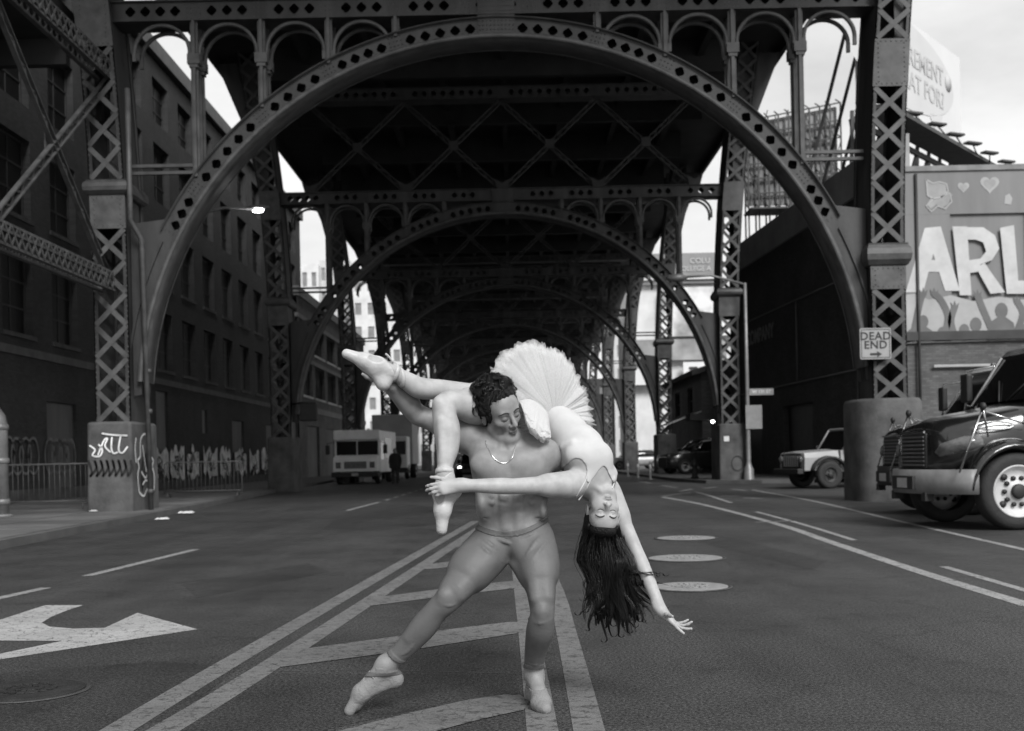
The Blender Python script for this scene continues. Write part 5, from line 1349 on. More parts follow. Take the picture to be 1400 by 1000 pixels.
# ================================================================== the two dancers: distance fields -> continuous skins
class Field:
    def __init__(s, lo, hi, h):
        s.h = h; s.lo = np.array(lo, np.float32)
        s.n = np.ceil((np.array(hi) - np.array(lo)) / h).astype(int) + 1
        s.ax = [s.lo[i] + h * np.arange(s.n[i], dtype=np.float32) for i in range(3)]
        s.D = np.full(s.n, 0.2, np.float32)
    def block(s, lo, hi):
        sl = []
        for i in range(3):
            a = int(max(0, math.floor((lo[i] - s.lo[i]) / s.h))); b = int(min(s.n[i], math.ceil((hi[i] - s.lo[i]) / s.h) + 1))
            if b <= a: return None, None
            sl.append(slice(a, b))
        sl = tuple(sl)
        X = s.ax[0][sl[0]][:, None, None]; Y = s.ax[1][sl[1]][None, :, None]; Z = s.ax[2][sl[2]][None, None, :]
        return sl, (X, Y, Z)
    def blend(s, sl, d, k, op):
        a = s.D[sl]
        if op == 'add':
            if k <= 0: s.D[sl] = np.minimum(a, d); return
            hh = np.clip(0.5 + 0.5 * (a - d) / k, 0, 1); s.D[sl] = a + (d - a) * hh - k * hh * (1 - hh)
        else:
            d = -d
            if k <= 0: s.D[sl] = np.maximum(a, d); return
            hh = np.clip(0.5 - 0.5 * (a - d) / k, 0, 1); s.D[sl] = a + (d - a) * hh + k * hh * (1 - hh)
    def cone(s, a, b, r1, r2, k=0.02, op='add', flat=None):
        """tapered capsule; flat=(dir, factor) squashes the cross-section along dir"""
        a, b = np.array(a, np.float32), np.array(b, np.float32); pad = max(r1, r2) * (1.0 if flat is None else max(1, 1 / flat[1])) + 0.06
        sl, g = s.block(np.minimum(a, b) - pad, np.maximum(a, b) + pad)
        if sl is None: return
        d = b - a; L2 = float(d @ d) + 1e-9
        px, py, pz = g[0] - a[0], g[1] - a[1], g[2] - a[2]
        t = np.clip((px * d[0] + py * d[1] + pz * d[2]) / L2, 0, 1)
        qx, qy, qz = px - d[0] * t, py - d[1] * t, pz - d[2] * t
        r = r1 + (r2 - r1) * t
        if flat is None: dist = np.sqrt(qx * qx + qy * qy + qz * qz) - r
        else:
            f = np.array(flat[0], np.float32); f = f / np.linalg.norm(f); w = flat[1]
            c = qx * f[0] + qy * f[1] + qz * f[2]; e = c * (1 / w - 1)
            qx, qy, qz = qx + f[0] * e, qy + f[1] * e, qz + f[2] * e
            l_ = np.sqrt(qx * qx + qy * qy + qz * qz); dist = (l_ - r) * min(1.0, w) if w > 1 else (l_ - r) * w
        s.blend(sl, dist.astype(np.float32), k, op)
    def chain(s, pts, rs, k=0.02, **kw):
        for i in range(len(pts) - 1): s.cone(pts[i], pts[i + 1], rs[i], rs[i + 1], k, **kw)
    def ell(s, c, r, R=None, k=0.02, op='add'):
        c = np.array(c, np.float32); pad = max(r) + 0.05
        sl, g = s.block(c - pad, c + pad)
        if sl is None: return
        px, py, pz = g[0] - c[0], g[1] - c[1], g[2] - c[2]
        if R is None: u, v, w = px, py, pz
        else:
            R = np.array(R, np.float32)           # rows: local axes
            u, v, w = [px * R[i][0] + py * R[i][1] + pz * R[i][2] for i in range(3)]
        k0 = np.sqrt((u / r[0]) ** 2 + (v / r[1]) ** 2 + (w / r[2]) ** 2)
        k1 = np.sqrt((u / r[0] ** 2) ** 2 + (v / r[1] ** 2) ** 2 + (w / r[2] ** 2) ** 2) + 1e-6
        s.blend(sl, (k0 * (k0 - 1) / k1).astype(np.float32), k, op)
    def sample(s, P_):
        q = (np.asarray(P_, np.float32) - s.lo) / s.h
        i = np.clip(np.floor(q).astype(int), 0, s.n - 2); f = np.clip(q - i, 0, 1)
        D = s.D; r = 0
        for dx in (0, 1):
            for dy in (0, 1):
                for dz in (0, 1):
                    w = (f[:, 0] if dx else 1 - f[:, 0]) * (f[:, 1] if dy else 1 - f[:, 1]) * (f[:, 2] if dz else 1 - f[:, 2])
                    r = r + w * D[i[:, 0] + dx, i[:, 1] + dy, i[:, 2] + dz]
        return r
    def hit(s, px, py, y0=4.4, y1=6.0, out=0.0):
        """first surface point of this body along a sight line"""
        x, z = ray(px, py); Y = np.arange(y0, y1, 0.002, dtype=np.float32)
        pts = np.stack([x * Y, Y, HC + z * Y], 1)
        ins = np.all((pts > s.lo) & (pts < s.lo + s.h * (s.n - 1)), 1)
        d = np.where(ins, s.sample(pts), 0.2)
        if not (d < out).any():
            j = int(np.argmin(d))
            if d[j] > .012: return None
        else: j = int(np.argmax(d < out))
        return Vector(pts[j].tolist())
    def wrap(s, c, axis, lift=0.002, n=28, a0=0.0, a1=6.2832, ref=(0, -1, 0), rmax=.12):
        """loop laid round the body at c, across axis"""
        ax = Vector(axis).normalized(); r0 = Vector(ref); r0 = (r0 - ax * r0.dot(ax)).normalized(); r1 = ax.cross(r0); out = []
        for k in range(n):
            a = a0 + (a1 - a0) * k / (n if a1 - a0 > 6.28 else n - 1); dr = r0 * math.cos(a) + r1 * math.sin(a)
            q = np.array([list(Vector(c) + dr * t) for t in np.linspace(.002, rmax, 90)], np.float32); d = s.sample(q); j = int(np.argmax(d > 0)) if (d > 0).any() else 20
            out.append(Vector(q[j].tolist()) + dr * lift)
        return out
    def copy(s):
        c = Field.__new__(Field); c.h, c.lo, c.n, c.ax = s.h, s.lo, s.n, s.ax; c.D = s.D.copy(); return c
    def grid(s): return s.ax[0][:, None, None], s.ax[1][None, :, None], s.ax[2][None, None, :]
    def mesh(s, name, m, keep=None):
        D = s.D; ins = D < 0
        c = ins[:-1, :-1, :-1].astype(np.int8)
        for dx in (0, 1):
            for dy in (0, 1):
                for dz in (0, 1):
                    if dx + dy + dz: c = c + ins[dx:D.shape[0] - 1 + dx, dy:D.shape[1] - 1 + dy, dz:D.shape[2] - 1 + dz]
        act = np.argwhere((c > 0) & (c < 8))
        idx = np.full(c.shape, -1, np.int32); idx[act[:, 0], act[:, 1], act[:, 2]] = np.arange(len(act))
        acc = np.zeros((len(act), 3)); cnt = np.zeros(len(act))
        corner = [(a, b, d) for a in (0, 1) for b in (0, 1) for d in (0, 1)]
        val = {q: D[act[:, 0] + q[0], act[:, 1] + q[1], act[:, 2] + q[2]] for q in corner}
        for q in corner:
            for ax in range(3):
                if q[ax]: continue
                p = list(q); p[ax] = 1; p = tuple(p); a, b = val[q], val[p]
                mk = (a < 0) != (b < 0); t = np.where(mk, a / np.where(mk, a - b, 1), 0)
                pos = np.array(q, float)[None, :].repeat(len(act), 0); pos[:, ax] += t
                acc[mk] += pos[mk]; cnt[mk] += 1
        V = (act + acc / cnt[:, None]) * s.h + s.lo
        faces = []
        for ax in range(3):
            o1, o2 = [(1, 2), (2, 0), (0, 1)][ax]
            sh = list(ins.shape); A = np.take(ins, range(0, sh[ax] - 1), ax); B = np.take(ins, range(1, sh[ax]), ax)
            e = np.argwhere(A != B); e = e[(e[:, o1] > 0) & (e[:, o2] > 0) & (e[:, o1] < sh[o1] - 1) & (e[:, o2] < sh[o2] - 1)]
            sgn = A[e[:, 0], e[:, 1], e[:, 2]]
            def at(d1, d2):
                q = e.copy(); q[:, o1] -= d1; q[:, o2] -= d2; return idx[q[:, 0], q[:, 1], q[:, 2]]
            f = np.stack([at(1, 1), at(0, 1), at(0, 0), at(1, 0)], 1)
            f[~sgn] = f[~sgn][:, ::-1]; faces.append(f)
        Fc = np.concatenate(faces); Fc = Fc[(Fc >= 0).all(1)]
        me = bpy.data.meshes.new(name)
        me.vertices.add(len(V)); me.vertices.foreach_set('co', V.astype(np.float32).ravel())
        me.loops.add(len(Fc) * 4); me.loops.foreach_set('vertex_index', Fc.astype(np.int32).ravel())
        me.polygons.add(len(Fc)); me.polygons.foreach_set('loop_start', np.arange(0, len(Fc) * 4, 4, dtype=np.int32))
        me.polygons.foreach_set('use_smooth', np.ones(len(Fc), bool)); me.update(calc_edges=True); me.validate()
        if m: me.materials.append(m)
        return me, V
def relax(me, it=2, f=0.5):
    n = len(me.vertices); V = np.empty(n * 3, np.float32); me.vertices.foreach_get('co', V); V = V.reshape(-1, 3)
    E = np.empty(len(me.edges) * 2, np.int32); me.edges.foreach_get('vertices', E); E = E.reshape(-1, 2)
    deg = np.bincount(E.ravel(), minlength=n)[:, None]
    for i in range(it):
        for ff in (f, -f * 0.98):
            S = np.zeros_like(V); np.add.at(S, E[:, 0], V[E[:, 1]]); np.add.at(S, E[:, 1], V[E[:, 0]])
            V = V + ff * (S / np.maximum(deg, 1) - V)
    me.vertices.foreach_set('co', V.astype(np.float32).ravel()); me.update(); return V
def skin_mat(name, base, rough=0.52):
    m = mat(name, base, rough, 0.0, sss=0.05, spec=0.38); n, l = m.node_tree.nodes, m.node_tree.links
    b = n['Principled BSDF']; at = n.new('ShaderNodeAttribute'); at.attribute_name = 'tone'
    tc = n.new('ShaderNodeTexCoord'); t = n.new('ShaderNodeTexNoise'); t.inputs['Scale'].default_value = 22; t.inputs['Detail'].default_value = 10
    l.new(tc.outputs['Object'], t.inputs['Vector'])
    r = n.new('ShaderNodeMapRange'); r.inputs['From Min'].default_value = 0.3; r.inputs['From Max'].default_value = 0.7; r.inputs['To Min'].default_value = base * 0.84; r.inputs['To Max'].default_value = base * 1.12
    l.new(t.outputs['Fac'], r.inputs['Value'])
    mu = n.new('ShaderNodeMath'); mu.operation = 'MULTIPLY'; l.new(r.outputs[0], mu.inputs[0]); l.new(at.outputs['Fac'], mu.inputs[1]); l.new(mu.outputs[0], b.inputs['Base Color'])
    t2 = n.new('ShaderNodeTexNoise'); t2.inputs['Scale'].default_value = 260; t2.inputs['Detail'].default_value = 3; l.new(tc.outputs['Object'], t2.inputs['Vector'])
    bp = n.new('ShaderNodeBump'); bp.inputs['Strength'].default_value = 0.25; bp.inputs['Distance'].default_value = 0.003; l.new(t2.outputs['Fac'], bp.inputs['Height']); l.new(bp.outputs[0], b.inputs['Normal'])
    return m
def cloth_mat(name, base, rough=0.8, weave=500, wr=30, wrs=0.15, sheen=0.0):
    m = mat(name, base, rough, 0.10, 6, sheen=sheen, spec=0.25); n, l = m.node_tree.nodes, m.node_tree.links; b = n['Principled BSDF']
    tc = n.new('ShaderNodeTexCoord')
    t1 = n.new('ShaderNodeTexNoise'); t1.inputs['Scale'].default_value = wr; t1.inputs['Detail'].default_value = 3; t1.inputs['Distortion'].default_value = 0.6
    t2 = n.new('ShaderNodeTexNoise'); t2.inputs['Scale'].default_value = weave; t2.inputs['Detail'].default_value = 1
    l.new(tc.outputs['Object'], t1.inputs['Vector']); l.new(tc.outputs['Object'], t2.inputs['Vector'])
    b1 = n.new('ShaderNodeBump'); b1.inputs['Strength'].default_value = wrs; b1.inputs['Distance'].default_value = 0.01; l.new(t1.outputs['Fac'], b1.inputs['Height'])
    b2 = n.new('ShaderNodeBump'); b2.inputs['Strength'].default_value = 0.15; b2.inputs['Distance'].default_value = 0.002; l.new(t2.outputs['Fac'], b2.inputs['Height']); l.new(b1.outputs[0], b2.inputs['Normal']); l.new(b2.outputs[0], b.inputs['Normal'])
    return m
M_SKM = skin_mat('skin of the standing dancer', 0.235)
M_SKW = skin_mat('skin of the lifted dancer', 0.37)
M_TIGHT = cloth_mat('grey stretch tights', 0.122, 0.5, 700, 26, 0.18, 0.0)
M_LEO = cloth_mat('white stretch leotard', 0.47, 0.7, 700, 18, 0.12)
M_CANV = cloth_mat('canvas slipper', 0.22, 0.8, 600, 45, 0.5)
M_SATIN = cloth_mat('satin pointe shoe', 0.46, 0.32, 900, 40, 0.3)
M_HAIR = mat('dark hair', 0.006, 0.30, 0.5, 30, spec=0.45)
M_HAIRB = mat('hair near the scalp', 0.006, 0.6, 0.5, 60, 6, 0.6, 150, spec=0.3)
M_BROW = mat('brow hair', 0.022, 0.7, 0.3, 60)
def frame(fwd, up):
    f = Vector(fwd).normalized(); u = Vector(up); u = (u - f * u.dot(f)).normalized(); return f.cross(u) , f, u   # right(x), forward(y), up(z) with x = f x u
def head(Fd, c, fwd, up, sc=1.0, fem=False, k=0.012):
    x, y, z = frame(fwd, up); c = Vector(c); R = [list(x), list(y), list(z)]
    L = lambda a, b, d: c + (x * a + y * b + z * d) * sc
    E = lambda p, r, kk=k, op='add': Fd.ell(L(*p), [q * sc for q in r], R, kk, op)
    C = lambda p, q, r1, r2, kk=k, op='add': Fd.cone(L(*p), L(*q), r1 * sc, r2 * sc, kk, op)
    E((0, -.022, .038), (.073, .093, .082), 0.01)
    E((0, .030, -.030), (.058, .062, .088), 0.03)
    E((0, .050, .040), (.062, .045, .055), 0.03)
    jw = .050 if not fem else .044
    for s in (-1, 1):
        C((s * jw, .002, -.058), (s * .018, .068, -.100), .017, .015, 0.03)
        E((s * .040, .060, -.022), (.022, .020, .018), 0.025)
        E((s * .030, .098, .004), (.019, .015, .012), 0.012, 'sub')
        E((s * .030, .0795, .001), (.0145, .0125, .0105), 0.004)
        E((s * .0125, .098, -.037), (.0075, .010, .0075), 0.006)
        E((s * .075, -.012, -.008), (.008, .018, .031), 0.006)
        E((s * .079, -.010, -.006), (.004, .009, .018), 0.004, 'sub')
        E((s * .045, .050, -.055), (.016, .020, .02), 0.03, 'sub' if not fem else 'add') if not fem else None
    C((-.036, .083, .024), (.036, .083, .024), .0085, .0085, 0.016)
    C((0, .088, .016), (0, .113, -.030), .0075, .0105, 0.010)
    E((0, .108, -.032), (.0105, .0105, .009), 0.006)
    E((0, .072, -.104), (.019 if not fem else .016, .016, .014), 0.02)
    lw = .0055 if not fem else .0065
    C((-.016, .0915, -.0615), (.016, .0915, -.0615), .0055, .0055, 0.006); E((0, .096, -.0600), (.013, .0065, lw), 0.004)
    E((0, .0945, -.0705), (.0145, .0070, lw + .001), 0.004)
    C((-.022, .094, -.0655), (.022, .094, -.0655), .0016, .0016, 0.002, 'sub')
    for s in (-1, 1): E((s * .006, .106, -.0405), (.0032, .004, .003), 0.002, 'sub')
    return L, (x, y, z)
def face_marks(Fd, L, axes, sc, parent, tone_list, lash=True):
    """brows and lash lines laid on the face; lips as a darker tone of the skin"""
    x, y, z = axes
    def proj(a, b, d, lift=0.0008):
        lo_, hi_ = .03, .14; pts = np.array([list(L(a, q, d)) for q in np.linspace(hi_, lo_, 220)], np.float32); dd = Fd.sample(pts)
        j = int(np.argmax(dd < 0)) if (dd < 0).any() else 120
        return Vector(pts[j].tolist()) + y * lift
    for s in (-1, 1):
        mb = MB(); pts = [proj(s * a, .12, d) for a, d in ((.012, .021), (.022, .0265), (.034, .0285), (.044, .0255), (.052, .019))]
        mb.tube(smoothpts(pts, 4), [.0016 + .0016 * math.sin(math.pi * min(1, .18 + i / 17)) for i in range(17)], 6); mb.build('eyebrow', M_BROW, parent)
        if lash:
            mb = MB(); pts = [proj(s * a, .12, d, .0010) for a, d in ((.015, -.003), (.022, -.0072), (.030, -.0090), (.038, -.0078), (.046, -.0030))]
            mb.tube(smoothpts(pts, 4), [.0007 + .0012 * math.sin(math.pi * i / 16) for i in range(17)], 5); mb.build('eyelash_line', M_BROW, parent)
            mb = MB(); pts = [proj(s * a, .12, d, .0002) for a, d in ((.016, .006), (.024, .0115), (.033, .012), (.043, .007))]
            mb.tube(smoothpts(pts, 3), .0006, 5); mb.build('lid_crease', mat('lid crease', .12, .7, 0), parent)
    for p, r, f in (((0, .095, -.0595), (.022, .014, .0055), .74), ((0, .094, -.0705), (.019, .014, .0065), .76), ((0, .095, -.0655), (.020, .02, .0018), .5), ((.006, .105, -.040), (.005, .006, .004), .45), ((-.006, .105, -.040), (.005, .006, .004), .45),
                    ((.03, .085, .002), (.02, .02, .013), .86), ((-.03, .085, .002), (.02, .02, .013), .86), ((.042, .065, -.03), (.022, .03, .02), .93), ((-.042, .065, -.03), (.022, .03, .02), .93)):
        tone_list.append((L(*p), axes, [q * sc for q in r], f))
def put_tone(me, V, tones):
    t = np.ones(len(V), np.float32)
    for c, axes, r, f in tones:
        d = V - np.array(c); q = sum(((d @ np.array(axes[i])) / r[i]) ** 2 for i in range(3))
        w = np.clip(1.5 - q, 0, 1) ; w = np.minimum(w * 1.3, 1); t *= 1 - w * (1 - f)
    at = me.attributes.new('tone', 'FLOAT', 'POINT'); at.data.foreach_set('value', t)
def hand(Fd, wrist, direc, palm, thumb, sc=1.0, curl=(.5, .55, .6, .65), curl2=1.0, spread=.10, tcurl=0.3, tout=0.75, r0=.0088, bend0=0.0, per=None):
    """direc: wrist->knuckles, palm: direction the palm faces, thumb: side the thumb is on"""
    w = Vector(wrist); d = Vector(direc).normalized(); p = Vector(palm); p = (p - d * p.dot(d)).normalized(); t = Vector(thumb); t = (t - d * t.dot(d) - p * t.dot(p)).normalized()
    S = sc
    Fd.cone(w - d * .030 * S, w + d * .03 * S, .022 * S, .027 * S, .03, flat=(p, .72))
    for o, l_ in ((.026, .078), (.009, .084), (-.009, .082), (-.024, .074)): Fd.cone(w + d * .018 * S + t * o * .75 * S, w + (d * l_ + t * o) * S, .0145 * S, .0115 * S, .014)
    Fd.ell(w + (d * .035 + t * .024 + p * .008) * S, [.018 * S, .026 * S, .015 * S], [list(t), list(d), list(p)], .015)
    base = ((.027, .082), (.009, .088), (-.009, .085), (-.0255, .076)); lens = ((.040, .024, .020), (.044, .028, .021), (.041, .026, .021), (.032, .020, .018))
    for i in range(4):
        o, l_ = base[i]; q = w + (d * l_ + t * o) * S; c = curl[i]
        a = bend0; dd0 = (d + t * spread * (1.5 - i)).normalized()
        rr = r0 * S * (1 if i < 3 else .88)
        cs = (c, c * curl2 * 1.25, c * curl2 * .8) if per is None else per[i]
        for j in range(3):
            a += cs[j]; v = dd0 * math.cos(a) + p * math.sin(a); e = q + v * lens[i][j] * S
            Fd.cone(q, e, rr * (1 - .07 * j), rr * (1 - .07 * (j + 1)), .004); q = e
    q = w + (d * .022 + t * .022 + p * .006) * S; v = (d * .62 + t * tout + p * .25).normalized()
    for j, (l_, r) in enumerate(((.042, .0125), (.032, .0100), (.026, .0088))):
        e = q + v * l_ * S; Fd.cone(q, e, r * S, (r - .0012) * S, .008); q = e
        v = (v + (d * .5 + p * .5 - t * .35) * tcurl).normalized()
def pdist(poly, u, v):
    """signed distance to polygon (px), negative inside; u,v arrays"""
    d = np.full(u.shape, 1e9, np.float32); ins = np.zeros(u.shape, bool); n = len(poly)
    for i in range(n):
        (x0, y0), (x1, y1) = poly[i], poly[(i + 1) % n]; ex, ey = x1 - x0, y1 - y0
        t = np.clip(((u - x0) * ex + (v - y0) * ey) / (ex * ex + ey * ey + 1e-9), 0, 1)
        d = np.minimum(d, (u - x0 - ex * t) ** 2 + (v - y0 - ey * t) ** 2)
        c = ((y0 > v) != (y1 > v)) & (u < (x1 - x0) * (v - y0) / ((y1 - y0) if y1 != y0 else 1e-9) + x0); ins ^= c
    d = np.sqrt(d); return np.where(ins, -d, d)
def to_px(X, Y, Z):
    a, b = X / Y, (Z - HC) / Y
    return PX0 + F * (a * cr - b * sr), PY0 - F * (a * sr + b * cr)
def limb(Fd, pts, rs, k0=.03, k=.006, sub=5):
    """smooth tapered limb through stations; the first third blends softly into what is there"""
    P4 = smoothpts([Vector((p[0], p[1], p[2])) for p in pts], sub); R1 = [v.x for v in smoothpts([Vector((r, 0)) for r in rs], sub)]
    n = len(P4)
    for i in range(n - 1): Fd.cone(P4[i], P4[i + 1], R1[i], R1[i + 1], k0 if i < n / 4 else k)
def leg(Fd, h, kn, an, rh, rk, rc, ra, back):
    h, kn, an = Vector(h), Vector(kn), Vector(an); b = Vector(back).normalized()
    T_, S_ = (kn - h).length, (an - kn).length
    limb(Fd, [h, h.lerp(kn, .25) - b * rh * .10, h.lerp(kn, .5) - b * rh * .14, h.lerp(kn, .78) - b * rh * .06, kn, kn.lerp(an, .14) + b * rc * .10, kn.lerp(an, .32) + b * rc * .26, kn.lerp(an, .55) + b * rc * .14, kn.lerp(an, .80), an],
         [rh, rh * 1.0, rh * .95, rh * .80, rk * 1.03, rk * .96, rc, rc * .86, ra * 1.12, ra], .035)
    Fd.ell(kn - b * rk * .50, (rk * .40, rk * .40, rk * .52), None, .03)
    Fd.cone(h.lerp(kn, .15) - b * rh * .30, h.lerp(kn, .78) - b * rk * .22, rh * .58, rk * .60, .05)
HV = 0.0045
# ------------------------------------------------------------------ standing dancer
man = empty('person', G(712, 972)); man.location = (0.03, 5.1, 0)
tag(man, 'bare-chested dancer in grey tights lunging under the lifted dancer', 'person')
def child(name, me, parent=man, **kw):
    o = link(name, me, parent); o.matrix_parent_inverse = Matrix.Translation(-parent.location); return o
Fm = Field((-.86, 4.60, -.02), (.56, 5.62, 1.56), HV)
J = dict(pel=P(704, 742, 5.16), hr=P(677, 734, 5.17), hl=P(731, 732, 5.17), wai=P(700, 703, 5.14), rib=P(699, 668, 5.11), che=P(698, 638, 5.10), cla=P(692, 612, 5.12), neck=P(690, 608, 5.12),
         kr=P(609, 812, 4.98), ar=P(527, 909, 5.06), kl=P(740, 838, 4.97), al=P(730, 922, 5.19))
m_ = J
# torso: stacked flattened capsules
ydir = (0, 1, 0)
def tor(a, b, r1, r2, f=.66, k=.035): Fm.cone(a, b, r1, r2, k, flat=(ydir, f))
tor(P(690, 733, 5.16), P(717, 732, 5.16), .100, .100, .88)
tor(P(689, 722, 5.155), P(713, 721, 5.155), .100, .100, .84)
tor(P(687, 702, 5.14), P(708, 702, 5.14), .100, .100, .76)
tor(P(684, 675, 5.12), P(713, 675, 5.12), .106, .106, .76)
tor(P(678, 648, 5.11), P(718, 648, 5.11), .106, .106, .80)
tor(P(668, 624, 5.12), P(727, 628, 5.12), .088, .088, .80)
# shoulders, traps, neck
SR, SL = P(645, 600, 5.16), P(745, 622, 5.14)
Fm.cone(P(690, 608, 5.14), SR, .055, .062, .04); Fm.cone(P(692, 610, 5.14), SL, .055, .066, .04)
Fm.cone(P(689, 615, 5.15), P(685, 575, 5.10), .060, .055, .03)
Fm.cone(P(683, 590, 5.13), P(655, 603, 5.17), .03, .04, .04); Fm.cone(P(698, 592, 5.13), P(728, 612, 5.16), .03, .042, .04)
for s, x in ((-1, 668), (1, 718)):        # pectorals, ribs, flank, belly muscles
    Fm.ell(P(x, 634, 5.050), (.082, .036, .056), None, .035)
    Fm.ell(P(700 + s * 41, 692, 5.10), (.024, .06, .06), None, .03)
    Fm.cone(P(699 + s * 10, 664, 5.060), P(700 + s * 9, 720, 5.075), .026, .024, .02)
    Fm.cone(P(700 + s * 31, 662, 5.066), P(700 + s * 35, 704, 5.085), .020, .014, .02)
    for j, yy in enumerate((674, 688, 702)): Fm.cone(P(699 + s * 3, yy + 1, 5.030), P(699 + s * 19, yy - 1.5, 5.040), .0055, .004, .013, 'sub')
    Fm.cone(P(699 + s * 20, 660, 5.036), P(700 + s * 21, 716, 5.050), .007, .005, .016, 'sub')
    for j in range(3): Fm.cone(P(700 + s * 27, 668 + 10 * j, 5.050), P(700 + s * 45, 659 + 11 * j, 5.10), .007, .009, .014)
    Fm.cone(P(700 + s * 24, 716, 5.055), P(700 + s * 40, 706, 5.08), .0025, .0025, .012, 'sub')
    Fm.cone(P(692 + s * 6, 609, 5.075), P(692 + s * 44, 604 + (6 if s > 0 else -4), 5.10), .010, .010, .018)     # collar bone
Fm.cone(P(699, 658, 5.028), P(699, 720, 5.045), .004, .004, .014, 'sub'); Fm.cone(P(694, 622, 5.010), P(697, 652, 5.006), .004, .005, .020, 'sub')
Fm.ell(P(700, 712, 5.030), (.006, .02, .005), None, .006, 'sub')
Fm.cone(P(691, 588, 5.07), P(685, 613, 5.06), .012, .008, .015); Fm.cone(P(694, 590, 5.07), P(697, 613, 5.06), .010, .008, .015)
# right arm (left in the picture): raised behind, gripping the partner's ankle
EL, WR = P(572, 566, 5.23), P(527, 522, 5.10)
limb(Fm, [SR, P(622, 592, 5.20), P(600, 580, 5.23), EL, P(561, 557, 5.20), P(543, 538, 5.15), WR], [.064, .056, .050, .043, .046, .036, .027], .03)
Fm.ell(P(573, 572, 5.22), (.035, .03, .026), None, .035); Fm.cone(P(566, 549, 5.18), P(546, 532, 5.14), .026, .020, .02)
# left arm: behind the partner's back, hand at her head
EL2, WR2 = P(792, 662, 5.42), P(838, 692, 5.27)
Fm.cone(SL, P(766, 642, 5.28), .068, .058, .03); Fm.cone(P(766, 642, 5.28), EL2, .055, .045, .025); Fm.chain([EL2, EL2.lerp(WR2, .35), WR2], [.042, .043, .028], .02)
# legs
def stations(Fd, lst, k0=.035):
    limb(Fd, [P(x, y, Y) for x, y, Y, r in lst], [r for *_, r in lst], k0, .005, 6)
stations(Fm, [(683, 736, 5.17, .078), (665, 756, 5.13, .084), (644, 779, 5.07, .082), (625, 803, 5.01, .067), (611, 821, 4.985, .053), (596, 836, 4.995, .0475), (580, 856, 5.015, .053), (563, 876, 5.035, .046), (545, 895, 5.05, .0385), (527, 909, 5.06, .036)])
stations(Fm, [(727, 733, 5.17, .078), (733, 757, 5.11, .075), (736, 780, 5.06, .073), (740, 811, 5.0, .0585), (741.5, 838, 4.97, .0475), (740, 851, 4.985, .052), (738, 865, 5.02, .0565), (733, 887, 5.10, .046), (730, 908, 5.16, .039), (730, 922, 5.19, .037)])
# knee caps, vastus, calf heads, shin edges
Fm.ell(P(607, 816, 4.945), (.024, .02, .030), None, .02); Fm.ell(P(741, 836, 4.930), (.024, .02, .028), None, .02)
Fm.cone(P(668, 767, 5.035), P(630, 806, 4.96), .026, .015, .035); Fm.cone(P(650, 790, 5.02), P(630, 815, 4.96), .022, .012, .03)
Fm.cone(P(728, 768, 5.015), P(732, 818, 4.945), .026, .014, .035); Fm.cone(P(746, 774, 5.015), P(749, 816, 4.95), .024, .012, .035)
Fm.cone(P(704, 772, 5.085), P(725, 800, 5.02), .020, .012, .03)
Fm.cone(P(602, 826, 4.955), P(560, 872, 5.0), .010, .008, .03); Fm.cone(P(741, 848, 4.942), P(732, 900, 5.10), .010, .008, .03)
Fm.ell(P(688, 740, 5.24), (.07, .08, .07), None, .04); Fm.ell(P(722, 739, 5.24), (.07, .08, .07), None, .04)
Fm.ell(P(708, 747, 5.075), (.036, .036, .044), None, .045)
# feet
def foot(Fd, an, heel, ball, toe, r=1.0, up=(0, -.3, 1)):
    an, heel, ball, toe = map(Vector, (an, heel, ball, toe)); up = Vector(up)
    Fd.cone(an, heel, .036 * r, .028 * r, .025); Fd.cone(an, ball, .036 * r, .030 * r, .03); Fd.cone(heel, ball, .027 * r, .030 * r, .03); Fd.cone(ball, toe, .031 * r, .020 * r, .02)
fr_an = J['ar']; fr_toe = G(478, 972, .016); fr_toe.z = .016
fr_heel = P(540, 929, 5.09); fr_ball = P(494, 948, 5.06)
foot(Fm, fr_an, fr_heel, fr_ball, fr_toe)
al = J['al']; fl_heel = Vector((al.x - .005, al.y + .06, .034)); fl_ball = Vector((al.x + .03, al.y - .13, .030)); fl_toe = Vector((al.x + .045, al.y - .205, .020))
foot(Fm, al, fl_heel, fl_ball, fl_toe, 1.05)
Fm.cone(fl_ball + Vector((-.018, -.01, 0)), fl_toe + Vector((-.02, .02, 0)), .026, .018, .02)
# head: turned to his left and bowed
HM = P(683, 564, 5.08)
fwd = Vector((.55, -.79, -.27)); upv = Vector((-.30, -.12, .94))
HS = 1.05
Lm, Am = head(Fm, HM, fwd, upv, HS)
hand(Fm, WR, P(500, 505, 5.10) - WR, Vector((-.2, -.5, .8)), Vector((.3, -.9, -.2)), 1.0, curl=(.55, .6, .6, .55), curl2=1.0)
hand(Fm, WR2, P(851, 712, 5.13) - WR2, Vector((-.75, -.15, -.1)), Vector((.1, -.9, -.4)), 0.95, curl=(.22, .22, .25, .28), spread=.08, tout=.5)
man_body_me, Vm = Fm.mesh('body', M_SKM)
Vm = relax(man_body_me, 2, .5)
tones = []
body_m = child('body', man_body_me)
face_marks(Fm, Lm, Am, HS, body_m, tones)
for s, x in (): tones.append((Fm.hit(x, 646), ((1, 0, 0), (0, 1, 0), (0, 0, 1)), (.011, .02, .009), .55))
put_tone(man_body_me, Vm, tones)
for o in body_m.children: o.matrix_parent_inverse = Matrix.Identity(4)
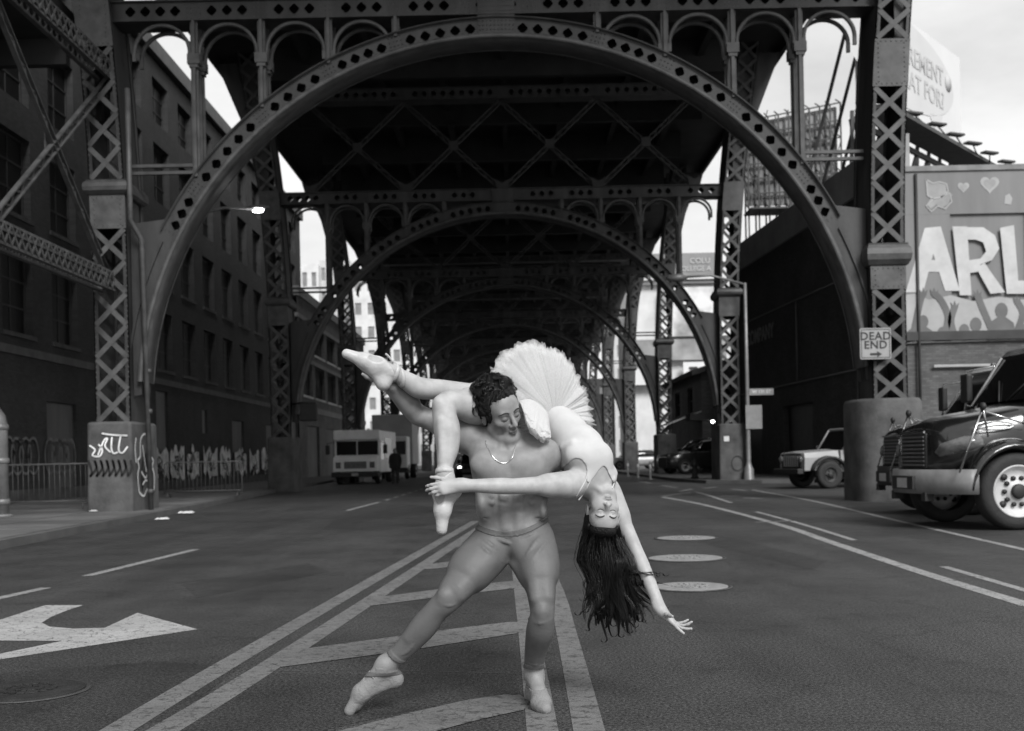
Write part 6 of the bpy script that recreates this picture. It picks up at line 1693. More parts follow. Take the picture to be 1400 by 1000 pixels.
# tights
X, Y, Z = Fm.grid(); U, Vv = to_px(X + 0 * Y + 0 * Z, Y + 0 * X + 0 * Z, Z + 0 * X + 0 * Y)
T = Fm.copy(); T.D = Fm.D - 0.0035
wx = np.clip(U - 700, -62, 62)
waist = (727 - .0065 * wx * wx - .11 * wx) - Vv            # px above the waistline -> positive outside
sd = (fr_an - J['kr']).normalized(); hc_ = J['ar'] + (J['kr'] - J['ar']).normalized() * .055
hemR = (X - hc_.x) * sd.x + (Y - hc_.y) * sd.y + (Z - hc_.z) * sd.z
zl = P(730, 912, 5.19).z
band = np.maximum(np.maximum(Fm.D - 0.0065, np.maximum(waist, -waist - 7) / 300.0), (U - 790) / 300.0)
cuffR = np.maximum(Fm.D - 0.0065, np.maximum(hemR, -hemR - .022)); cuffL = np.maximum(Fm.D - 0.0065, np.maximum(zl - Z, Z - zl - .02))
cuffR = np.where(Z < .6, cuffR, .2); 
T.D = np.maximum(np.maximum(T.D, waist / 300.0), np.maximum(hemR, zl - Z)); T.D = np.maximum(T.D, (U - 790) / 300.0).astype(np.float32)
WB = Fm.copy(); WB.D = (band - .0015).astype(np.float32)
T.D = np.minimum(T.D, np.minimum(np.maximum(cuffR, hemR), cuffL)).astype(np.float32)
del U, Vv, waist, band, cuffR, cuffL, hemR
def ridge(Fd, src, pts, r, k=.006, out=0.0): 
    h_ = [q for q in (src.hit(*p) for p in pts) if q]
    if len(h_) < 2: return
    h_ = smoothpts(h_, 4)
    Fd.chain(h_, [r * (.35 + .65 * math.sin(math.pi * (i + .5) / len(h_))) for i in range(len(h_))], k)
for pts in (((658, 736), (672, 746), (692, 762)), ((655, 744), (668, 756), (686, 768)), ((662, 728), (682, 738), (700, 744)), ((746, 728), (732, 742), (720, 760)), ((750, 738), (738, 752), (726, 768)), ((744, 720), (728, 730), (712, 736)),
            ((672, 728), (690, 734), (706, 733)), ((548, 896), (558, 890), (566, 880)), ((720, 905), (732, 908), (744, 903)), ((600, 822), (612, 828), (622, 826)), ((722, 846), (738, 852), (754, 846))):
    ridge(T, Fm, pts, .0088 if pts[0][1] < 800 else .0068)
tm, tv = T.mesh('tights', M_TIGHT); relax(tm, 2, .5); tights_o = child('tights', tm)
wm, wv_ = WB.mesh('waistband', cloth_mat('ribbed waistband', 0.105, 0.6, 300, 60, 0.3)); relax(wm, 2, .5); link('waistband', wm, tights_o)
# slippers
def shoe_from(segs, off, cut):
    """segs: (a, b, ra, rb, k) of the foot"""
    pts = [p for q in segs for p in q[:2]]; S = Field(np.min(pts, 0) - .07, np.max(pts, 0) + .07, .004)
    for a, b, ra, rb, k in segs: S.cone(a, b, ra + off, rb + off, k)
    X, Y, Z = S.grid()
    for c, n_ in cut: S.D = np.maximum(S.D, ((X - c[0]) * n_[0] + (Y - c[1]) * n_[1] + (Z - c[2]) * n_[2]).astype(np.float32))
    return S
def foot_segs(an, heel, ball, toe, r=1.0): return [(an, heel, .036 * r, .028 * r, .025), (an, ball, .036 * r, .030 * r, .03), (heel, ball, .027 * r, .030 * r, .03), (ball, toe, .031 * r, .020 * r, .02)]
def finish(S, name, m, parent):
    me, v = S.mesh(name, m); relax(me, 2, .5); return child(name, me, parent)
axr = (fr_toe - fr_an).normalized()
S = shoe_from(foot_segs(fr_an, fr_heel, fr_ball, fr_toe), .0045, [(fr_an + axr * .012, -(axr + Vector((.5, 0, -.6))).normalized())])
S.ell(fr_an.lerp(fr_ball, .42) + Vector((-.030, -.03, .030)), (.036, .05, .046), None, .006, 'sub')
finish(S, 'slipper', M_CANV, man)
S = shoe_from(foot_segs(al, fl_heel, fl_ball, fl_toe, 1.05) + [(fl_ball + Vector((-.018, -.01, 0)), fl_toe + Vector((-.02, .02, 0)), .026, .018, .02)], .0045, [(Vector((0, 0, .085)), Vector((0, 0, 1)))])
S.ell(Vector((al.x + .012, al.y - .055, .098)), (.036, .065, .034), None, .006, 'sub'); finish(S, 'slipper', M_CANV, man)
M_SOLE = mat('worn leather sole', .09, .7, .4, 20)
for a_, b_, c_ in ((fr_ball, fr_toe, Vector((.012, .0, -.016))), (fl_ball, fl_toe, Vector((0, 0, -.024)))):
    o = MB().tube([a_ + c_, a_.lerp(b_, .6) + c_ * .9, b_ + c_ * .55], [.020, .021, .012], 10).build('sole_patch', M_SOLE, man); o.matrix_parent_inverse = Matrix.Translation(-man.location)
# elastic straps over the instep
M_ELA = cloth_mat('elastic band', 0.26, 0.8, 900, 60, 0.1)
def strap_obj(Fd, pts, w, parent, m=M_ELA, name='elastic_strap', out=.0015):
    q = [Fd.hit(*p) for p in pts]; q = [v + Vector((0, -out, 0)) for v in q if v]
    if len(q) < 2: return
    o = MB().tube(smoothpts(q, 6), w, 6).build(name, m, parent); o.matrix_parent_inverse = Matrix.Translation(-parent.location); return o
def loop_obj(Fd, c, axis, w, parent, m=M_ELA, name='elastic_strap', lift=.003, **kw):
    h_ = Fd.wrap(c, axis, lift, **kw); o = MB().tube(h_, w, 6, closed=True).build(name, m, parent); o.matrix_parent_inverse = Matrix.Translation(-parent.location); return o
ax_f = (fr_ball - fr_an).normalized()
mid = fr_an.lerp(fr_ball, .5).lerp(fr_heel, .2)
loop_obj(Fm, mid, ax_f + Vector((.15, 0, .25)), .0028, man, rmax=.06, lift=.002); loop_obj(Fm, mid, ax_f + Vector((-.25, 0, -.30)), .0028, man, rmax=.06, lift=.002)
loop_obj(Fm, Vector((al.x + .01, al.y - .045, .058)), Vector((0, .8, -.5)), .0032, man)
# fine chain round the neck
ch = [q_ + Vector((0, -.003, 0)) for q_ in (Fm.hit(x, y) for x, y in ((664, 603), (667, 613), (672, 622), (679, 630), (687, 633.5), (694, 632), (700, 626), (703, 617), (705, 609))) if q_]
o = MB().tube(smoothpts(ch, 5), .0024, 6).build('necklace', mat('silver chain', .75, .25, .2, 300, metal=1.0), man); o.matrix_parent_inverse = Matrix.Translation(-man.location)
# hair of the standing dancer: cap plus wavy locks
def hair_cap(L, axes, parent, sc, prims, cuts, voxel=.004):
    c = L(0, 0, 0); S = Field(c - Vector((.2, .2, .2)), c + Vector((.2, .2, .2)), voxel); R = [list(a) for a in axes]
    for p, r in prims: S.ell(L(*p), [q * sc for q in r], R, .02)
    for p, r in cuts: S.ell(L(*p), [q * sc for q in r], R, .008, 'sub')
    X, Y, Z = S.grid()
    S.D = (S.D + .0035 * np.sin(X * 130 + 2 * np.sin(Z * 60)) * np.sin(Z * 120 + 2 * np.sin(Y * 70)) + .002 * np.sin(X * 260 + Z * 190)).astype(np.float32)
    me, v = S.mesh('hair', M_HAIRB); return child('hair', me, parent), S
cap, SH = hair_cap(Lm, Am, man, HS, [((0, -.030, .052), (.084, .098, .084)), ((0, .024, .094), (.062, .054, .034)), ((.0, -.072, .00), (.080, .062, .082)), ((-.054, -.005, .030), (.038, .050, .060)), ((.054, -.005, .030), (.038, .050, .060))],
               [((0, .100, -.012), (.068, .072, .078)), ((0, .080, -.10), (.09, .10, .085)), ((-.088, .004, -.018), (.03, .024, .030)), ((.088, .004, -.018), (.03, .024, .030))])
rs = random.Random(21)
mb = MB()
x, y, z = Am
part = Vector((.030, .075, .105))                     # hair springs from the parting above the brow and sweeps back
for i in range(330):
    th = rs.uniform(0, 2 * math.pi); ph = rs.uniform(-.35, 1.5)
    dl = Vector((math.cos(th) * math.cos(ph), math.sin(th) * math.cos(ph), math.sin(ph)))
    if dl.y > .30 and dl.z < .48: continue
    if abs(dl.x) > .6 and dl.y > -.25 and dl.z < -.05: continue
    base = Vector((dl.x * .076, -.024 + dl.y * .092, .044 + dl.z * .082))
    if base.z < -.045: continue
    nrm = Vector((dl.x / .076, dl.y / .092, dl.z / .082)).normalized()
    wz = max(0.0, min(1.0, dl.z * 1.3 + .1)); flow = Vector((-.55, -.75, .15)) * wz + Vector((dl.x * .15 - .1, -.35, -.9)) * (1 - wz) + Vector((rs.gauss(0, .22), rs.gauss(0, .22), rs.gauss(0, .22))); flow = (flow - nrm * flow.dot(nrm)); flow = flow.normalized() if flow.length > 1e-4 else Vector((0, -1, 0))
    sidev = nrm.cross(flow); L_ = rs.uniform(.08, .14); ph0 = rs.uniform(0, 6.28); lift = .013 + .019 * rs.random() * (1.0 + .5 * max(0, dl.z)); cu = rs.uniform(.5, 1.2); fq = rs.uniform(3.2, 5.2)
    for st_ in range(16):
        o1, o2 = rs.gauss(0, .0055), rs.gauss(0, .0035); pts = []; lc = L_ * rs.uniform(.82, 1.0)
        for k in range(10):
            t = k / 9; bow = lc * lc * t * t / (2 * .088); tp = 1 - .75 * t
            q = base + flow * lc * t + sidev * (.013 * math.sin(ph0 + t * fq) * t * cu + o1 * tp) + nrm * (lift + .012 * math.cos(ph0 + t * fq) * t * cu + o2 * tp - bow)
            pts.append(Lm(*q))
        r_ = rs.uniform(.0007, .0013); mb.tube(pts, [r_ * (1 - .7 * (k / 9) ** 2) for k in range(10)], 3)
for i in range(60):                      # flyaway tips against the tutu
    st = Vector((.035 + rs.uniform(-.03, .03), .050 + rs.uniform(-.03, .03), .118 + rs.uniform(-.02, .01))); pts = []; up_ = rs.uniform(-.3, .8); L_ = rs.uniform(.03, .085); fx = rs.uniform(.4, 1.0)
    for k in range(8):
        t = k / 7; pts.append(Lm(*(st + Vector((L_ * t * fx, L_ * .45 * t, L_ * (up_ * t - .6 * t * t * rs.uniform(.6, 1.2)))))))
    mb.tube(pts, [.0013 * (1 - .8 * k / 7) for k in range(8)], 3)
lk = mb.build('locks', M_HAIR, cap); stuff(lk)
# ------------------------------------------------------------------ lifted dancer
wom = empty('person', (0.35, 5.2, 0)); tag(wom, 'dancer in white tutu lifted backwards over a shoulder, long dark hair hanging', 'person')
def childw(name, me): o = link(name, me, wom); o.matrix_parent_inverse = Matrix.Translation(-wom.location); return o
Fw = Field((-.84, 4.56, .22), (.86, 5.66, 1.72), HV)
hp1, hp2 = P(722, 556, 5.42), P(722, 574, 5.36)
kn1, an1 = P(624, 537, 5.22), P(535, 507, 5.06)
kn2, an2 = P(606, 551, 5.02), P(608, 648, 4.925)
# pelvis and spine
Fw.cone(P(722, 560, 5.42), P(748, 572, 5.34), .100, .105, .04)
def cw(a, b, r1, r2, flat=.78, k=.03): 
    Fw.cone(a, b, r1, r2, k, flat=((.35, 1, .35), flat))
cw(P(748, 572, 5.34), P(772, 592, 5.25), .105, .092)
cw(P(772, 592, 5.25), P(792, 615, 5.17), .092, .103)
cw(P(792, 615, 5.17), P(806, 640, 5.13), .103, .100)
cw(P(804, 640, 5.13), P(812, 656, 5.12), .098, .075)
Fw.cone(P(797, 662, 5.12), P(828, 652, 5.16), .050, .048, .04)
Fw.ell(P(790, 622, 5.075), (.05, .035, .045), None, .04); Fw.ell(P(820, 622, 5.09), (.045, .035, .045), None, .04)
for k in range(4): Fw.cone(P(770 + 5 * k, 612 + 8 * k, 5.11), P(783 + 5 * k, 606 + 7 * k, 5.075), .006, .006, .02)
# neck
Fw.cone(P(815, 662, 5.12), P(822, 686, 5.10), .046, .043, .03)
Fw.cone(P(806, 658, 5.075), P(822, 672, 5.060), .007, .006, .014); Fw.cone(P(832, 657, 5.09), P(826, 672, 5.065), .007, .006, .014)
Fw.cone(P(800, 664, 5.075), P(820, 661, 5.075), .007, .007, .014); Fw.cone(P(838, 656, 5.10), P(824, 661, 5.08), .007, .007, .014)
# near arm: straight across to the ankle
SHn, ELn, WRn = P(783, 663, 5.06), P(702, 665, 4.915), P(624, 664, 4.86)
Fw.cone(P(798, 655, 5.10), SHn, .055, .052, .03)
limb(Fw, [SHn, SHn.lerp(ELn, .3), SHn.lerp(ELn, .7), ELn, ELn.lerp(WRn, .25), ELn.lerp(WRn, .7), WRn], [.050, .043, .037, .0325, .034, .027, .0235], .03)
# far arm: hanging past the head
SHf, ELf, WRf = P(830, 668, 5.25), P(869, 752, 5.17), P(905, 837, 5.03)
Fw.cone(P(824, 652, 5.17), SHf, .05, .044, .03)
limb(Fw, [SHf, SHf.lerp(ELf, .3), SHf.lerp(ELf, .75), ELf, ELf.lerp(WRf, .28), ELf.lerp(WRf, .72), WRf], [.044, .040, .034, .030, .032, .026, .022], .03)
# legs
stations(Fw, [(722, 556, 5.42, .086), (690, 548, 5.35, .080), (655, 545, 5.28, .066), (624, 537, 5.22, .049), (604, 533, 5.185, .044), (575, 531, 5.13, .0475), (558, 522, 5.10, .040), (543, 512, 5.07, .029), (535, 507, 5.06, .026)])
stations(Fw, [(722, 574, 5.36, .082), (690, 562, 5.26, .080), (650, 555, 5.13, .071), (620, 552, 5.05, .058), (608, 555, 5.015, .051), (608, 570, 4.995, .0515), (611, 587, 4.985, .0565), (612, 612, 4.965, .048), (609, 632, 4.94, .035), (607, 648, 4.925, .0285)])
Fw.ell(P(600, 551, 4.985), (.022, .024, .026), None, .025); Fw.cone(P(603, 575, 4.945), P(604, 630, 4.915), .009, .008, .025)
# feet on pointe
t1 = P(474, 484, 5.00); b1_ = P(499, 494, 5.02); h1 = P(524, 524, 5.05)
Fw.chain([an1, P(515, 500, 5.035), b1_, t1], [.034, .034, .028, .017], .02); Fw.cone(an1, h1, .030, .026, .02); Fw.cone(h1, b1_, .021, .024, .025)
t2 = P(604, 724, 4.905); b2_ = P(605, 698, 4.905); h2 = P(621, 672, 4.95)
Fw.chain([an2, P(603, 672, 4.912), b2_, t2], [.032, .033, .028, .019], .02); Fw.cone(an2, h2, .029, .024, .02); Fw.cone(h2, b2_, .021, .023, .025)
# head upside down, face to the camera
HW_ = P(824, 700, 5.135)
fw = Vector((.14, -.96, .06)); uw = Vector((-.10, -.02, -1.0))
Lw_, Aw_ = head(Fw, HW_, fw, uw, 0.93, True)
# hands
hand(Fw, WRn, P(604, 668, 4.83) - WRn, Vector((-.05, 1, -.10)), Vector((-.2, 0, 1)), .88, curl=(.48, .55, .60, .62), curl2=1.0, spread=.035, tcurl=.25, tout=.45, r0=.0085)
hand(Fw, WRf, P(925, 856, 4.99) - WRf, Vector((.75, -.2, .55)), Vector((.3, -.9, .1)), .90, curl=(.15, .4, .5, .3), curl2=.7, spread=.16, tout=.9, tcurl=.1, r0=.0085, per=((.0, .05, .05), (.25, .35, .2), (.55, .45, .3), (.75, .3, .2)))
wb, Vw = Fw.mesh('body', M_SKW); Vw = relax(wb, 2, .5)
tonesw = []; body_w = childw('body', wb)
face_marks(Fw, Lw_, Aw_, .93, body_w, tonesw); put_tone(wb, Vw, tonesw)
# leotard
lo = np.array(P(680, 690, 5.6)) ; lo = np.array((-.12, 4.9, .85)); hi = np.array((.56, 5.62, 1.45))
S = Field(lo, hi, HV); X, Y, Z = S.grid(); pts = np.stack(np.broadcast_arrays(X, Y, Z), -1).reshape(-1, 3)
S.D = (Fw.sample(pts).reshape(S.n) - .0045).astype(np.float32)
U, Vv = to_px(np.broadcast_to(X, S.n), np.broadcast_to(Y, S.n), np.broadcast_to(Z, S.n))
body_poly = [(700, 540), (760, 535), (812, 560), (850, 622), (845, 645), (841, 660), (836, 656), (828, 640), (822, 640), (806, 660), (802, 655), (802, 640), (795, 629), (784, 628), (770, 640), (766, 644), (754, 630), (738, 622), (726, 612), (716, 600)]
body_poly = [(v.x, v.y) for v in smoothpts([Vector(q) for q in body_poly], 4, True)[:-1]]
dl = pdist(body_poly, U, Vv) / 300.0
sp = (X - P(735, 567, 5.38).x) * .75 + (Y - 5.38) * -.5 + (Z - P(735, 567, 5.38).z) * -.45      # hip opening plane
S.D = np.maximum(np.maximum(S.D, dl), -sp - .05).astype(np.float32)
S.cone(P(752, 665, 5.0), ELn, .062, .06, 0, 'sub'); S.cone(P(757, 680, 5.0), P(735, 668, 4.95), .05, .05, 0, 'sub')
lm, lv = S.mesh('leotard', M_LEO); relax(lm, 2, .5); childw('leotard', lm)
def strap_w(pts, w, name='strap', m=M_LEO, out=.002, src=None):
    h_ = [q + Vector((0, -out, 0)) for q in ((src or Fw).hit(*p) for p in pts) if q]
    if len(h_) < 2: return
    h_ = smoothpts(h_, 6); o = MB().tube(h_, w, 6).build(name, m, wom); o.matrix_parent_inverse = Matrix.Translation(-wom.location)
strap_w(((804, 646), (800, 658), (794, 669), (788, 679)), .0034); strap_w(((809, 653), (803, 666), (796, 677), (791, 684)), .0034); strap_w(((840, 646), (840, 658), (837, 668)), .0038)
# pointe shoes
def shoe_w(segs, cuts, subs):
    S = shoe_from(segs, .0048, cuts)
    for c, r in subs: S.ell(c, r, None, .006, 'sub')
    me, v = S.mesh('pointe_shoe', M_SATIN); relax(me, 2, .5); return childw('pointe_shoe', me)
a1 = (t1 - an1).normalized(); a2 = (t2 - an2).normalized()
m1_, m2_ = P(515, 500, 5.035), P(603, 672, 4.912)
shoe_w([(an1, m1_, .034, .034, .02), (m1_, b1_, .034, .028, .02), (b1_, t1, .028, .017, .02), (an1, h1, .030, .026, .02), (h1, b1_, .021, .024, .025)], [(an1 + a1 * .006, -(a1 + Vector((.2, 0, -.75))).normalized())], [(P(517, 489, 4.99), (.042, .036, .020))])
shoe_w([(an2, m2_, .032, .033, .02), (m2_, b2_, .033, .028, .02), (b2_, t2, .028, .019, .02), (an2, h2, .029, .024, .02), (h2, b2_, .021, .023, .025)], [(an2 + a2 * .008, -(a2 + Vector((.75, .2, 0))).normalized())], [(P(599, 677, 4.872), (.026, .03, .042))])
for t, b in ((t1, b1_), (t2, b2_)):                                                       # flat platform of the toe box
    d = (t - b).normalized(); e = t + d * .008
    o = MB().tube([t - d * .012, t + d * .008, t + d * .014], [.0215, .019, .016], 18).build('toe_platform', M_SATIN, wom); o.matrix_parent_inverse = Matrix.Translation(-wom.location)
def band(c, ax_, w):
    d = Vector(ax_).normalized() * w / 2; rows = [Fw.wrap(c + d * q, ax_, l_) for q, l_ in ((-1, -.002), (-1, .0022), (0, .0026), (1, .0022), (1, -.002))]; n = len(rows[0]); mb = MB()
    mb.add([p for r in rows for p in r], [(i * n + k, i * n + (k + 1) % n, (i + 1) * n + (k + 1) % n, (i + 1) * n + k) for i in range(4) for k in range(n)], True)
    o = mb.build('ribbon', M_SATIN, wom); o.matrix_parent_inverse = Matrix.Translation(-wom.location)
band(an1.lerp(kn1, .05), kn1 - an1, .020); band(an1.lerp(kn1, .13), kn1 - an1 + Vector((0, 0, .10)), .016); band(an2.lerp(kn2, .03), kn2 - an2, .024)
o = MB().tube(smoothpts([P(538, 496, 5.03), P(531, 487, 5.02), P(527, 484, 5.01)], 4), [.005, .005, .005, .005, .005, .005, .005, .005, .003], 5).build('ribbon', M_SATIN, wom); o.matrix_parent_inverse = Matrix.Translation(-wom.location)
# earring, ear shows left of the face
# ---- tutu: stacked ruffled layers of net
def tulle():
    m = bpy.data.materials.new('white tulle'); m.use_nodes = True; n, l = m.node_tree.nodes, m.node_tree.links; n.clear()
    out = n.new('ShaderNodeOutputMaterial'); d = n.new('ShaderNodeBsdfDiffuse'); t = n.new('ShaderNodeBsdfTranslucent'); mx = n.new('ShaderNodeMixShader'); mx.inputs[0].default_value = .46
    tr = n.new('ShaderNodeBsdfTransparent'); m2 = n.new('ShaderNodeMixShader')
    tc = n.new('ShaderNodeTexCoord'); no = n.new('ShaderNodeTexNoise'); no.inputs['Scale'].default_value = 420; no.inputs['Detail'].default_value = 3; l.new(tc.outputs['Object'], no.inputs['Vector'])
    r = n.new('ShaderNodeMapRange'); r.inputs['From Min'].default_value = .3; r.inputs['From Max'].default_value = .7; r.inputs['To Min'].default_value = .55; r.inputs['To Max'].default_value = .90; l.new(no.outputs['Fac'], r.inputs['Value'])
    for q in (d, t): q.inputs['Color'].default_value = (.82, .82, .82, 1)
    l.new(d.outputs[0], mx.inputs[1]); l.new(t.outputs[0], mx.inputs[2]); l.new(tr.outputs[0], m2.inputs[1]); l.new(mx.outputs[0], m2.inputs[2]); at = n.new('ShaderNodeAttribute'); at.attribute_name = 'reach'; fr = n.new('ShaderNodeMapRange'); fr.inputs['From Min'].default_value = .72; fr.inputs['From Max'].default_value = 1.0; fr.inputs['To Min'].default_value = 1.0; fr.inputs['To Max'].default_value = .45; l.new(at.outputs['Fac'], fr.inputs['Value']); mu = n.new('ShaderNodeMath'); mu.operation = 'MULTIPLY'; l.new(r.outputs[0], mu.inputs[0]); l.new(fr.outputs[0], mu.inputs[1]); l.new(mu.outputs[0], m2.inputs[0]); l.new(m2.outputs[0], out.inputs[0]); return m
M_TUL = tulle()
tc_ = P(756, 568, 5.255); nT = Vector((.42, -.86, -.10)).normalized()
e1 = Vector((-.20, -.18, 1.0)); e1 = (e1 - nT * e1.dot(nT)).normalized(); e2 = nT.cross(e1)      # e1 points up in the picture, e2 to its left or right
tut = empty('tutu', (0, 0, 0), parent=wom); tut.matrix_parent_inverse = Matrix.Translation(-wom.location)
rs = random.Random(4)
RT = [(0, 52), (20, 50), (45, 56), (60, 66), (75, 82), (90, 90), (105, 99), (120, 101), (135, 95), (150, 86), (165, 72), (180, 62), (210, 52), (240, 50), (270, 46), (300, 46), (330, 54), (345, 56), (360, 53)]
def rim(ang):
    """reach of the skirt round the hip, longest above the shoulder it lies on"""
    d = e1 * math.cos(ang) + e2 * math.sin(ang); sx, sy = d.x * 298, d.z * 298
    g = math.degrees(math.atan2(sy, sx)) % 360; L_ = math.hypot(sx, sy)
    for (a0, r0), (a1, r1) in zip(RT, RT[1:]):
        if a0 <= g <= a1: return min(.36, (r0 + (r1 - r0) * (g - a0) / (a1 - a0)) / L_)
NL = 18
def knots(n, amp): 
    v = [rs.uniform(-amp, amp) for _ in range(n)]
    def f(a):
        x = (a / (2 * math.pi) % 1.0) * n; i = int(x) % n; t = x - int(x); t = t * t * (3 - 2 * t); return v[i] * (1 - t) + v[(i + 1) % n] * t
    return f
for li in range(NL):
    na, nr = 420, 9; fr_ = li / (NL - 1); mb = MB(); vs = []; reach = []
    f1, f2, f3, fj, fk = knots(rs.randint(14, 22), .022), knots(rs.randint(44, 70), .011), knots(rs.randint(130, 190), .0045), knots(rs.randint(110, 170), .020), knots(rs.randint(20, 30), .014)
    for i in range(na):
        a = 2 * math.pi * i / na; R_ = rim(a) * (1.02 - .10 * abs(fr_ - .4)) + fj(a) + fk(a) - .004
        for j in range(nr):
            t = j / (nr - 1); r_ = .015 + (R_ - .015) * t
            wv = t ** 1.3 * (f1(a) + f2(a + .04 * t)) + t * f3(a + .015 * t)
            off = (.060 - .135 * fr_) * t ** .8 - .045 * t * t + wv + .015 * (1 - t)
            vs.append(tc_ + (e1 * math.cos(a) + e2 * math.sin(a)) * r_ + nT * off); reach.append(t)
    fs = [(i * nr + j, ((i + 1) % na) * nr + j, ((i + 1) % na) * nr + j + 1, i * nr + j + 1) for i in range(na) for j in range(nr - 1)]
    mb.add(vs, fs, True); me = mb.mesh('tulle_layer', M_TUL, fix=False)
    at_ = me.attributes.new('reach', 'FLOAT', 'POINT'); at_.data.foreach_set('value', reach); link('tulle_layer', me, tut)
# lower edge of the skirt gathered over the shoulder
top = smoothpts([P(710, 548, 5.13), P(724, 546, 5.16), P(738, 553, 5.18), P(749, 566, 5.18), P(752, 584, 5.17)], 12)
bot = smoothpts([P(716, 566, 5.07), P(720, 584, 5.03), P(732, 598, 5.01), P(744, 605, 5.03), P(753, 600, 5.09)], 12)
M_TULD = M_TUL.copy(); M_TULD.name = 'gathered tulle'
for n_ in M_TULD.node_tree.nodes:
    if n_.type == 'MAP_RANGE': n_.inputs['To Min'].default_value = .9; n_.inputs['To Max'].default_value = 1.0
for li in range(6):
    mb = MB(); vs = []; nr = 16; N = len(top); f1, f2, f3 = knots(9, .016), knots(26, .007), knots(70, .018)
    for i in range(N):
        u = i / (N - 1)
        for j in range(nr):
            t = j / (nr - 1) * (1 - .07 * li + f3(u * 3) * 2); p = top[i].lerp(bot[i], t)
            p += Vector((0, -.050 * math.sin(math.pi * min(t, 1) * .8) - .005 * li * t + t * (f1(u * 3) + f2(u * 3 + .1 * t)), t * f2(u * 3 + 1)))
            if t > .86: p.y += .045 * ((t - .86) / .14) ** 2
            vs.append(p)
    mb.add(vs, [(i * nr + j, (i + 1) * nr + j, (i + 1) * nr + j + 1, i * nr + j + 1) for i in range(N - 1) for j in range(nr - 1)], True)
    link('gathered_layer', mb.mesh('gathered_layer', M_TULD if li == 0 else M_TUL, fix=False), tut)
# ---- long hair
x, y, z = Aw_
capw = empty('hair', (0, 0, 0), parent=wom); capw.matrix_parent_inverse = Matrix.Translation(-wom.location)
S = Field(HW_ - Vector((.2, .2, .24)), HW_ + Vector((.2, .2, .2)), .004); R = [list(a) for a in Aw_]
for p, r in (((0, -.032, .045), (.082, .098, .085)), ((0, -.05, .09), (.075, .080, .07)), ((0, .022, .088), (.066, .066, .042))): S.ell(Lw_(*p), [q * .93 for q in r], R, .02)
for p, r in (((0, .105, -.012), (.066, .070, .080)), ((0, .06, -.11), (.10, .12, .09)), ((-.085, .005, -.01), (.03, .022, .034)), ((.085, .005, -.01), (.03, .022, .034))): S.ell(Lw_(*p), [q * .93 for q in r], R, .006, 'sub')
me, v = S.mesh('scalp_hair', M_HAIRB); relax(me, 2, .5); link('scalp_hair', me, capw)
rs = random.Random(9)
# guide locks: end points in the picture, with depth; each lock is a bundle of fine strands
guides = [(801, 862, .0, 18), (812, 868, .1, 22), (824, 874, -.1, 24), (836, 868, .1, 26), (848, 876, -.05, 26), (858, 868, .1, 24), (868, 858, 0, 22), (878, 848, .1, 18), (888, 842, -.1, 14), (896, 803, .05, 22), (890, 812, -.1, 18), (806, 842, .1, 14), (800, 815, .0, 10), (843, 850, 0, 26), (828, 855, .05, 26), (862, 838, -.05, 26), (816, 848, -.05, 22)]
C_ = Field(P(780, 890, 5.3) - Vector((.1, .35, .05)), P(920, 720, 5.3) + Vector((.05, .15, .06)), .004)      # dark mass of the hair under the loose strands
C_.chain([P(822, 728, 5.17), P(826, 752, 5.17), P(834, 785, 5.16), P(842, 815, 5.15), P(846, 838, 5.14)], [.078, .084, .078, .060, .030], .03, flat=(ydir, .62))
C_.chain([P(845, 770, 5.15), P(866, 790, 5.12), P(886, 800, 5.09)], [.040, .026, .012], .02); C_.chain([P(830, 800, 5.15), P(822, 838, 5.14), P(816, 852, 5.14)], [.04, .022, .008], .02); C_.chain([P(850, 800, 5.15), P(866, 835, 5.13), P(872, 848, 5.13)], [.04, .022, .008], .02)
X, Y, Z = C_.grid(); C_.D = (C_.D + .006 * np.sin(X * 210 + 3.0 * np.sin(Z * 16 + Y * 20) + Z * 30) * np.sin(Y * 150 + 2 * np.sin(Z * 20)) + .004 * np.sin(X * 420 + Z * 60)).astype(np.float32)
me, v = C_.mesh('hair_mass', M_HAIRB); relax(me, 1, .5); link('hair_mass', me, capw)
mbs = MB()
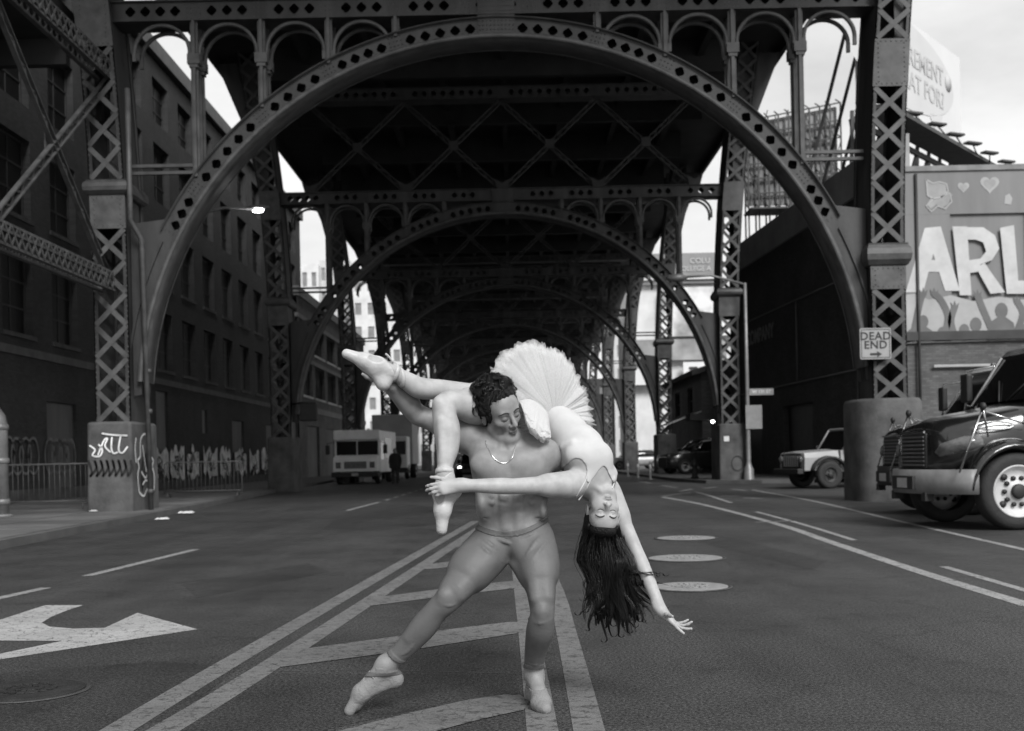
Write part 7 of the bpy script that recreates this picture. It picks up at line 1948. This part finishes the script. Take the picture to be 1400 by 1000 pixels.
for gi, (ex, ey, dz, n) in enumerate(guides):
    ex += 8
    for sub in range(5):                                        # wavy locks, each a sheaf of strands closing to a point
        gx, gy = ex + rs.gauss(0, 6), ey + rs.uniform(-34, 6)
        th0 = max(-1.25, min(1.25, (gx - 845) / 44.0 + rs.uniform(-.5, .5))); f0 = rs.uniform(-.75, .95)
        Yb = 5.15 + rs.uniform(-.075, .07) + dz * .2; ph, am, fr2 = rs.uniform(0, 6.28), rs.uniform(.009, .020), rs.uniform(8, 11)
        m1 = P(826 + 30 * math.sin(th0) + (gx - 845) * .10, 765, Yb + .005); m2 = P(831 + (gx - 838) * .52 + rs.gauss(0, 4), 797 if gy > 825 else 782, Yb - .005)
        tip = P(gx, gy, Yb - .02); m3 = m2.lerp(tip, .55) + Vector((rs.gauss(0, .008), 0, 0)); curl = rs.random() < .45; sgn = -1 if gx < 836 else 1; rr = rs.uniform(.007, .016); wd = rs.uniform(.008, .017)
        for i in range(int(n * 1.5)):
            th = th0 + rs.gauss(0, .13); f_ = max(-.95, min(.95, f0 + rs.gauss(0, .12)))
            root = Lw_(.072 * math.sin(th), -.020 + .092 * f_, .050 + .078 * math.cos(th) * math.sqrt(max(.05, 1 - f_ * f_)))
            o1, o2 = rs.gauss(0, 1) * wd, rs.gauss(0, 1) * wd; cut = rs.uniform(.84, 1.0)
            pts = smoothpts([root, m1 + Vector((o1, o2, 0)), m2 + Vector((o1, o2, 0)) * .9, m3 + Vector((o1, o2, 0)) * .5, tip + Vector((o1, o2, 0)) * .15], 6); N = len(pts); out = []
            for k, p in enumerate(pts):
                t = k / (N - 1); w_ = am * min(1, max(0, t - .25) * 1.6)
                out.append(p + Vector((math.sin(ph + t * fr2) * w_, math.cos(ph + t * fr2) * w_ * .8, 0)))
            if curl:
                c = out[-1]
                for k in range(1, 9): out.append(c + Vector((sgn * rr * (1 - math.cos(k * .5)), rr * .3 * math.sin(k * .5), -rr * math.sin(k * .5) + .0)))
            out = out[:max(6, int(len(out) * cut))]; N = len(out); r0 = rs.uniform(.0006, .0012)
            mbs.tube(out, [r0 * (1 - .75 * (k / (N - 1)) ** 2) for k in range(N)], 3)
lk = mbs.mesh('strands', M_HAIR, fix=False); o = link('strands', lk, capw); stuff(o)
# ------------------------------------------------------------------ bystander by the van
by = empty('person', (-5.75, 56.0, 0)); tag(by, 'bystander in dark coat and trousers beside the white step van', 'person')
Fb = Field((-.5, -.5, -.02), (.5, .5, 1.85), .014)
Fb.cone((0, 0, .95), (0, .02, 1.38), .15, .17, .05, flat=(ydir, .7)); Fb.cone((0, .02, 1.40), (0, -.02, 1.52), .06, .055, .04); Fb.ell((0, -.03, 1.60), (.085, .10, .12), None, .03)
for s in (-1, 1):
    limb(Fb, [(s * .18, .02, 1.38), (s * .25, .04, 1.12), (s * .23, -.06, .88), (s * .22, -.10, .80)], [.065, .055, .042, .035], .04, .01)
    limb(Fb, [(s * .09, 0, .92), (s * .11, -.02 - .05 * s, .50), (s * .11, .06 * s, .10)], [.10, .075, .055], .04, .01); Fb.cone((s * .11, .06 * s, .05), (s * .13, .06 * s - .16, .04), .05, .04, .03)
me, v = Fb.mesh('body', M_SKM); put_tone(me, v, []); link('body', me, by)
Cb = Fb.copy(); X, Y, Z = Fb.grid(); Cb.D = np.maximum(Fb.D - .02, np.maximum(Z - 1.50, .62 - Z)).astype(np.float32); me, v = Cb.mesh('coat', mat('dark coat', .018, .85, .3, 6)); link('coat', me, by)
Cb = Fb.copy(); Cb.D = np.maximum(Fb.D - .015, np.maximum(Z - .70, .06 - Z)).astype(np.float32); me, v = Cb.mesh('trousers', mat('dark trousers', .035, .85, .3, 6)); link('trousers', me, by)
Cb = Fb.copy(); Cb.D = np.maximum(Fb.D - .018, np.maximum(1.585 - Z, -.02 - Y - (Z - 1.60) * .8)).astype(np.float32); me, v = Cb.mesh('hair', M_HAIR); link('hair', me, by)
Cb = Fb.copy(); Cb.D = np.maximum(Fb.D - .012, Z - .10).astype(np.float32); me, v = Cb.mesh('shoes', M_BLKP); link('shoes', me, by)
